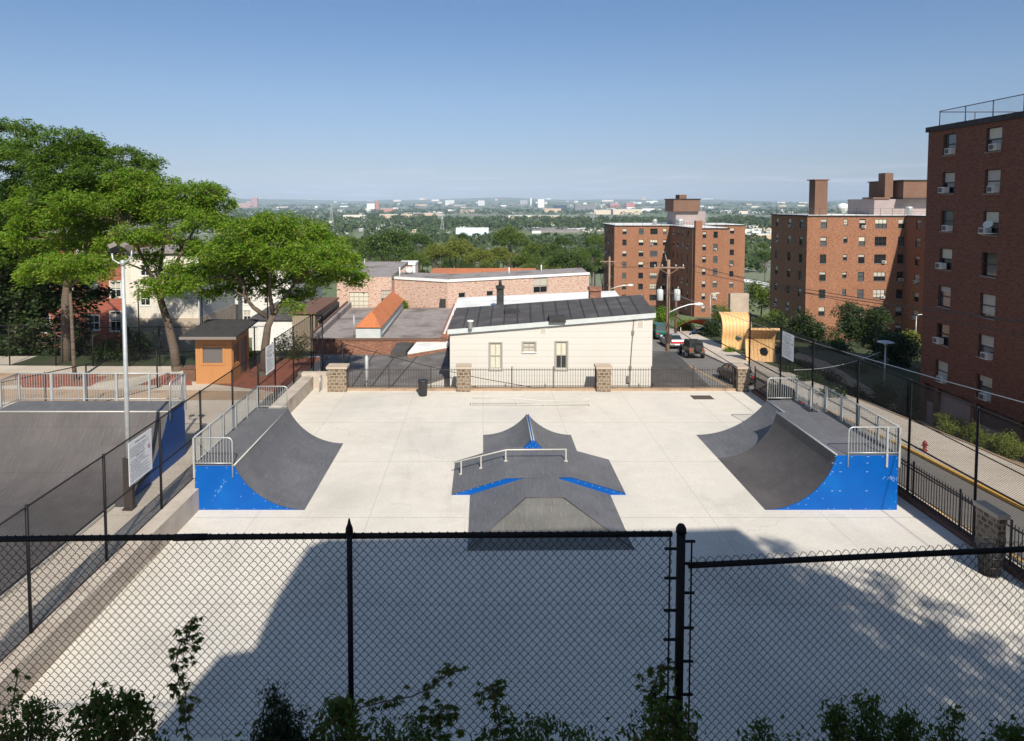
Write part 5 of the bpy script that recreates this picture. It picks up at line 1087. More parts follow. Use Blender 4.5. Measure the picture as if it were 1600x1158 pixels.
x, y = 27.2, 69; tag(MB().lathe([(.35, 0), (.5, .25), (.42, .6), (.2, .85), (.02, .9)], (0, 0, 0), 12).build('boulder', 'sculpture_wood', None, (x, y, terr(x, y) + .1)), 'small rounded orange play boulder on the pavement edge', 'boulder')
# ---------------------------------------------------------------- vehicles (local: nose at +y)
def loft(b, rings, close=True):
    n = len(rings[0]); b0 = len(b.v)
    for r in rings: b.v += [tuple(p) for p in r]
    for i in range(len(rings) - 1):
        for k in range(n): k2 = (k + 1) % n; b.f.append((b0 + i * n + k, b0 + i * n + k2, b0 + (i + 1) * n + k2, b0 + (i + 1) * n + k)); b.sm.append(False)
    b.f.append(tuple(b0 + k for k in reversed(range(n)))); b.sm.append(False); b.f.append(tuple(b0 + (len(rings) - 1) * n + k for k in range(n))); b.sm.append(False)
def wheel(par, x, y, r, w_=.22, name='wheel'):
    o = MB().lathe([(r * .6, -w_ / 2), (r * .94, -w_ / 2), (r, -w_ * .35), (r, w_ * .35), (r * .94, w_ / 2), (r * .6, w_ / 2)], (0, 0, 0), 18, axis=0).build(name, 'tyre', par, (x, y, r))
    MB().lathe([(.02, -w_ / 2 - .01), (r * .58, -w_ / 2 - .005), (r * .6, 0), (r * .58, w_ / 2 + .005), (.02, w_ / 2 + .01)], (0, 0, 0), 14, axis=0).build('rim', 'rim', o)
def car(label, x, y, z, rz, L, W_, body, paint, cab, H_=.55, wr=.33, pitch=0, kind='car', cat='car'):
    """body: list (y, z_low, z_belt); cab: (y0,y1,y2,y3,ztop) rear-base, rear-top, front-top, front-base"""
    t_ = thing(kind, label, cat, (x, y, z), rz); t_.rotation_euler.x = pitch; hw = W_ / 2; b = MB(); rings = []
    for yy, zl, zb in body:
        k = 1 - .12 * (abs(yy) / (L / 2)) ** 4
        rings.append([(-hw * k * .92, yy, zl), (-hw * k, yy, zl + (zb - zl) * .35), (-hw * k * .97, yy, zb - .06), (-hw * k * .85, yy, zb), (hw * k * .85, yy, zb), (hw * k * .97, yy, zb - .06), (hw * k, yy, zl + (zb - zl) * .35), (hw * k * .92, yy, zl)])
    loft(b, rings); b.build('body', paint, t_)
    y0, y1, y2, y3, zt = cab; zb = max(q for p, s_, q in body if y0 - .6 <= p <= y3 + .6) - .03
    def cabr(y, z, k): return [(-hw * k, y, z), (hw * k, y, z)]
    g = MB(); A = [(-hw * .84, y0, zb), (hw * .84, y0, zb), (hw * .84, y3, zb), (-hw * .84, y3, zb)]; T = [(-hw * .68, y1, zt - .05), (hw * .68, y1, zt - .05), (hw * .68, y2, zt - .05), (-hw * .68, y2, zt - .05)]
    for i in range(4): j = (i + 1) % 4; g.face([A[i], A[j], T[j], T[i]])
    g.build('windows', 'car_glass', t_)
    r = MB(); r.prism([(-hw * .7, y1 - .02), (hw * .7, y1 - .02), (hw * .7, y2 + .02), (-hw * .7, y2 + .02)], zt - .07, zt)
    for i in range(4): r.tube([A[i], T[i]], .045, 4)
    for s_ in (-1, 1): ym = (y1 + y2) / 2; r.tube([(s_ * hw * .845, (y0 + y3) / 2, zb), (s_ * hw * .69, ym, zt - .04)], .04, 4)
    r.build('roof', paint, t_)
    for sx in (-1, 1):
        for sy in (-.3, .31): wheel(t_, sx * (hw - .1), sy * L, wr)
        MB().box(sx * hw * .62 - .16, sx * hw * .62 + .16, -L / 2 - .0, -L / 2 + .1, H_ + .1, H_ + .25).build('tail_light', 'tail_red', t_)
        MB().box(sx * hw * .62 - .15, sx * hw * .62 + .15, L / 2 - .12, L / 2 - .0, H_, H_ + .14).build('headlight', 'head_lamp', t_)
    MB().box(-.26, .26, -L / 2 - .01, -L / 2 + .06, H_ - .1, H_ + .04).build('number_plate', 'white_paint', t_)
    MB().box(-hw * .86, hw * .86, -L / 2 - .03, -L / 2 + .2, .3, .46).box(-hw * .86, hw * .86, L / 2 - .2, L / 2 + .03, .3, .46).build('bumper', 'soft_top', t_)
    return t_
sed = [(-2.2, .45, .72), (-2.1, .3, .98), (-1.2, .25, 1.0), (0, .25, .98), (1.1, .25, .95), (1.9, .28, .82), (2.2, .4, .62)]
van = [(-2.2, .4, .9), (-2.15, .3, 1.1), (-1, .28, 1.1), (.8, .28, 1.08), (1.6, .3, 1.0), (2.2, .4, .8)]
def place(px_, Y): return AY(px_, 500, Y)[0]
sl_ = lambda Y: math.atan((zr(Y + 2) - zr(Y - 2)) / 4)
car('green minivan parked farthest up the side street', 20.9, 81, zr(81), 0, 4.5, 1.85, van, 'car_green', (-2.1, -1.8, .5, 1.5, 1.75), pitch=sl_(81), kind='parked_van', cat='van')
rc_ = car('silver saloon car with broad red tail lights parked behind the khaki off roader', 20.7, 74.3, zr(74.3), 0, 4.4, 1.75, sed, 'car_silver', (-1.5, -.9, .3, 1.1, 1.42), pitch=sl_(74), kind='parked_car')
MB().box(-.72, .72, -2.235, -2.2, .66, .86).build('light_bar', 'tail_red', rc_)
car('dark saloon car half hidden by the wooden utility pole', 18.6, 79.5, zr(79.5), 0, 4.4, 1.75, sed, 'car_black', (-1.5, -.9, .3, 1.1, 1.42), pitch=sl_(79), kind='parked_car')
car('dark saloon car in shade behind the far right stone pillar', 20.4, 54.5, zr(54.5), 0, 4.5, 1.78, sed, 'car_black', (-1.5, -.9, .3, 1.1, 1.42), pitch=sl_(54), kind='parked_car')
car('black car parked in shade below the taller end of the right railing', 19.9, 45.5, zr(45.5), 0, 4.5, 1.78, sed, 'car_black', (-1.5, -.9, .3, 1.1, 1.42), pitch=sl_(45), kind='parked_car')
# open off-roader
t_ = thing('off_roader', 'khaki off roader with black soft top and spare wheel on its tailgate', 'car', (20.85, 67.8, zr(67.8))); t_.rotation_euler.x = sl_(68)
b = MB(); b.box(-.72, .72, -1.85, -.2, .55, 1.1).box(-.72, .72, -.2, .3, .55, 1.05); b.prism([(-.72, .3), (.72, .3), (.6, 1.75), (-.6, 1.75)], .55, [1.12, 1.12, 1.02, 1.02]); b.build('body', 'car_khaki', t_)
for s_ in (-1, 1):
    b = MB(); b.prism([(s_ * .72, -1.7), (s_ * .9, -1.7), (s_ * .9, -.8), (s_ * .72, -.8)][::s_], .74, .8).build('wheel_arch', 'soft_top', t_); b = MB(); b.prism([(s_ * .6, .75), (s_ * .9, .75), (s_ * .9, 1.8), (s_ * .6, 1.8)][::s_], .78, .85); b.build('wheel_arch', 'soft_top', t_)
b = MB(); A = [(-.7, -1.84, 1.1), (.7, -1.84, 1.1), (.7, .3, 1.1), (-.7, .3, 1.1)]; T = [(-.62, -1.75, 1.72), (.62, -1.75, 1.72), (.62, .05, 1.75), (-.62, .05, 1.75)]
loft(b, [A, T]); b.build('soft_top', 'soft_top', t_)
b = MB(); b.face([(-.5, -1.845, 1.2), (.5, -1.845, 1.2), (.46, -1.79, 1.6), (-.46, -1.79, 1.6)]); b.face([(-.56, .3, 1.14), (.56, .3, 1.14), (.52, .12, 1.66), (-.52, .12, 1.66)][::-1]); b.build('windows', 'car_glass', t_)
for sx in (-1, 1):
    for sy in (-1.22, 1.25): wheel(t_, sx * .76, sy, .38, .26)
    MB().box(sx * .66 - .07, sx * .66 + .07, -1.9, -1.85, .82, 1.0).build('tail_light', 'tail_red', t_); MB().box(sx * .42 - .1, sx * .42 + .1, 1.72, 1.78, .72, .9).build('headlight', 'head_lamp', t_)
o = MB().lathe([(.02, -.13), (.3, -.13), (.37, -.08), (.37, .06), (.3, .1), (.02, .1)], (0, 0, 0), 18, axis=1).build('spare_wheel', 'soft_top', t_, (.12, -2.0, 1.02))
MB().box(-.75, .75, -1.98, -1.86, .5, .62).box(-.7, .7, 1.8, 1.92, .5, .62).build('bumper', 'soft_top', t_)

# ---------------------------------------------------------------- poles, lamps, wires
t_ = thing('utility_pole', 'tall wooden utility pole with two grey transformers and a white lamp arm', 'utility pole', (16.35, 60, zr(60) - .3))
top = 6.05 - zr(60) + .3
MB().tube([(0, 0, 0), (0, 0, top)], [.2, .14], 10).build('pole', 'timber_pole', t_)
MB().box(-1.35, 1.35, -.2, -.08, top - .75, top - .62).tube([(-.9, -.15, top - .72), (0, -.15, top - 1.3)], .03, 4).tube([(.9, -.15, top - .72), (0, -.15, top - 1.3)], .03, 4).build('crossarm', 'timber_pole', t_)
b = MB()
for x in (-1.25, -.6, .6, 1.25): b.lathe([(.05, top - .62), (.06, top - .5), (.03, top - .4)], (x, -.14, 0), 8)
b.tube([(-.2, -.1, top - .1), (-.35, -.1, top + .5)], .03, 4); b.build('insulator', 'galvanised', t_)
for s_ in (-1, 1):
    o = MB().lathe([(.02, 0), (.24, 0), (.28, .06), (.28, .9), (.2, 1.0), (.02, 1.02)], n=14).build('transformer', 'light_trim', t_, (s_ * .75, -.1, top - 3.6))
    MB().lathe([(.04, 1.0), (.05, 1.1), (.03, 1.25)], (.08, 0, 0), 8).build('bushing', 'galvanised', o)
MB().tube([(-.75, -.1, top - 3.0), (.75, -.1, top - 3.0)], .05, 5).tube([(-.75, -.1, top - 2.75), (.75, -.1, top - 2.75)], .03, 5).build('transformer_bracket', 'black_iron', t_)
o = MB().tube([(0, -.1, top - 4.7), (.9, -.15, top - 4.25), (1.8, -.2, top - 3.95), (2.3, -.2, top - 3.9)], .05, 6).build('lamp_arm', 'white_paint', t_)
MB().lathe([(.03, 0), (.13, .15), (.17, .45), (.12, .75), (.02, .85)], (0, 0, 0), 10, axis=0).build('lamp_head', 'white_paint', o, (2.2, -.2, top - 3.92))
b = MB(); b.box(-.3, .3, -.3, -.15, top - 7.3, top - 6.6); b.tube([(0, -.22, top - 6.6), (0, -.22, top - 1.4)], .035, 4); b.build('cable_box', 'black_iron', t_)
t2 = thing('utility_pole', 'distant wooden utility pole with crossarm and lamp arm beside the far tower', 'utility pole', (AY(952, 450, 115)[0], 115, -11)); tp = AY(952, 401, 115)[1] + 11
MB().tube([(0, 0, 0), (0, 0, tp)], [.22, .15], 8).build('pole', 'timber_pole', t2); MB().box(-1.6, 1.6, -.1, .05, tp - .9, tp - .74).tube([(-1, -.05, tp - .85), (0, -.05, tp - 1.6)], .03, 4).tube([(1, -.05, tp - .85), (0, -.05, tp - 1.6)], .03, 4).build('crossarm', 'timber_pole', t2)
MB().tube([(0, 0, tp - 5.6), (1.6, -.1, tp - 5.0), (3.1, -.1, tp - 4.85)], .06, 5).lathe([(.03, 3.0), (.2, 3.3), (.2, 3.8), (.03, 4.1)], (0, -.1, tp - 4.85), 8, axis=0).build('lamp_arm', 'white_paint', t2)
t3 = thing('utility_pole', 'shorter reddish wooden pole just right of the transformer pole', 'utility pole', (AY(1056, 500, 78)[0], 78, zr(78) - .2)); MB().tube([(0, 0, 0), (0, 0, AY(1056, 455, 78)[1] - zr(78))], [.17, .12], 8).build('pole', 'dark_pole', t3); MB().box(-.2, .2, -.35, -.15, 3.4, 4.2).build('cable_box', 'black_iron', t3)
def streetlamp(label, px_, py_, Y, kind='disc', base=None):
    x, z = AY(px_, py_, Y); zb = terr(x, Y) if base is None else base
    t_ = thing('street_lamp', label, 'lamp post', (x, Y, zb)); h = z - zb
    MB().tube([(0, 0, 0), (0, 0, h - .3)], [.07, .05], 8).build('pole', 'galvanised', t_)
    if kind == 'disc':
        MB().lathe([(.02, h - .02), (.4, h - .06), (.62, h - .12), (.62, h - .16), (.1, h - .2)], n=20).build('lamp_shade', 'light_trim', t_); MB().lathe([(.05, h - .5), (.13, h - .3), (.1, h - .2)], n=10).build('lamp_neck', 'galvanised', t_)
    else: MB().tube([(0, 0, h - .3), (.2, -.1, h - .05), (.9, -.1, h)], .045, 6).box(.8, 1.4, -.2, .0, h - .05, h + .07).build('lamp_arm', 'white_paint', t_)
streetlamp('grey park lamp with flat disc shade in the shady garden', 1384, 532, 54)
streetlamp('far lamp post with flat top against the cream blank wall', 1160, 469, 118)
streetlamp('far lamp post with small arm standing in the playground', 1110, 458, 112, 'arm')
streetlamp('lamp post with small arm beside the shady tower corner', 1432, 491, 92, 'arm')
def wire(name, pts, r, label, m='black_wire', sag=.6, cat='cable', group=None):
    P = []
    for (a, c) in zip(pts[:-1], pts[1:]):
        for i in range(13): k = i / 12; P.append((a[0] + (c[0] - a[0]) * k, a[1] + (c[1] - a[1]) * k, a[2] + (c[2] - a[2]) * k - sag * 4 * k * (1 - k)))
    tag(MB().tube(P, r, 5).build(name, m), label, cat, group)
wire('overhead_wire', [(15.1, 60, 5.9), (16.2, 7, 8.6)], .016, 'top left power line running from the crossarm past the right tower', group='power lines along the street')
wire('overhead_wire', [(16.95, 60, 5.9), (17.6, 7, 8.4)], .016, 'top middle power line running from the crossarm past the right tower', group='power lines along the street')
wire('overhead_wire', [(17.6, 60, 5.9), (18.4, 7, 7.6)], .016, 'lowest of the power lines that leave the crossarm', group='power lines along the street')
wire('overhead_wire', [(16.5, 60, 3.2), (17, 7, 6.0)], .018, 'pale cable crossing the lower windows of the right tower', m='galvanised', group='power lines along the street')
wire('phone_cable', [(16.5, 60, 1.3), (16.5, 30, 1.7), (16.6, 7, 2.2)], .035, 'thick black cable bundle dropping along the fence line', sag=.15)
wire('phone_cable', [(16.45, 60, .3), (16.4, 30, .8), (16.5, 7, 1.5)], .028, 'lower thin black cable dropping along the fence line', sag=.15)
wire('overhead_wire', [(15.1, 60, 5.9), (AY(940, 408, 115)[0], 115, AY(940, 408, 115)[1])], .018, 'power line from the near crossarm to the distant pole', sag=.8)
wire('overhead_wire', [(17.6, 60, 5.9), (AY(964, 408, 115)[0], 115, AY(964, 408, 115)[1])], .018, 'second power line from the near crossarm to the distant pole', sag=.9)
wire('service_cable', [(AY(1241, 578, 44)[0], 44, AY(1241, 578, 44)[1]), (AY(1315, 570, 52)[0], 52, AY(1315, 570, 52)[1]), (AY(1375, 550, 60)[0], 60, AY(1375, 550, 60)[1])], .03, 'pale service cable hanging across the shady garden', m='galvanised', sag=.1)
# tall thin mast by the iron fence left
x = AY(573, 590, 41)[0]; t_ = thing('steel_post', 'galvanised steel post rising behind the far iron fence left of the bin', 'post', (x, 41, -1)); MB().tube([(0, 0, 0), (0, 0, AY(573, 556, 41)[1] + 1)], .09, 10).lathe([(.1, 0), (.12, AY(573, 558, 41)[1] + 1), (.02, AY(573, 556, 41)[1] + 1.05)], n=10).build('pole', 'galvanised', t_)
wire('guy_wire', [(-8.9, 43, AY(500, 537, 43)[1]), (AY(735, 588, 40.6)[0], 40.6, AY(735, 588, 40.6)[1]), (AY(900, 615, 40.4)[0], 40.4, AY(900, 615, 40.4)[1])], .02, 'black wire sloping from the tall corner post down behind the fence', sag=.05)
t_ = thing('corner_post', 'tall black corner post behind the wide left pillar', 'post', (-8.95, 43, -2)); MB().tube([(0, 0, 0), (0, 0, AY(500, 535, 43)[1] + 2)], .06, 8).lathe([(.09, 0), (.08, .5), (.02, .55)], n=8).build('pole', 'black_paint', t_)
t_ = thing('handrail', 'small galvanised handrail loop left of the wide stone pillar', 'handrail', (-9.55, 39.3, 0)); MB().tube([(0, .6, 0), (0, .6, .75), (.0, .45, .9), (0, .15, .9), (0, 0, .75), (0, 0, 0)], .025, 7).build('rail', 'galvanised', t_); MB().tube([(0, .3, 0), (0, .3, .9)], .015, 6).build('post', 'galvanised', t_)

# ---------------------------------------------------------------- foliage
NR = np.random.default_rng(11)
def leaf_cards(C, D, size, aspect, up=.35, jitter=.35):
    """diamond leaves at centres C, long axis D"""
    n = len(C); D = D / (np.linalg.norm(D, axis=1, keepdims=True) + 1e-9)
    r = NR.normal(size=(n, 3)); r[:, 2] += up * 2.2; s = np.cross(D, r); s /= np.linalg.norm(s, axis=1, keepdims=True) + 1e-9
    L = size * NR.uniform(1 - jitter, 1 + jitter, (n, 1)); nrm = np.cross(s, D)
    P = np.stack([C - D * L * .5, C + s * L * aspect * .5 + nrm * L * .06, C + D * L * .5, C - s * L * aspect * .5 + nrm * L * .06], 1)
    return P.reshape(-1, 3), np.arange(4 * n).reshape(n, 4)
def spray(clumps, dens, size, aspect, flat=.28, sub=.5, droop=.5, gap=.12):
    """clumps (x,y,z,rx,ry,rz): twig clusters spread through each, leaves through each cluster"""
    Cs = []; Ds = []
    for (x, y, z, rx, ry, rz) in clumps:
        ns = max(6, int(dens * (rx * ry + rx * rz) / (sub * sub)))
        d = NR.normal(size=(ns, 3)); d /= np.linalg.norm(d, axis=1, keepdims=True); d *= NR.uniform(.25, 1, (ns, 1)) ** .45
        sc = d * [rx, ry, rz] + [x, y, z]
        per = NR.integers(26, 62, ns)
        idx = np.repeat(np.arange(ns), per); base = sc[idx]; out = base - [x, y, z]; out[:, 2] *= .3
        out /= np.linalg.norm(out, axis=1, keepdims=True) + 1e-6
        g = NR.normal(size=(len(idx), 3)) * [sub * .55, sub * .55, sub * flat]
        # drooping towards the twig's edge
        g[:, 2] -= (g[:, 0] ** 2 + g[:, 1] ** 2) / (sub) * .45
        Cs.append(base + g); h = g.copy(); h[:, 2] = 0; Ds.append(h * 1.5 + out * .3 + NR.normal(size=g.shape) * .25 + [0, 0, -droop * .4])
    return leaf_cards(np.concatenate(Cs), np.concatenate(Ds), size, aspect)
def limb(b, pts, r0, r1, n=7): m = len(pts); b.tube(pts, [r0 + (r1 - r0) * i / (m - 1) for i in range(m)], n)
def px_tree(name, label, cat, Y, trunk, clumps, mleaf, dens=1.0, size=.2, aspect=.36, seed=1, r0=.26, dy=2.6, flatz=.44, sub=.4, limbs=(), group=None):
    """trunk: sight points at distance Y; clumps (px,py,radius px) given a spread in depth"""
    rr = random.Random(seed); T = [AY(p, q, Y) for p, q in trunk]; base = T[0]
    t_ = thing(name, label, cat, (base[0], Y, base[1]), group=group); O = Vector((base[0], Y, base[1]))
    W3 = []; 
    for (p, q, r) in clumps:
        x, z = AY(p, q, Y); R_ = r / F_PX * Y; off = rr.uniform(-dy, dy); k = (Y + off) / Y
        W3.append((x * k, Y + off, EYE + (z - EYE) * k, R_, R_ * rr.uniform(.8, 1.15), R_ * flatz * rr.uniform(.85, 1.25)))
    b = MB(); tp = [Vector((x, Y + rr.uniform(-.1, .1), z)) - O for x, z in T]; tp[0] = Vector((0, 0, -.15)); limb(b, tp, r0, r0 * .55, 10)
    b.lathe([(r0 * 1.5, -.2), (r0 * 1.15, .15), (r0 * .98, .5)], n=10)
    top = tp[-1]
    for L in limbs:
        P = [Vector((AY(p, q, Y)[0], Y + dyy, AY(p, q, Y)[1])) - O for p, q, dyy in L]; limb(b, P, r0 * .5, r0 * .22, 7)
    anchors = [p for p in tp[1:]] + [Vector((AY(p, q, Y)[0], Y + dyy, AY(p, q, Y)[1])) - O for L in limbs for p, q, dyy in L]
    for (x, y, z, rx, ry, rz) in W3:
        c = Vector((x, y, z)) - O; a = min(anchors, key=lambda v: (v - c).length + max(0, v.z - c.z) * 1.5); d = (c - a)
        m1 = a + d * .5 + Vector((rr.uniform(-.3, .3), rr.uniform(-.3, .3), rr.uniform(0, .5))); limb(b, [a, m1, c], r0 * .22, .03, 5)
        for k in range(4):
            q = rr.uniform(0, 6.28); e = c + Vector((math.cos(q) * rx * .7, math.sin(q) * ry * .7, rr.uniform(-.2, .4) * rz)); limb(b, [c - d * .12, (c + e) / 2 + Vector((0, 0, .12)), e], .035, .012, 4)
    b.build('trunk', 'bark', t_)
    v, q_ = spray([(x - O.x, y - O.y, z - O.z, rx, ry, rz) for x, y, z, rx, ry, rz in W3], dens, size, aspect, sub=sub)
    ob('crown', npmesh('crown', v, q_, mleaf), t_); return t_
px_tree('honey_locust_tree', 'bright green feathery locust tree with forked dark trunk right of the kiosk', 'tree', 40.3,
    [(412, 592), (414, 545), (419, 510), (427, 492)],
    [(430, 348, 42), (385, 362, 46), (470, 358, 46), (335, 392, 44), (420, 385, 60), (495, 385, 50), (535, 412, 34), (360, 418, 50), (440, 420, 50), (505, 428, 42), (552, 432, 22), (318, 425, 34), (400, 445, 38), (465, 455, 30), (350, 452, 22), (300, 440, 26), (455, 478, 16), (560, 440, 14), (385, 400, 50), (460, 400, 52), (278, 432, 24), (330, 458, 18), (520, 400, 36), (410, 350, 40)],
    'locust_leaf', dens=3.0, size=.2, seed=4, r0=.3, limbs=[[(416, 495, 0), (398, 480, -.2), (386, 462, -.4), (384, 440, -.5)], [(427, 492, 0), (440, 470, .3), (455, 445, .6)], [(427, 492, 0), (424, 460, -.3), (426, 425, -.4)]])
px_tree('honey_locust_tree', 'yellow green locust tree with tall leaning trunk left of the kiosk', 'tree', 41.5,
    [(277, 584), (272, 545), (262, 505), (252, 470), (246, 440)],
    [(200, 278, 40), (152, 292, 44), (248, 286, 34), (308, 302, 44), (340, 318, 26), (110, 312, 40), (272, 328, 44), (205, 325, 44), (318, 345, 34), (64, 300, 34), (252, 365, 36), (300, 385, 30), (150, 345, 36), (232, 402, 26), (262, 425, 28), (235, 448, 24), (285, 415, 24), (320, 300, 36), (225, 300, 44), (175, 318, 46), (40, 318, 30), (130, 290, 40), (300, 330, 40), (195, 300, 46), (60, 345, 38), (105, 372, 34), (150, 378, 34), (190, 368, 34), (30, 372, 34), (170, 405, 18), (215, 330, 44), (90, 336, 30), (270, 452, 18), (345, 340, 18)],
    'locust_leaf', dens=3.0, size=.2, seed=9, r0=.3, limbs=[[(250, 465, 0), (238, 425, -.3), (222, 390, -.4), (210, 350, -.5)], [(250, 465, 0), (262, 430, .3), (280, 390, .6), (300, 350, .8)], [(247, 440, 0), (246, 400, .6), (250, 350, .8)]])
px_tree('honey_locust_tree', 'tall dark green locust tree rising highest at the left edge', 'tree', 44,
    [(104, 584), (103, 530), (104, 470), (108, 410), (112, 360)],
    [(35, 200, 24), (8, 195, 22), (60, 235, 46), (110, 215, 38), (142, 228, 26), (20, 250, 44), (92, 262, 46), (195, 244, 36), (232, 252, 26), (0, 300, 46), (45, 335, 44), (95, 335, 36), (20, 395, 44), (60, 290, 50), (150, 265, 40), (125, 240, 40), (-20, 230, 40), (-30, 330, 50), (215, 268, 30), (60, 385, 36), (140, 345, 42), (175, 385, 30), (20, 350, 46), (110, 300, 50)],
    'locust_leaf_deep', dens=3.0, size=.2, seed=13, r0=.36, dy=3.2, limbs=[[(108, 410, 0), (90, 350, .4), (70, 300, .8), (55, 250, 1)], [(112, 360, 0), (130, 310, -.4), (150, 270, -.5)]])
px_tree('honey_locust_tree', 'low spreading locust bough tree with bright skirt of leaves above the railing left', 'tree', 39.0,
    [(118, 604), (116, 560), (112, 500), (108, 450)],
    [(90, 412, 40), (135, 408, 36), (55, 418, 28), (158, 418, 22), (110, 425, 34), (40, 432, 16), (150, 432, 18), (185, 405, 12)],
    'locust_leaf', dens=3.0, size=.2, seed=17, r0=.13, dy=1.6, flatz=.34)
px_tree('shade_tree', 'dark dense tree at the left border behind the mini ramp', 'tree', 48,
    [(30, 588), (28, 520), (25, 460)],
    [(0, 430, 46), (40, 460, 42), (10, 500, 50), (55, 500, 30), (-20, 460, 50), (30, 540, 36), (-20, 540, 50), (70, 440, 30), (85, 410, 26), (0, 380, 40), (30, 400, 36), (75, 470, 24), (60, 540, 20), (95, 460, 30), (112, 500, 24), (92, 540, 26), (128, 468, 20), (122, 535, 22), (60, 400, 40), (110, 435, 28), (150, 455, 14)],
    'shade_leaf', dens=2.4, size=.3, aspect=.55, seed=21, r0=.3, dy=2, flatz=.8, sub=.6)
def bush(name, label, cat, x, y, z, rx, ry, rz, mleaf, dens=1.2, size=.12, sub=.3, seed=1, group=None, aspect=.5, stems=5):
    t_ = thing(name, label, cat, (x, y, z), group=group); rr = random.Random(seed); n = 7
    cl = [(rr.uniform(-.6, .6) * rx, rr.uniform(-.6, .6) * ry, rz * rr.uniform(.45, 1.2), rx * .5, ry * .5, rz * .45) for _ in range(n)] + [(0, 0, rz * .8, rx * .8, ry * .8, rz * .7)]
    v, q_ = spray(cl, dens, size, aspect, sub=sub, flat=.6); ob('foliage', npmesh('foliage', v, q_, mleaf), t_)
    b = MB(); [limb(b, [(0, 0, -.1), (c[0] * .5, c[1] * .5, c[2] * .5), c[:3]], .03, .01, 4) for c in cl]; b.build('stems', 'bark', t_); return t_
def pbush(px_, py_, Y, rp, label, mleaf='shade_leaf', name='shrub', h=.9, zb=None, **k):
    x, z = AY(px_, py_, Y); r = rp / F_PX * Y; g = terr(x, Y) if zb is None else zb
    return bush(name, label, 'shrub', x, Y, g, r, r * .8, max(.4, (z - g) * h / 1.3), mleaf, **k)
pbush(205, 508, 44.2, 34, 'dark arching shrub behind the fence left of the mast', size=.16, sub=.4, zb=LZ, h=.8, seed=2, dens=.9)
pbush(165, 535, 44.0, 26, 'low dark shrub in tree shade behind the leftmost trunk', size=.16, sub=.4, zb=LZ, seed=3)
pbush(455, 515, 45, 26, 'small sunny shrub behind the fence right of the third locust', 'olive_leaf', size=.14, sub=.35, seed=5, h=.8)
pbush(385, 552, 44.5, 16, 'bright green bush beside the kiosk wall', 'locust_leaf', size=.14, sub=.3, seed=6, zb=.2)
pbush(632, 478, 71, 5, 'little green plant growing at the end of the orange roof', 'locust_leaf', size=.14, sub=.3, seed=7, zb=0.0, h=1)
for i, (p, q, Y, r, l) in enumerate(((1488, 678, 39.5, 24, 'clipped yellow green hedge nearest the tower corner'), (1545, 703, 35.5, 20, 'middle clipped yellow green hedge along the tower base'), (1575, 715, 33.6, 24, 'clipped yellow green hedge at the right edge'), (1520, 692, 37.4, 12, 'small clipped yellow green hedge between two larger ones'))):
    x, y = G(p, q + 14, -3.4 + (39.5 - Y) * .05); z = zr(y) - (x - 26.3) * .36 + .12; rr_ = r / F_PX * y
    bush('hedge', l, 'hedge', x, y, z, rr_ * 1.0, rr_ * 1.3, .75, 'hedge_leaf', dens=1.6, size=.09, sub=.22, seed=30 + i, group='clipped hedges at the tower base')
# park trees right of centre
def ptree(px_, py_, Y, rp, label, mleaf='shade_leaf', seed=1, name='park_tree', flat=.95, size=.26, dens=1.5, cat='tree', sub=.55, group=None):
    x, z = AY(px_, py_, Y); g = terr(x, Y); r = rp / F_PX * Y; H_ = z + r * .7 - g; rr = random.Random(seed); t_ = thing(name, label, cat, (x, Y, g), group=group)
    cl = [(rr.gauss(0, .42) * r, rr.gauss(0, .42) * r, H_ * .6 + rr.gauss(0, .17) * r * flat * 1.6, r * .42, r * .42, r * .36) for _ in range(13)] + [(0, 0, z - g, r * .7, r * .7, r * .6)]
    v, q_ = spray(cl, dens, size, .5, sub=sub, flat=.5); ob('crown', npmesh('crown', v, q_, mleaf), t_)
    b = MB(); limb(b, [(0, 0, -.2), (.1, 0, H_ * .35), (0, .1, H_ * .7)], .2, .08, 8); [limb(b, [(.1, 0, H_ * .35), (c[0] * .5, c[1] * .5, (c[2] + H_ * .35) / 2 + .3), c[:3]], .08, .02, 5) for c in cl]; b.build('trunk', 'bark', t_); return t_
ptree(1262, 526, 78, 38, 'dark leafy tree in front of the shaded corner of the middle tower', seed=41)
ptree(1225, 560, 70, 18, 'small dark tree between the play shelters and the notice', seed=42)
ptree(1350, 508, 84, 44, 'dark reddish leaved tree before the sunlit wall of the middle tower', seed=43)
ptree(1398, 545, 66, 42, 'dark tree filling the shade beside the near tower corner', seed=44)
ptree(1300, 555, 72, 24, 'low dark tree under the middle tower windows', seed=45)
ptree(1421, 525, 88, 12, 'pale flowering bush by the shaded tower entrance', 'olive_leaf', seed=46)
ptree(1128, 487, 100, 16, 'young green tree at the playground behind the taller shelter', 'oak_leaf', seed=47, size=.2)
ptree(1112, 515, 82, 13, 'dark small tree beside the blue play canopy', seed=48)
ptree(1070, 508, 88, 10, 'thin light green tree left of the red canopy', 'locust_leaf', seed=49, size=.18)
ptree(1036, 490, 105, 14, 'green tree at the roadside behind the white house roof', 'locust_leaf', seed=50)
ptree(1190, 455, 150, 26, 'broad green tree between the two farther towers', 'oak_leaf', seed=51, size=.5, sub=1.2)
ptree(1192, 505, 108, 18, 'creeper covered dark tree left of the middle tower', 'oak_leaf', seed=52)
ptree(1216, 495, 98, 14, 'leafy tree at the shaded side of the middle tower', 'oak_leaf', seed=53)
pbush(1235, 590, 58, 16, 'low round bush at the foot of the nearer play shelter', size=.16, sub=.4, seed=54, h=.7)
pbush(1140, 540, 70, 10, 'low green planting by the taller play shelter', 'locust_leaf', size=.14, sub=.3, seed=55, h=.6)
pbush(1330, 615, 52, 26, 'dark low shrub in the shady garden behind the fence', size=.16, sub=.4, seed=56, h=.8)
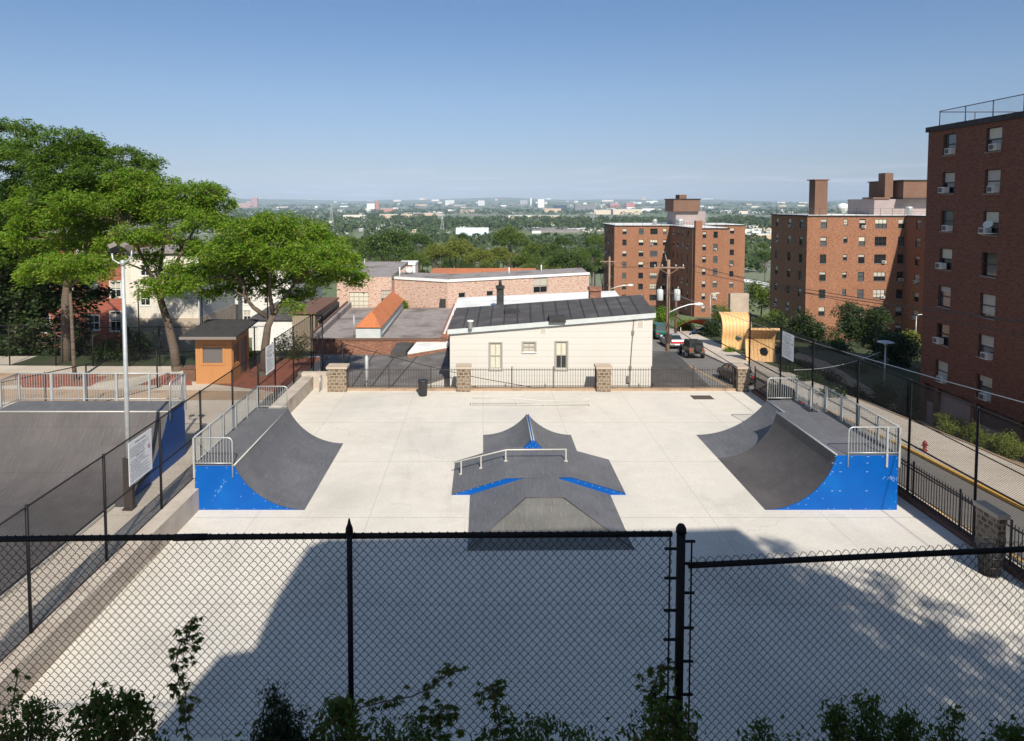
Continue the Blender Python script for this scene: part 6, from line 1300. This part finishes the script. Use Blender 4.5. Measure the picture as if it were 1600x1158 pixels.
pbush(1265, 600, 54, 22, 'dark low shrub behind the right rules notice', size=.16, sub=.4, seed=57, h=.8)
pbush(1405, 640, 46, 20, 'dark low shrub beside the lamp post in the garden', size=.16, sub=.4, seed=58, h=.8)

for i, (p, q, Y, r, l) in enumerate(((1290, 590, 58, 24, 'dark shrub mass under the left garden tree'), (1340, 575, 62, 26, 'dark shrub mass in the middle of the shady garden'), (1300, 640, 48, 18, 'low shrub close to the lower garden path'), (1385, 600, 52, 22, 'dark shrub right behind the disc lamp post'), (1250, 570, 62, 16, 'dark shrub left of the rules notice'), (1425, 600, 50, 16, 'dark shrub touching the near tower corner'))):
    pbush(p, q, Y, r, l, size=.18, sub=.45, seed=70 + i, h=.9)
# ---------------------------------------------------------------- woodland in the middle distance: shared crowns, one object per tree
def crown_proto(n, seed, m, size=.055):
    rr = np.random.default_rng(seed); nb = 46; d = rr.normal(size=(nb, 3)); d /= np.linalg.norm(d, axis=1, keepdims=True); d[:, 2] = np.abs(d[:, 2]) * 1.0 - .25
    c = d * rr.uniform(.35, .78, (nb, 1)); c[:, 2] = c[:, 2] * .85
    idx = rr.integers(0, nb, n); g = rr.normal(size=(n, 3)); g /= np.linalg.norm(g, axis=1, keepdims=True); rad = rr.uniform(.14, .3, nb)[idx][:, None]
    C = c[idx] + g * rad * rr.uniform(.6, 1.05, (n, 1)) * [1, 1, .75]
    v, q_ = leaf_cards(C, g + rr.normal(size=g.shape) * .6, size, .7, up=.5); return npmesh('crown', v, q_, m)
PR = {m: [crown_proto(9000, s, m) for s in (k, k + 1)] for m, k in (('oak_leaf', 60), ('olive_leaf', 70), ('dark_leaf', 80))}
tb = MB(); limb(tb, [(0, 0, 0), (.01, .02, .55), (0, 0, 1.1)], .06, .03, 7); [limb(tb, [(0, 0, .5), (.3 * math.cos(a), .3 * math.sin(a), .9), (.5 * math.cos(a), .5 * math.sin(a), 1.25)], .03, .01, 5) for a in (0, 1.3, 2.5, 3.9, 5.1)]; TRK = tb.mesh('trunk', 'bark')
WOOD = [(608, 388, 210, 50, 'dark_leaf', 'big dark round tree just right of the third locust crown'), (570, 385, 235, 30, 'oak_leaf', 'tree between the third locust crown and the dark round tree'), (655, 378, 260, 24, 'dark_leaf', 'dark tree behind the big round one'), (712, 392, 205, 40, 'olive_leaf', 'broad olive green tree with yellowish top'), (682, 398, 190, 30, 'olive_leaf', 'olive green tree beside the dark round one'), (748, 404, 195, 30, 'olive_leaf', 'olive green tree in the middle of the wood'), (797, 376, 240, 34, 'oak_leaf', 'highest domed tree above the pink brick warehouse'), (835, 392, 225, 26, 'oak_leaf', 'green tree right of the domed one'), (780, 402, 200, 30, 'olive_leaf', 'low olive tree below the domed one'), (822, 408, 190, 28, 'oak_leaf', 'low green tree behind the warehouse roof'), (862, 396, 225, 24, 'dark_leaf', 'dark tree right of the wood centre'), (878, 380, 270, 18, 'dark_leaf', 'farther dark tree above the wood edge'), (905, 402, 215, 22, 'oak_leaf', 'green tree behind the warehouse end'), (930, 378, 280, 22, 'oak_leaf', 'green tree standing against the farthest tower'), (925, 398, 240, 20, 'dark_leaf', 'dark tree low beside the farthest tower'), (942, 425, 200, 14, 'oak_leaf', 'small tree at the foot of the farthest tower'), (722, 372, 330, 14, 'dark_leaf', 'small dark tree before the blue white warehouse'), (540, 378, 300, 20, 'oak_leaf', 'tree showing over the third locust crown'), (650, 408, 180, 22, 'oak_leaf', 'low tree at the left end of the wood'), (1196, 402, 300, 16, 'dark_leaf', 'round dark tree between the far and middle towers'), (1192, 385, 420, 10, 'oak_leaf', 'small far tree between the two farther towers'), (862, 420, 185, 16, 'olive_leaf', 'low olive tree over the warehouse roof edge'), (750, 425, 170, 0, '', ''), (515, 372, 340, 16, 'dark_leaf', 'far dark tree left of the wood'), (480, 392, 240, 26, 'oak_leaf', 'tree hidden behind the third locust crown top'), (350, 385, 230, 30, 'dark_leaf', 'dark tree between the locust crowns'), (445, 400, 210, 26, 'dark_leaf', 'dark tree behind the third locust'), (280, 392, 200, 34, 'dark_leaf', 'dark tree far behind the second locust'), (215, 398, 200, 34, 'oak_leaf', 'green tree far behind the leftmost locusts')]
i = 0
for p, q, Y, r, m, l in WOOD:
    if not r: continue
    x, z = AY(p, q, Y); R_ = r / F_PX * Y; g = terr(x, Y); t_ = thing('woodland_tree', l, 'tree', (x, Y, g), rnd.uniform(0, 6.28), group='trees of the wood beyond the roofs')
    c = ob('crown', PR[m][i % 2], t_, (0, 0, z - g)); c.scale = (R_ * 1.08, R_ * 1.08, R_ * 1.05); k = ob('trunk', TRK, t_); h = (z - g) / 1.15; k.scale = (R_ * .8, R_ * .8, h); i += 1
# filler trees behind the roofs, so the wood has depth
for k in range(34):
    p = rnd.uniform(560, 950); Y = rnd.uniform(170, 420); x = (p - CX) / F_PX * Y; g = terr(x, Y); R_ = rnd.uniform(4.5, 7.5); H_ = rnd.uniform(8, 13); m = rnd.choice(('oak_leaf', 'olive_leaf', 'dark_leaf', 'dark_leaf'))
    t_ = thing('woodland_tree', 'one of the many green trees that fill the wood between the roofs', 'tree', (x, Y, g), rnd.uniform(0, 6), group='filler trees of the wood'); c = ob('crown', PR[m][k % 2], t_, (0, 0, H_)); c.scale = (R_, R_, R_ * .85); c = ob('trunk', TRK, t_); c.scale = (R_ * .8, R_ * .8, H_)

# ---------------------------------------------------------------- far plain: woods as stuff, buildings, pylons
def far_wood(name, regions, seed, size):
    rr = np.random.default_rng(seed); Cs = []; Dd = []; Ss = []
    for (p0, p1, Y0_, Y1_, n, r, h) in regions:
        Y = rr.uniform(Y0_, Y1_, n); x = (rr.uniform(p0, p1, n) - CX) / F_PX * Y; R_ = rr.uniform(.7, 1.3, n) * r; z = np.array([terr(a, b_) for a, b_ in zip(x, Y)]) + h * rr.uniform(.35, .75, n)
        per = 34; idx = np.repeat(np.arange(n), per); g = rr.normal(size=(n * per, 3)); g /= np.linalg.norm(g, axis=1, keepdims=True); g[:, 2] = np.abs(g[:, 2]) * 1.1 - .5
        Cs.append(np.stack([x, Y, z], 1)[idx] + g * R_[idx][:, None] * [1, 1, .75]); Dd.append(g + rr.normal(size=g.shape) * .5); Ss.append(np.full((len(idx), 1), size * math.sqrt(r / 7)))
    C = np.concatenate(Cs); v, q_ = leaf_cards(C, np.concatenate(Dd), np.concatenate(Ss), .8, up=.5); o = ob(name, npmesh(name, v, q_, 'far_leaf')); o['kind'] = 'stuff'
    tag(o, 'belts of woodland spread over the far plain', 'woodland'); return o
far_wood('distant_woods', [(640, 1290, 1150, 1900, 800, 9, 15), (360, 660, 1600, 2600, 330, 9, 12), (360, 1300, 2700, 5200, 760, 15, 12), (560, 960, 480, 900, 260, 6, 10), (1150, 1210, 400, 900, 60, 6, 10), (360, 700, 900, 1500, 160, 8, 13), (200, 1320, 5400, 7000, 420, 22, 14), (-600, 360, 900, 5000, 700, 14, 18), (1300, 2400, 900, 5000, 700, 14, 18)], 5, 4.2)
flat('meadow', 'grass', [(x_ / F_PX * Y_, Y_) for x_, Y_ in ((385, 1500), (560, 1500), (560, 2300), (385, 2300))], terr(0, 1500) + .4)
FB = {}
def far_box(w_, d_, h_, m, wm=None):
    k = (w_, d_, h_, m, wm)
    if k not in FB:
        b = MB().box(-w_ / 2, w_ / 2, -d_ / 2, d_ / 2, -2, h_); r_ = MB().box(-w_ / 2 - .3, w_ / 2 + .3, -d_ / 2 - .3, d_ / 2 + .3, h_ + .01, h_ + .6); g = MB()
        if wm:
            fl = max(1, int(h_ / 4))
            for f_ in range(fl): g.box(-w_ / 2 + 1, w_ / 2 - 1, -d_ / 2 - .12, -d_ / 2 - .01, f_ * h_ / fl + h_ / fl * .35, f_ * h_ / fl + h_ / fl * .78)
        FB[k] = (b.mesh('wall', m), r_.mesh('roof', 'membrane_white' if m != 'membrane_grey' else 'membrane_grey'), g.mesh('window_band', wm) if wm else None)
    return FB[k]
def far_building(px_, py_base, w_px, h_px, label, m='white_paint', wm=None, group=None, Y=None, d_=None, name='distant_building'):
    Y = Y or (EYE + 36) * F_PX / max(4, (py_base - 318)); x = (px_ - CX) / F_PX * Y; w_ = round(w_px / F_PX * Y, 0); h_ = round(h_px / F_PX * Y, 0)
    t_ = thing(name, label, 'building', (x, Y, terr(x, Y)), group=group); a, c, g = far_box(max(4, w_), d_ or max(10, round(w_ * .5)), max(3, h_), m, wm); ob('wall', a, t_); ob('roof', c, t_)
    if g: ob('window_band', g, t_)
    return t_
for nm, c1 in (('far_pink', (.45, .2, .15)), ('far_red', (.42, .16, .12)), ('far_tan', (.55, .4, .27)), ('far_cream', (.66, .6, .5)), ('far_grey', (.33, .33, .33)), ('far_slate', (.05, .08, .1)), ('far_bluewhite', (.6, .68, .78))): mat(nm, c1)
for (p, y, w_, h_, l, m, wm) in ((379, 327, 17, 7, 'low left slab of the far pink apartment cluster', 'far_pink', 'far_grey'), (391, 327, 9, 10, 'middle slab of the far pink apartment cluster', 'far_pink', 'far_grey'), (399, 327, 9, 16, 'tallest tower of the far pink apartment cluster', 'far_red', 'far_grey'),
    (580, 330, 12, 12, 'white part of the red and white far tower block', 'white_paint', 'far_cream'), (590, 330, 5, 15, 'red part of the red and white far tower block', 'far_red', None), (607, 331, 24, 5, 'long far orange brick hall beside the red and white tower', 'far_pink', None),
    (703, 325, 14, 6, 'small white far office left of centre', 'white_paint', 'far_grey'), (752, 326, 10, 8, 'small white far office near picture centre', 'white_paint', 'far_grey'), (730, 333, 24, 5, 'low tan far hall near picture centre', 'far_tan', 'far_grey'),
    (845, 327, 10, 13, 'white far tower on the horizon', 'white_paint', 'far_cream'), (829.5, 326, 2.2, 11, 'slim far chimney on the horizon', 'white_paint', None), (818, 326, 12, 8, 'hazy grey far block left of the slim chimney', 'far_grey', None), (875, 329, 20, 9, 'dark glass far office block', 'far_slate', 'glass_dark'), (863, 332, 26, 6, 'orange far warehouse below the dark glass office', 'far_tan', None), (914, 331, 32, 12, 'wide grey far office block with white centre', 'far_grey', 'glass_dark'), (914, 330, 5, 13, 'white stair core of the wide grey far office', 'white_paint', None),
    (960, 327, 16, 6, 'red far hall on the horizon left of the far tower', 'far_red', None), (984, 327, 14, 7, 'orange red far hall next to the red one', 'far_red', None), (978, 335, 44, 8, 'long pale far warehouse left of the far tower', 'far_cream', 'far_tan'), (940, 335, 26, 7, 'pale pink far warehouse', 'far_cream', 'far_tan'), (1012, 330, 20, 4, 'white flat far hall beside the rooftop bulkhead', 'white_paint', None),
    (1137, 333, 12, 4, 'small white far hall right of the far tower', 'white_paint', None), (1160, 334, 14, 4, 'grey white far hall by the green field', 'far_cream', None),
    (815, 342, 42, 5, 'long pale shed in front of the far woods', 'far_cream', None), (860, 341, 40, 4, 'long tan shed in front of the far woods', 'far_tan', None), (555, 343, 34, 7, 'wide cream shed above the third locust', 'far_cream', None), (620, 341, 50, 6, 'long pale tan shed in the left part of the plain', 'far_tan', None), (655, 337, 46, 4, 'flat tan shed on the left of the plain', 'far_tan', None)):
    far_building(p, y, w_, h_, l, m, wm)
far_building(738, 367, 50, 10, 'bluish white warehouse left of the domed tree', 'far_bluewhite', None, d_=30)
far_building(866, 362, 70, 3, 'long low grey roofed depot right of the domed tree', 'membrane_grey', None, d_=60); far_building(920, 360, 46, 3, 'low depot ending at the farthest tower', 'far_cream', None, d_=60)
for (p, y, w_, h_, l, m) in ((1180, 398, 30, 9, 'low tan shed between the two farther towers', 'far_tan'), (1185, 418, 34, 10, 'white building above the round dark tree', 'white_paint'), (1182, 368, 40, 9, 'grey flat roofed hall right of the far tower', 'far_tan'), (1176, 440, 24, 22, 'grey white shed close behind the far tower', 'far_cream'), (1196, 382, 20, 8, 'pale roofed hall left of the middle tower', 'far_grey')):
    Y = 26 * F_PX / (y - 318) if y < 400 else 300 - (y - 400) * 1.5
    far_building(p, y, w_, h_, l, m, None, Y=Y * 1.6 if y < 400 else Y, d_=20)
for (p, y, w_, h_, l, m) in ((900, 405, 12, 12, 'white gabled house half hidden in the wood', 'white_paint'), (655, 398, 10, 14, 'cream house glimpsed between dark tree and olive tree', 'far_cream'), (890, 380, 14, 6, 'small white roof above the wood on the right', 'white_paint'), (850, 388, 12, 6, 'small pale roof above the wood middle', 'far_cream')):
    far_building(p, y, w_, h_, l, m, None, Y=260, d_=12)
MS = ['white_paint', 'far_cream', 'far_cream', 'far_tan', 'far_grey', 'white_paint', 'membrane_white']
for k in range(150):      # towns scattered over the far plain
    y = rnd.choice((rnd.uniform(322, 328), rnd.uniform(326, 334), rnd.uniform(336, 350))); p = rnd.uniform(430, 720) if y > 336 and rnd.random() < .75 else rnd.uniform(400, 1260)
    if 336 < y and 700 < p < 960: y = rnd.uniform(322, 333)
    far_building(p, y, rnd.choice((4, 6, 8, 12, 18)), rnd.choice((1.6, 2, 2.5, 3)), 'one of the tiny pale buildings scattered over the far plain', rnd.choice(MS), None, 'tiny far buildings')
for k in range(70):
    y = rnd.uniform(352, 366); p = rnd.choice((rnd.uniform(520, 700), rnd.uniform(640, 960), rnd.uniform(1150, 1210)))
    far_building(p, y, rnd.choice((6, 9, 14)), rnd.choice((3, 4)), 'one of the small pale roofs at the near edge of the plain', rnd.choice(MS), None, 'small roofs at the near edge of the plain')
def pylon(px_, py_, Y, top, label):
    x = (px_ - CX) / F_PX * Y; g = terr(x, Y); h = AY(px_, top, Y)[1] - g; t_ = thing('pylon', label, 'pylon', (x, Y, g), group='steel power pylons on the plain'); b = MB(); w0 = h * .1; r = .22
    for sx in (-1, 1):
        for sy in (-1, 1): b.tube([(sx * w0, sy * w0, 0), (sx * w0 * .25, sy * w0 * .25, h * .65), (sx * .4, sy * .4, h)], r, 4)
    n = 9
    for i in range(n):
        z0, z1 = h * .92 * i / n, h * .92 * (i + 1) / n; a = w0 * (1 - z0 / h * .95); c = w0 * (1 - z1 / h * .95)
        for s_ in (-1, 1): b.tube([(-a, s_ * a, z0), (c, s_ * c, z1)], r * .6, 3); b.tube([(a, s_ * a, z0), (-c, s_ * c, z1)], r * .6, 3)
    b.build('tower', 'galvanised', t_); b = MB()
    for z, w_ in ((.95, .13), (.82, .17), (.69, .14)): b.tube([(-h * w_, 0, h * z), (0, 0, h * z + .8), (h * w_, 0, h * z)], r, 4)
    b.build('arms', 'galvanised', t_)
pylon(518, 352, 1250, 318, 'tall pylon above the third locust'); pylon(691, 358, 1100, 332, 'near pylon before the bluish warehouse'); pylon(685, 350, 1500, 330, 'farther pylon just left of the near one'); pylon(927, 354, 1300, 332, 'pylon left of the farthest tower'); pylon(922, 350, 1600, 333, 'farther pylon left of the farthest tower'); pylon(1104, 354, 1300, 334, 'pylon behind the farthest tower roof')
x, z = AY(1317, 325, 900); t_ = thing('water_tank', 'white domed water tank on the skyline above the middle tower roof', 'water tank', (x, 900, -36)); MB().lathe([(3, 0), (2, 20), (2.2, 34), (7.2, 39), (7.4, z + 38), (6, z + 40.5), (3, z + 42), (.1, z + 42.6)], n=20).build('tank', 'white_paint', t_)

# ---------------------------------------------------------------- plants at the foot of the near fence
def creeper(label, pts, Yc, seed, r=.16, n=32, big=0.078):
    """climbing creeper: stem through sight points, five-finger leaves"""
    rr = random.Random(seed); P = [Vector((AY(p, q, Yc)[0], Yc + rr.uniform(-.04, .04), AY(p, q, Yc)[1])) for p, q in pts]; O = P[0].copy()
    t_ = thing('creeper', label, 'climbing plant', tuple(O)); b = MB(); b.tube([p - O for p in P], .004, 5); C = []; D = []; 
    segs = [(P[i] - O, P[i + 1] - O) for i in range(len(P) - 1)]
    for k in range(n):
        a, c = rr.choice(segs); o = a.lerp(c, rr.random()); q = o + Vector((rr.gauss(0, r * .5), rr.gauss(0, r * .3), rr.gauss(0, r * .3))); b.tube([o, q], .0015, 3, False)
        d0 = Vector((rr.uniform(-.6, .6), rr.uniform(-.5, .1), -1)).normalized(); s_ = Vector((1, rr.uniform(-.4, .4), .1)).normalized(); sz = big * rr.uniform(.6, 1.1)
        for a_ in (-1.1, -.55, 0, .55, 1.1): d = (d0 * math.cos(a_) + s_ * math.sin(a_)).normalized(); C.append(q + d * sz * .5 * (1 - abs(a_) * .15)); D.append(d * 1)
    b.build('stem', 'bark', t_); v, q_ = leaf_cards(np.array([tuple(c) for c in C]), np.array([tuple(d) for d in D]), big * .95, .42, up=.0, jitter=.25); ob('leaves', npmesh('leaves', v, q_, 'creeper_leaf'), t_); return t_
creeper('tall creeper climbing the near fence at left, its reddish tip highest', [(300, 1170), (288, 1120), (292, 1075), (272, 1045), (280, 1010), (300, 985), (305, 958)], NF - .05, 3, r=.09, n=75, big=0.045)
creeper('thin creeper stem hooked over the wires beside the dark bush', [(25, 1170), (22, 1110), (28, 1060), (30, 1040)], NF - .05, 4, r=.08, n=25, big=0.039)
creeper('creeper trailing right from the middle post of the near fence', [(545, 1165), (560, 1110), (600, 1100), (640, 1095), (670, 1080), (700, 1058), (718, 1042)], NF - .05, 5, r=.08, n=50, big=0.043)
creeper('leafy creeper clump hanging on the mesh left of the bin view centre', [(690, 1175), (685, 1130), (692, 1108)], NF - .1, 6, r=.14, n=57, big=0.047)
creeper('creeper with drooping leaves near the middle of the near fence', [(790, 1175), (780, 1120), (770, 1080), (768, 1068)], NF - .06, 7, r=.11, n=65, big=0.045)
creeper('creeper climbing against the thick double post', [(1040, 1175), (1030, 1110), (1020, 1070), (1035, 1040)], NF - .05, 8, r=.11, n=82, big=0.044)
def near_bush(label, px_, py_, w_px, m, n, seed, Y=4.1, size=.075, name='shrub', cat='shrub', cone=False, asp=.45):
    x, z = AY(px_, py_, Y); zb = 7.2; rr = np.random.default_rng(seed); rx = w_px / F_PX * Y * .5; h = z - zb; t_ = thing(name, label, cat, (x, Y, zb))
    nt = max(8, int(n / 28)); u = rr.uniform(.15, 1, nt) if not cone else 1 - np.sqrt(rr.uniform(0, 1, nt)) * .95; a = rr.uniform(0, 6.283, nt); k = (np.sqrt(np.clip(1 - (u - .3) ** 2 * 2.0, 0, 1)) if not cone else (1 - u) ** .8 + .08) * rr.uniform(.4, 1, nt)
    T = np.stack([np.cos(a) * rx * k, np.sin(a) * rx * .7 * k, u * h], 1); idx = rr.integers(0, nt, n); C = T[idx] + rr.normal(size=(n, 3)) * [size * .9, size * .9, size * .7]
    D = rr.normal(size=(n, 3)) * .6 + (np.array([0, -.1, -.5]) if not cone else np.array([0, 0, .9])); v, q_ = leaf_cards(C, D, size, asp, up=.2); ob('foliage', npmesh('foliage', v, q_, m), t_)
    b = MB(); [limb(b, [(0, 0, 0), tuple(t * [.5, .5, .55]), tuple(t)], .008, .002, 4) for t in T[:40]]; b.build('stems', 'bark', t_); return t_
near_bush('large leafed dark bush under the near fence at left', 170, 1095, 180, 'creeper_leaf', 2300, 1, size=.045, asp=.5)
near_bush('ragged small leafed bush at the bottom left corner', 30, 1100, 150, 'creeper_leaf', 1540, 2, size=0.037)
near_bush('dark pointed conifer below the near fence', 428, 1072, 110, 'conifer_leaf', 9000, 3, size=.034, name='conifer', cat='conifer', cone=True, asp=.3)
near_bush('short conifer sprig right of the pointed conifer', 468, 1112, 60, 'conifer_leaf', 3500, 13, size=.034, name='conifer', cat='conifer', cone=True, asp=.3)
near_bush('low leafy bush left of the middle fence post', 530, 1108, 110, 'creeper_leaf', 1100, 4, size=0.050)
near_bush('low ground ivy between middle post and thick post', 640, 1140, 200, 'dark_leaf', 1540, 5, size=0.037)
near_bush('low ground ivy right of the drooping creeper', 860, 1150, 300, 'dark_leaf', 1540, 15, size=0.031)
near_bush('leafy bush at the foot of the thick double post', 1045, 1105, 130, 'creeper_leaf', 1540, 6, size=0.043)
near_bush('small grassy tuft at the bottom right of the thick post', 1190, 1135, 90, 'dark_leaf', 1100, 7, size=0.031)
near_bush('upright twiggy shrub, highest of the lower right plants', 1358, 1095, 90, 'dark_leaf', 1760, 8, size=0.037)
near_bush('thin twiggy shrub left of the upright shrub', 1310, 1108, 50, 'dark_leaf', 770, 9, size=0.034)
near_bush('twiggy shrub right of the upright shrub', 1418, 1115, 60, 'dark_leaf', 880, 10, size=0.034)
near_bush('twiggy shrub with sparse leaves toward the lower right corner', 1488, 1115, 70, 'dark_leaf', 770, 11, size=0.034)
near_bush('dark bush in the bottom right corner', 1590, 1140, 90, 'dark_leaf', 1100, 12, size=0.037)
rr = np.random.default_rng(77); n = 10000; X_ = rr.uniform(-3.6, 4.2, n); hgt = 7.4 + .16 * np.abs(np.sin(X_ * 1.7 + .6)) * np.abs(np.cos(X_ * .9)) + .1 * np.sin(X_ * 7.3) * .5; Z_ = 7.2 + (hgt - 7.2) * rr.uniform(0, 1.15, n)
v, q_ = leaf_cards(np.stack([X_, 4.22 + rr.normal(size=n) * .1, Z_], 1), rr.normal(size=(n, 3)) * .7 + [0, -.2, -.3], .042, .5, up=.2); o = ob('ground_ivy', npmesh('ground_ivy', v, q_, 'dark_leaf')); o['kind'] = 'stuff'; tag(o, 'low tangle of ivy along the foot of the near fence', 'ivy')
# tree behind the viewpoint whose shadow dapples the lower right concrete
t_ = thing('shade_tree', 'tree behind the viewpoint that dapples the concrete at lower right', 'tree', (16.5, -3.5, 6))
cl = [(13.6, 19.2, .9), (14.2, 18.0, 1.1), (14.6, 16.6, 1.5), (15.3, 15.0, 1.9), (14.2, 14.6, 1.8), (16.6, 13.2, 2.2), (15.0, 12.6, 2.2), (18, 12, 2.2), (12.9, 19.9, .35), (14.4, 19.6, .35), (16.2, 16.6, .8), (17.4, 14.9, .8), (16.9, 10.5, 2.6), (14.2, 11, 2.5), (19.5, 10.8, 2), (13.5, 16.2, 1.6), (14.2, 12.6, 1.8), (12.8, 17.6, 1.2)]
v, q_ = spray([(x - 16.5, 1.5 + rnd.uniform(-1, 1), z - 6, r, r, r * .8) for x, z, r in cl], 1.5, .24, .45, sub=.5); ob('crown', npmesh('crown', v, q_, 'oak_leaf'), t_)
b = MB(); limb(b, [(0, 0, 0), (-.2, .5, 4), (-.6, 1.2, 8)], .3, .12, 8); [limb(b, [(-.2, .5, 4 + rnd.uniform(0, 3)), ((x - 16.5) * .6, 1.3, z - 7), (x - 16.5, 1.5, z - 6)], .09, .03, 5) for x, z, r in cl]; b.build('trunk', 'bark', t_)

# ---------------------------------------------------------------- haze
hz = MB().box(-19000, 19000, -1500, 14000, -64, 330).build('haze', 'black_wire')
m = bpy.data.materials.new('haze'); m.use_nodes = True; t = m.node_tree; t.nodes.remove(t.nodes['Principled BSDF']); pv = t.nodes.new('ShaderNodeVolumePrincipled')
pv.inputs['Color'].default_value = (.5, .68, .95, 1); pv.inputs['Density'].default_value = .00006; pv.inputs['Anisotropy'].default_value = -.3
t.links.new(pv.outputs[0], t.nodes['Material Output'].inputs['Volume']); hz.data.materials.clear(); hz.data.materials.append(m); hz['kind'] = 'stuff'
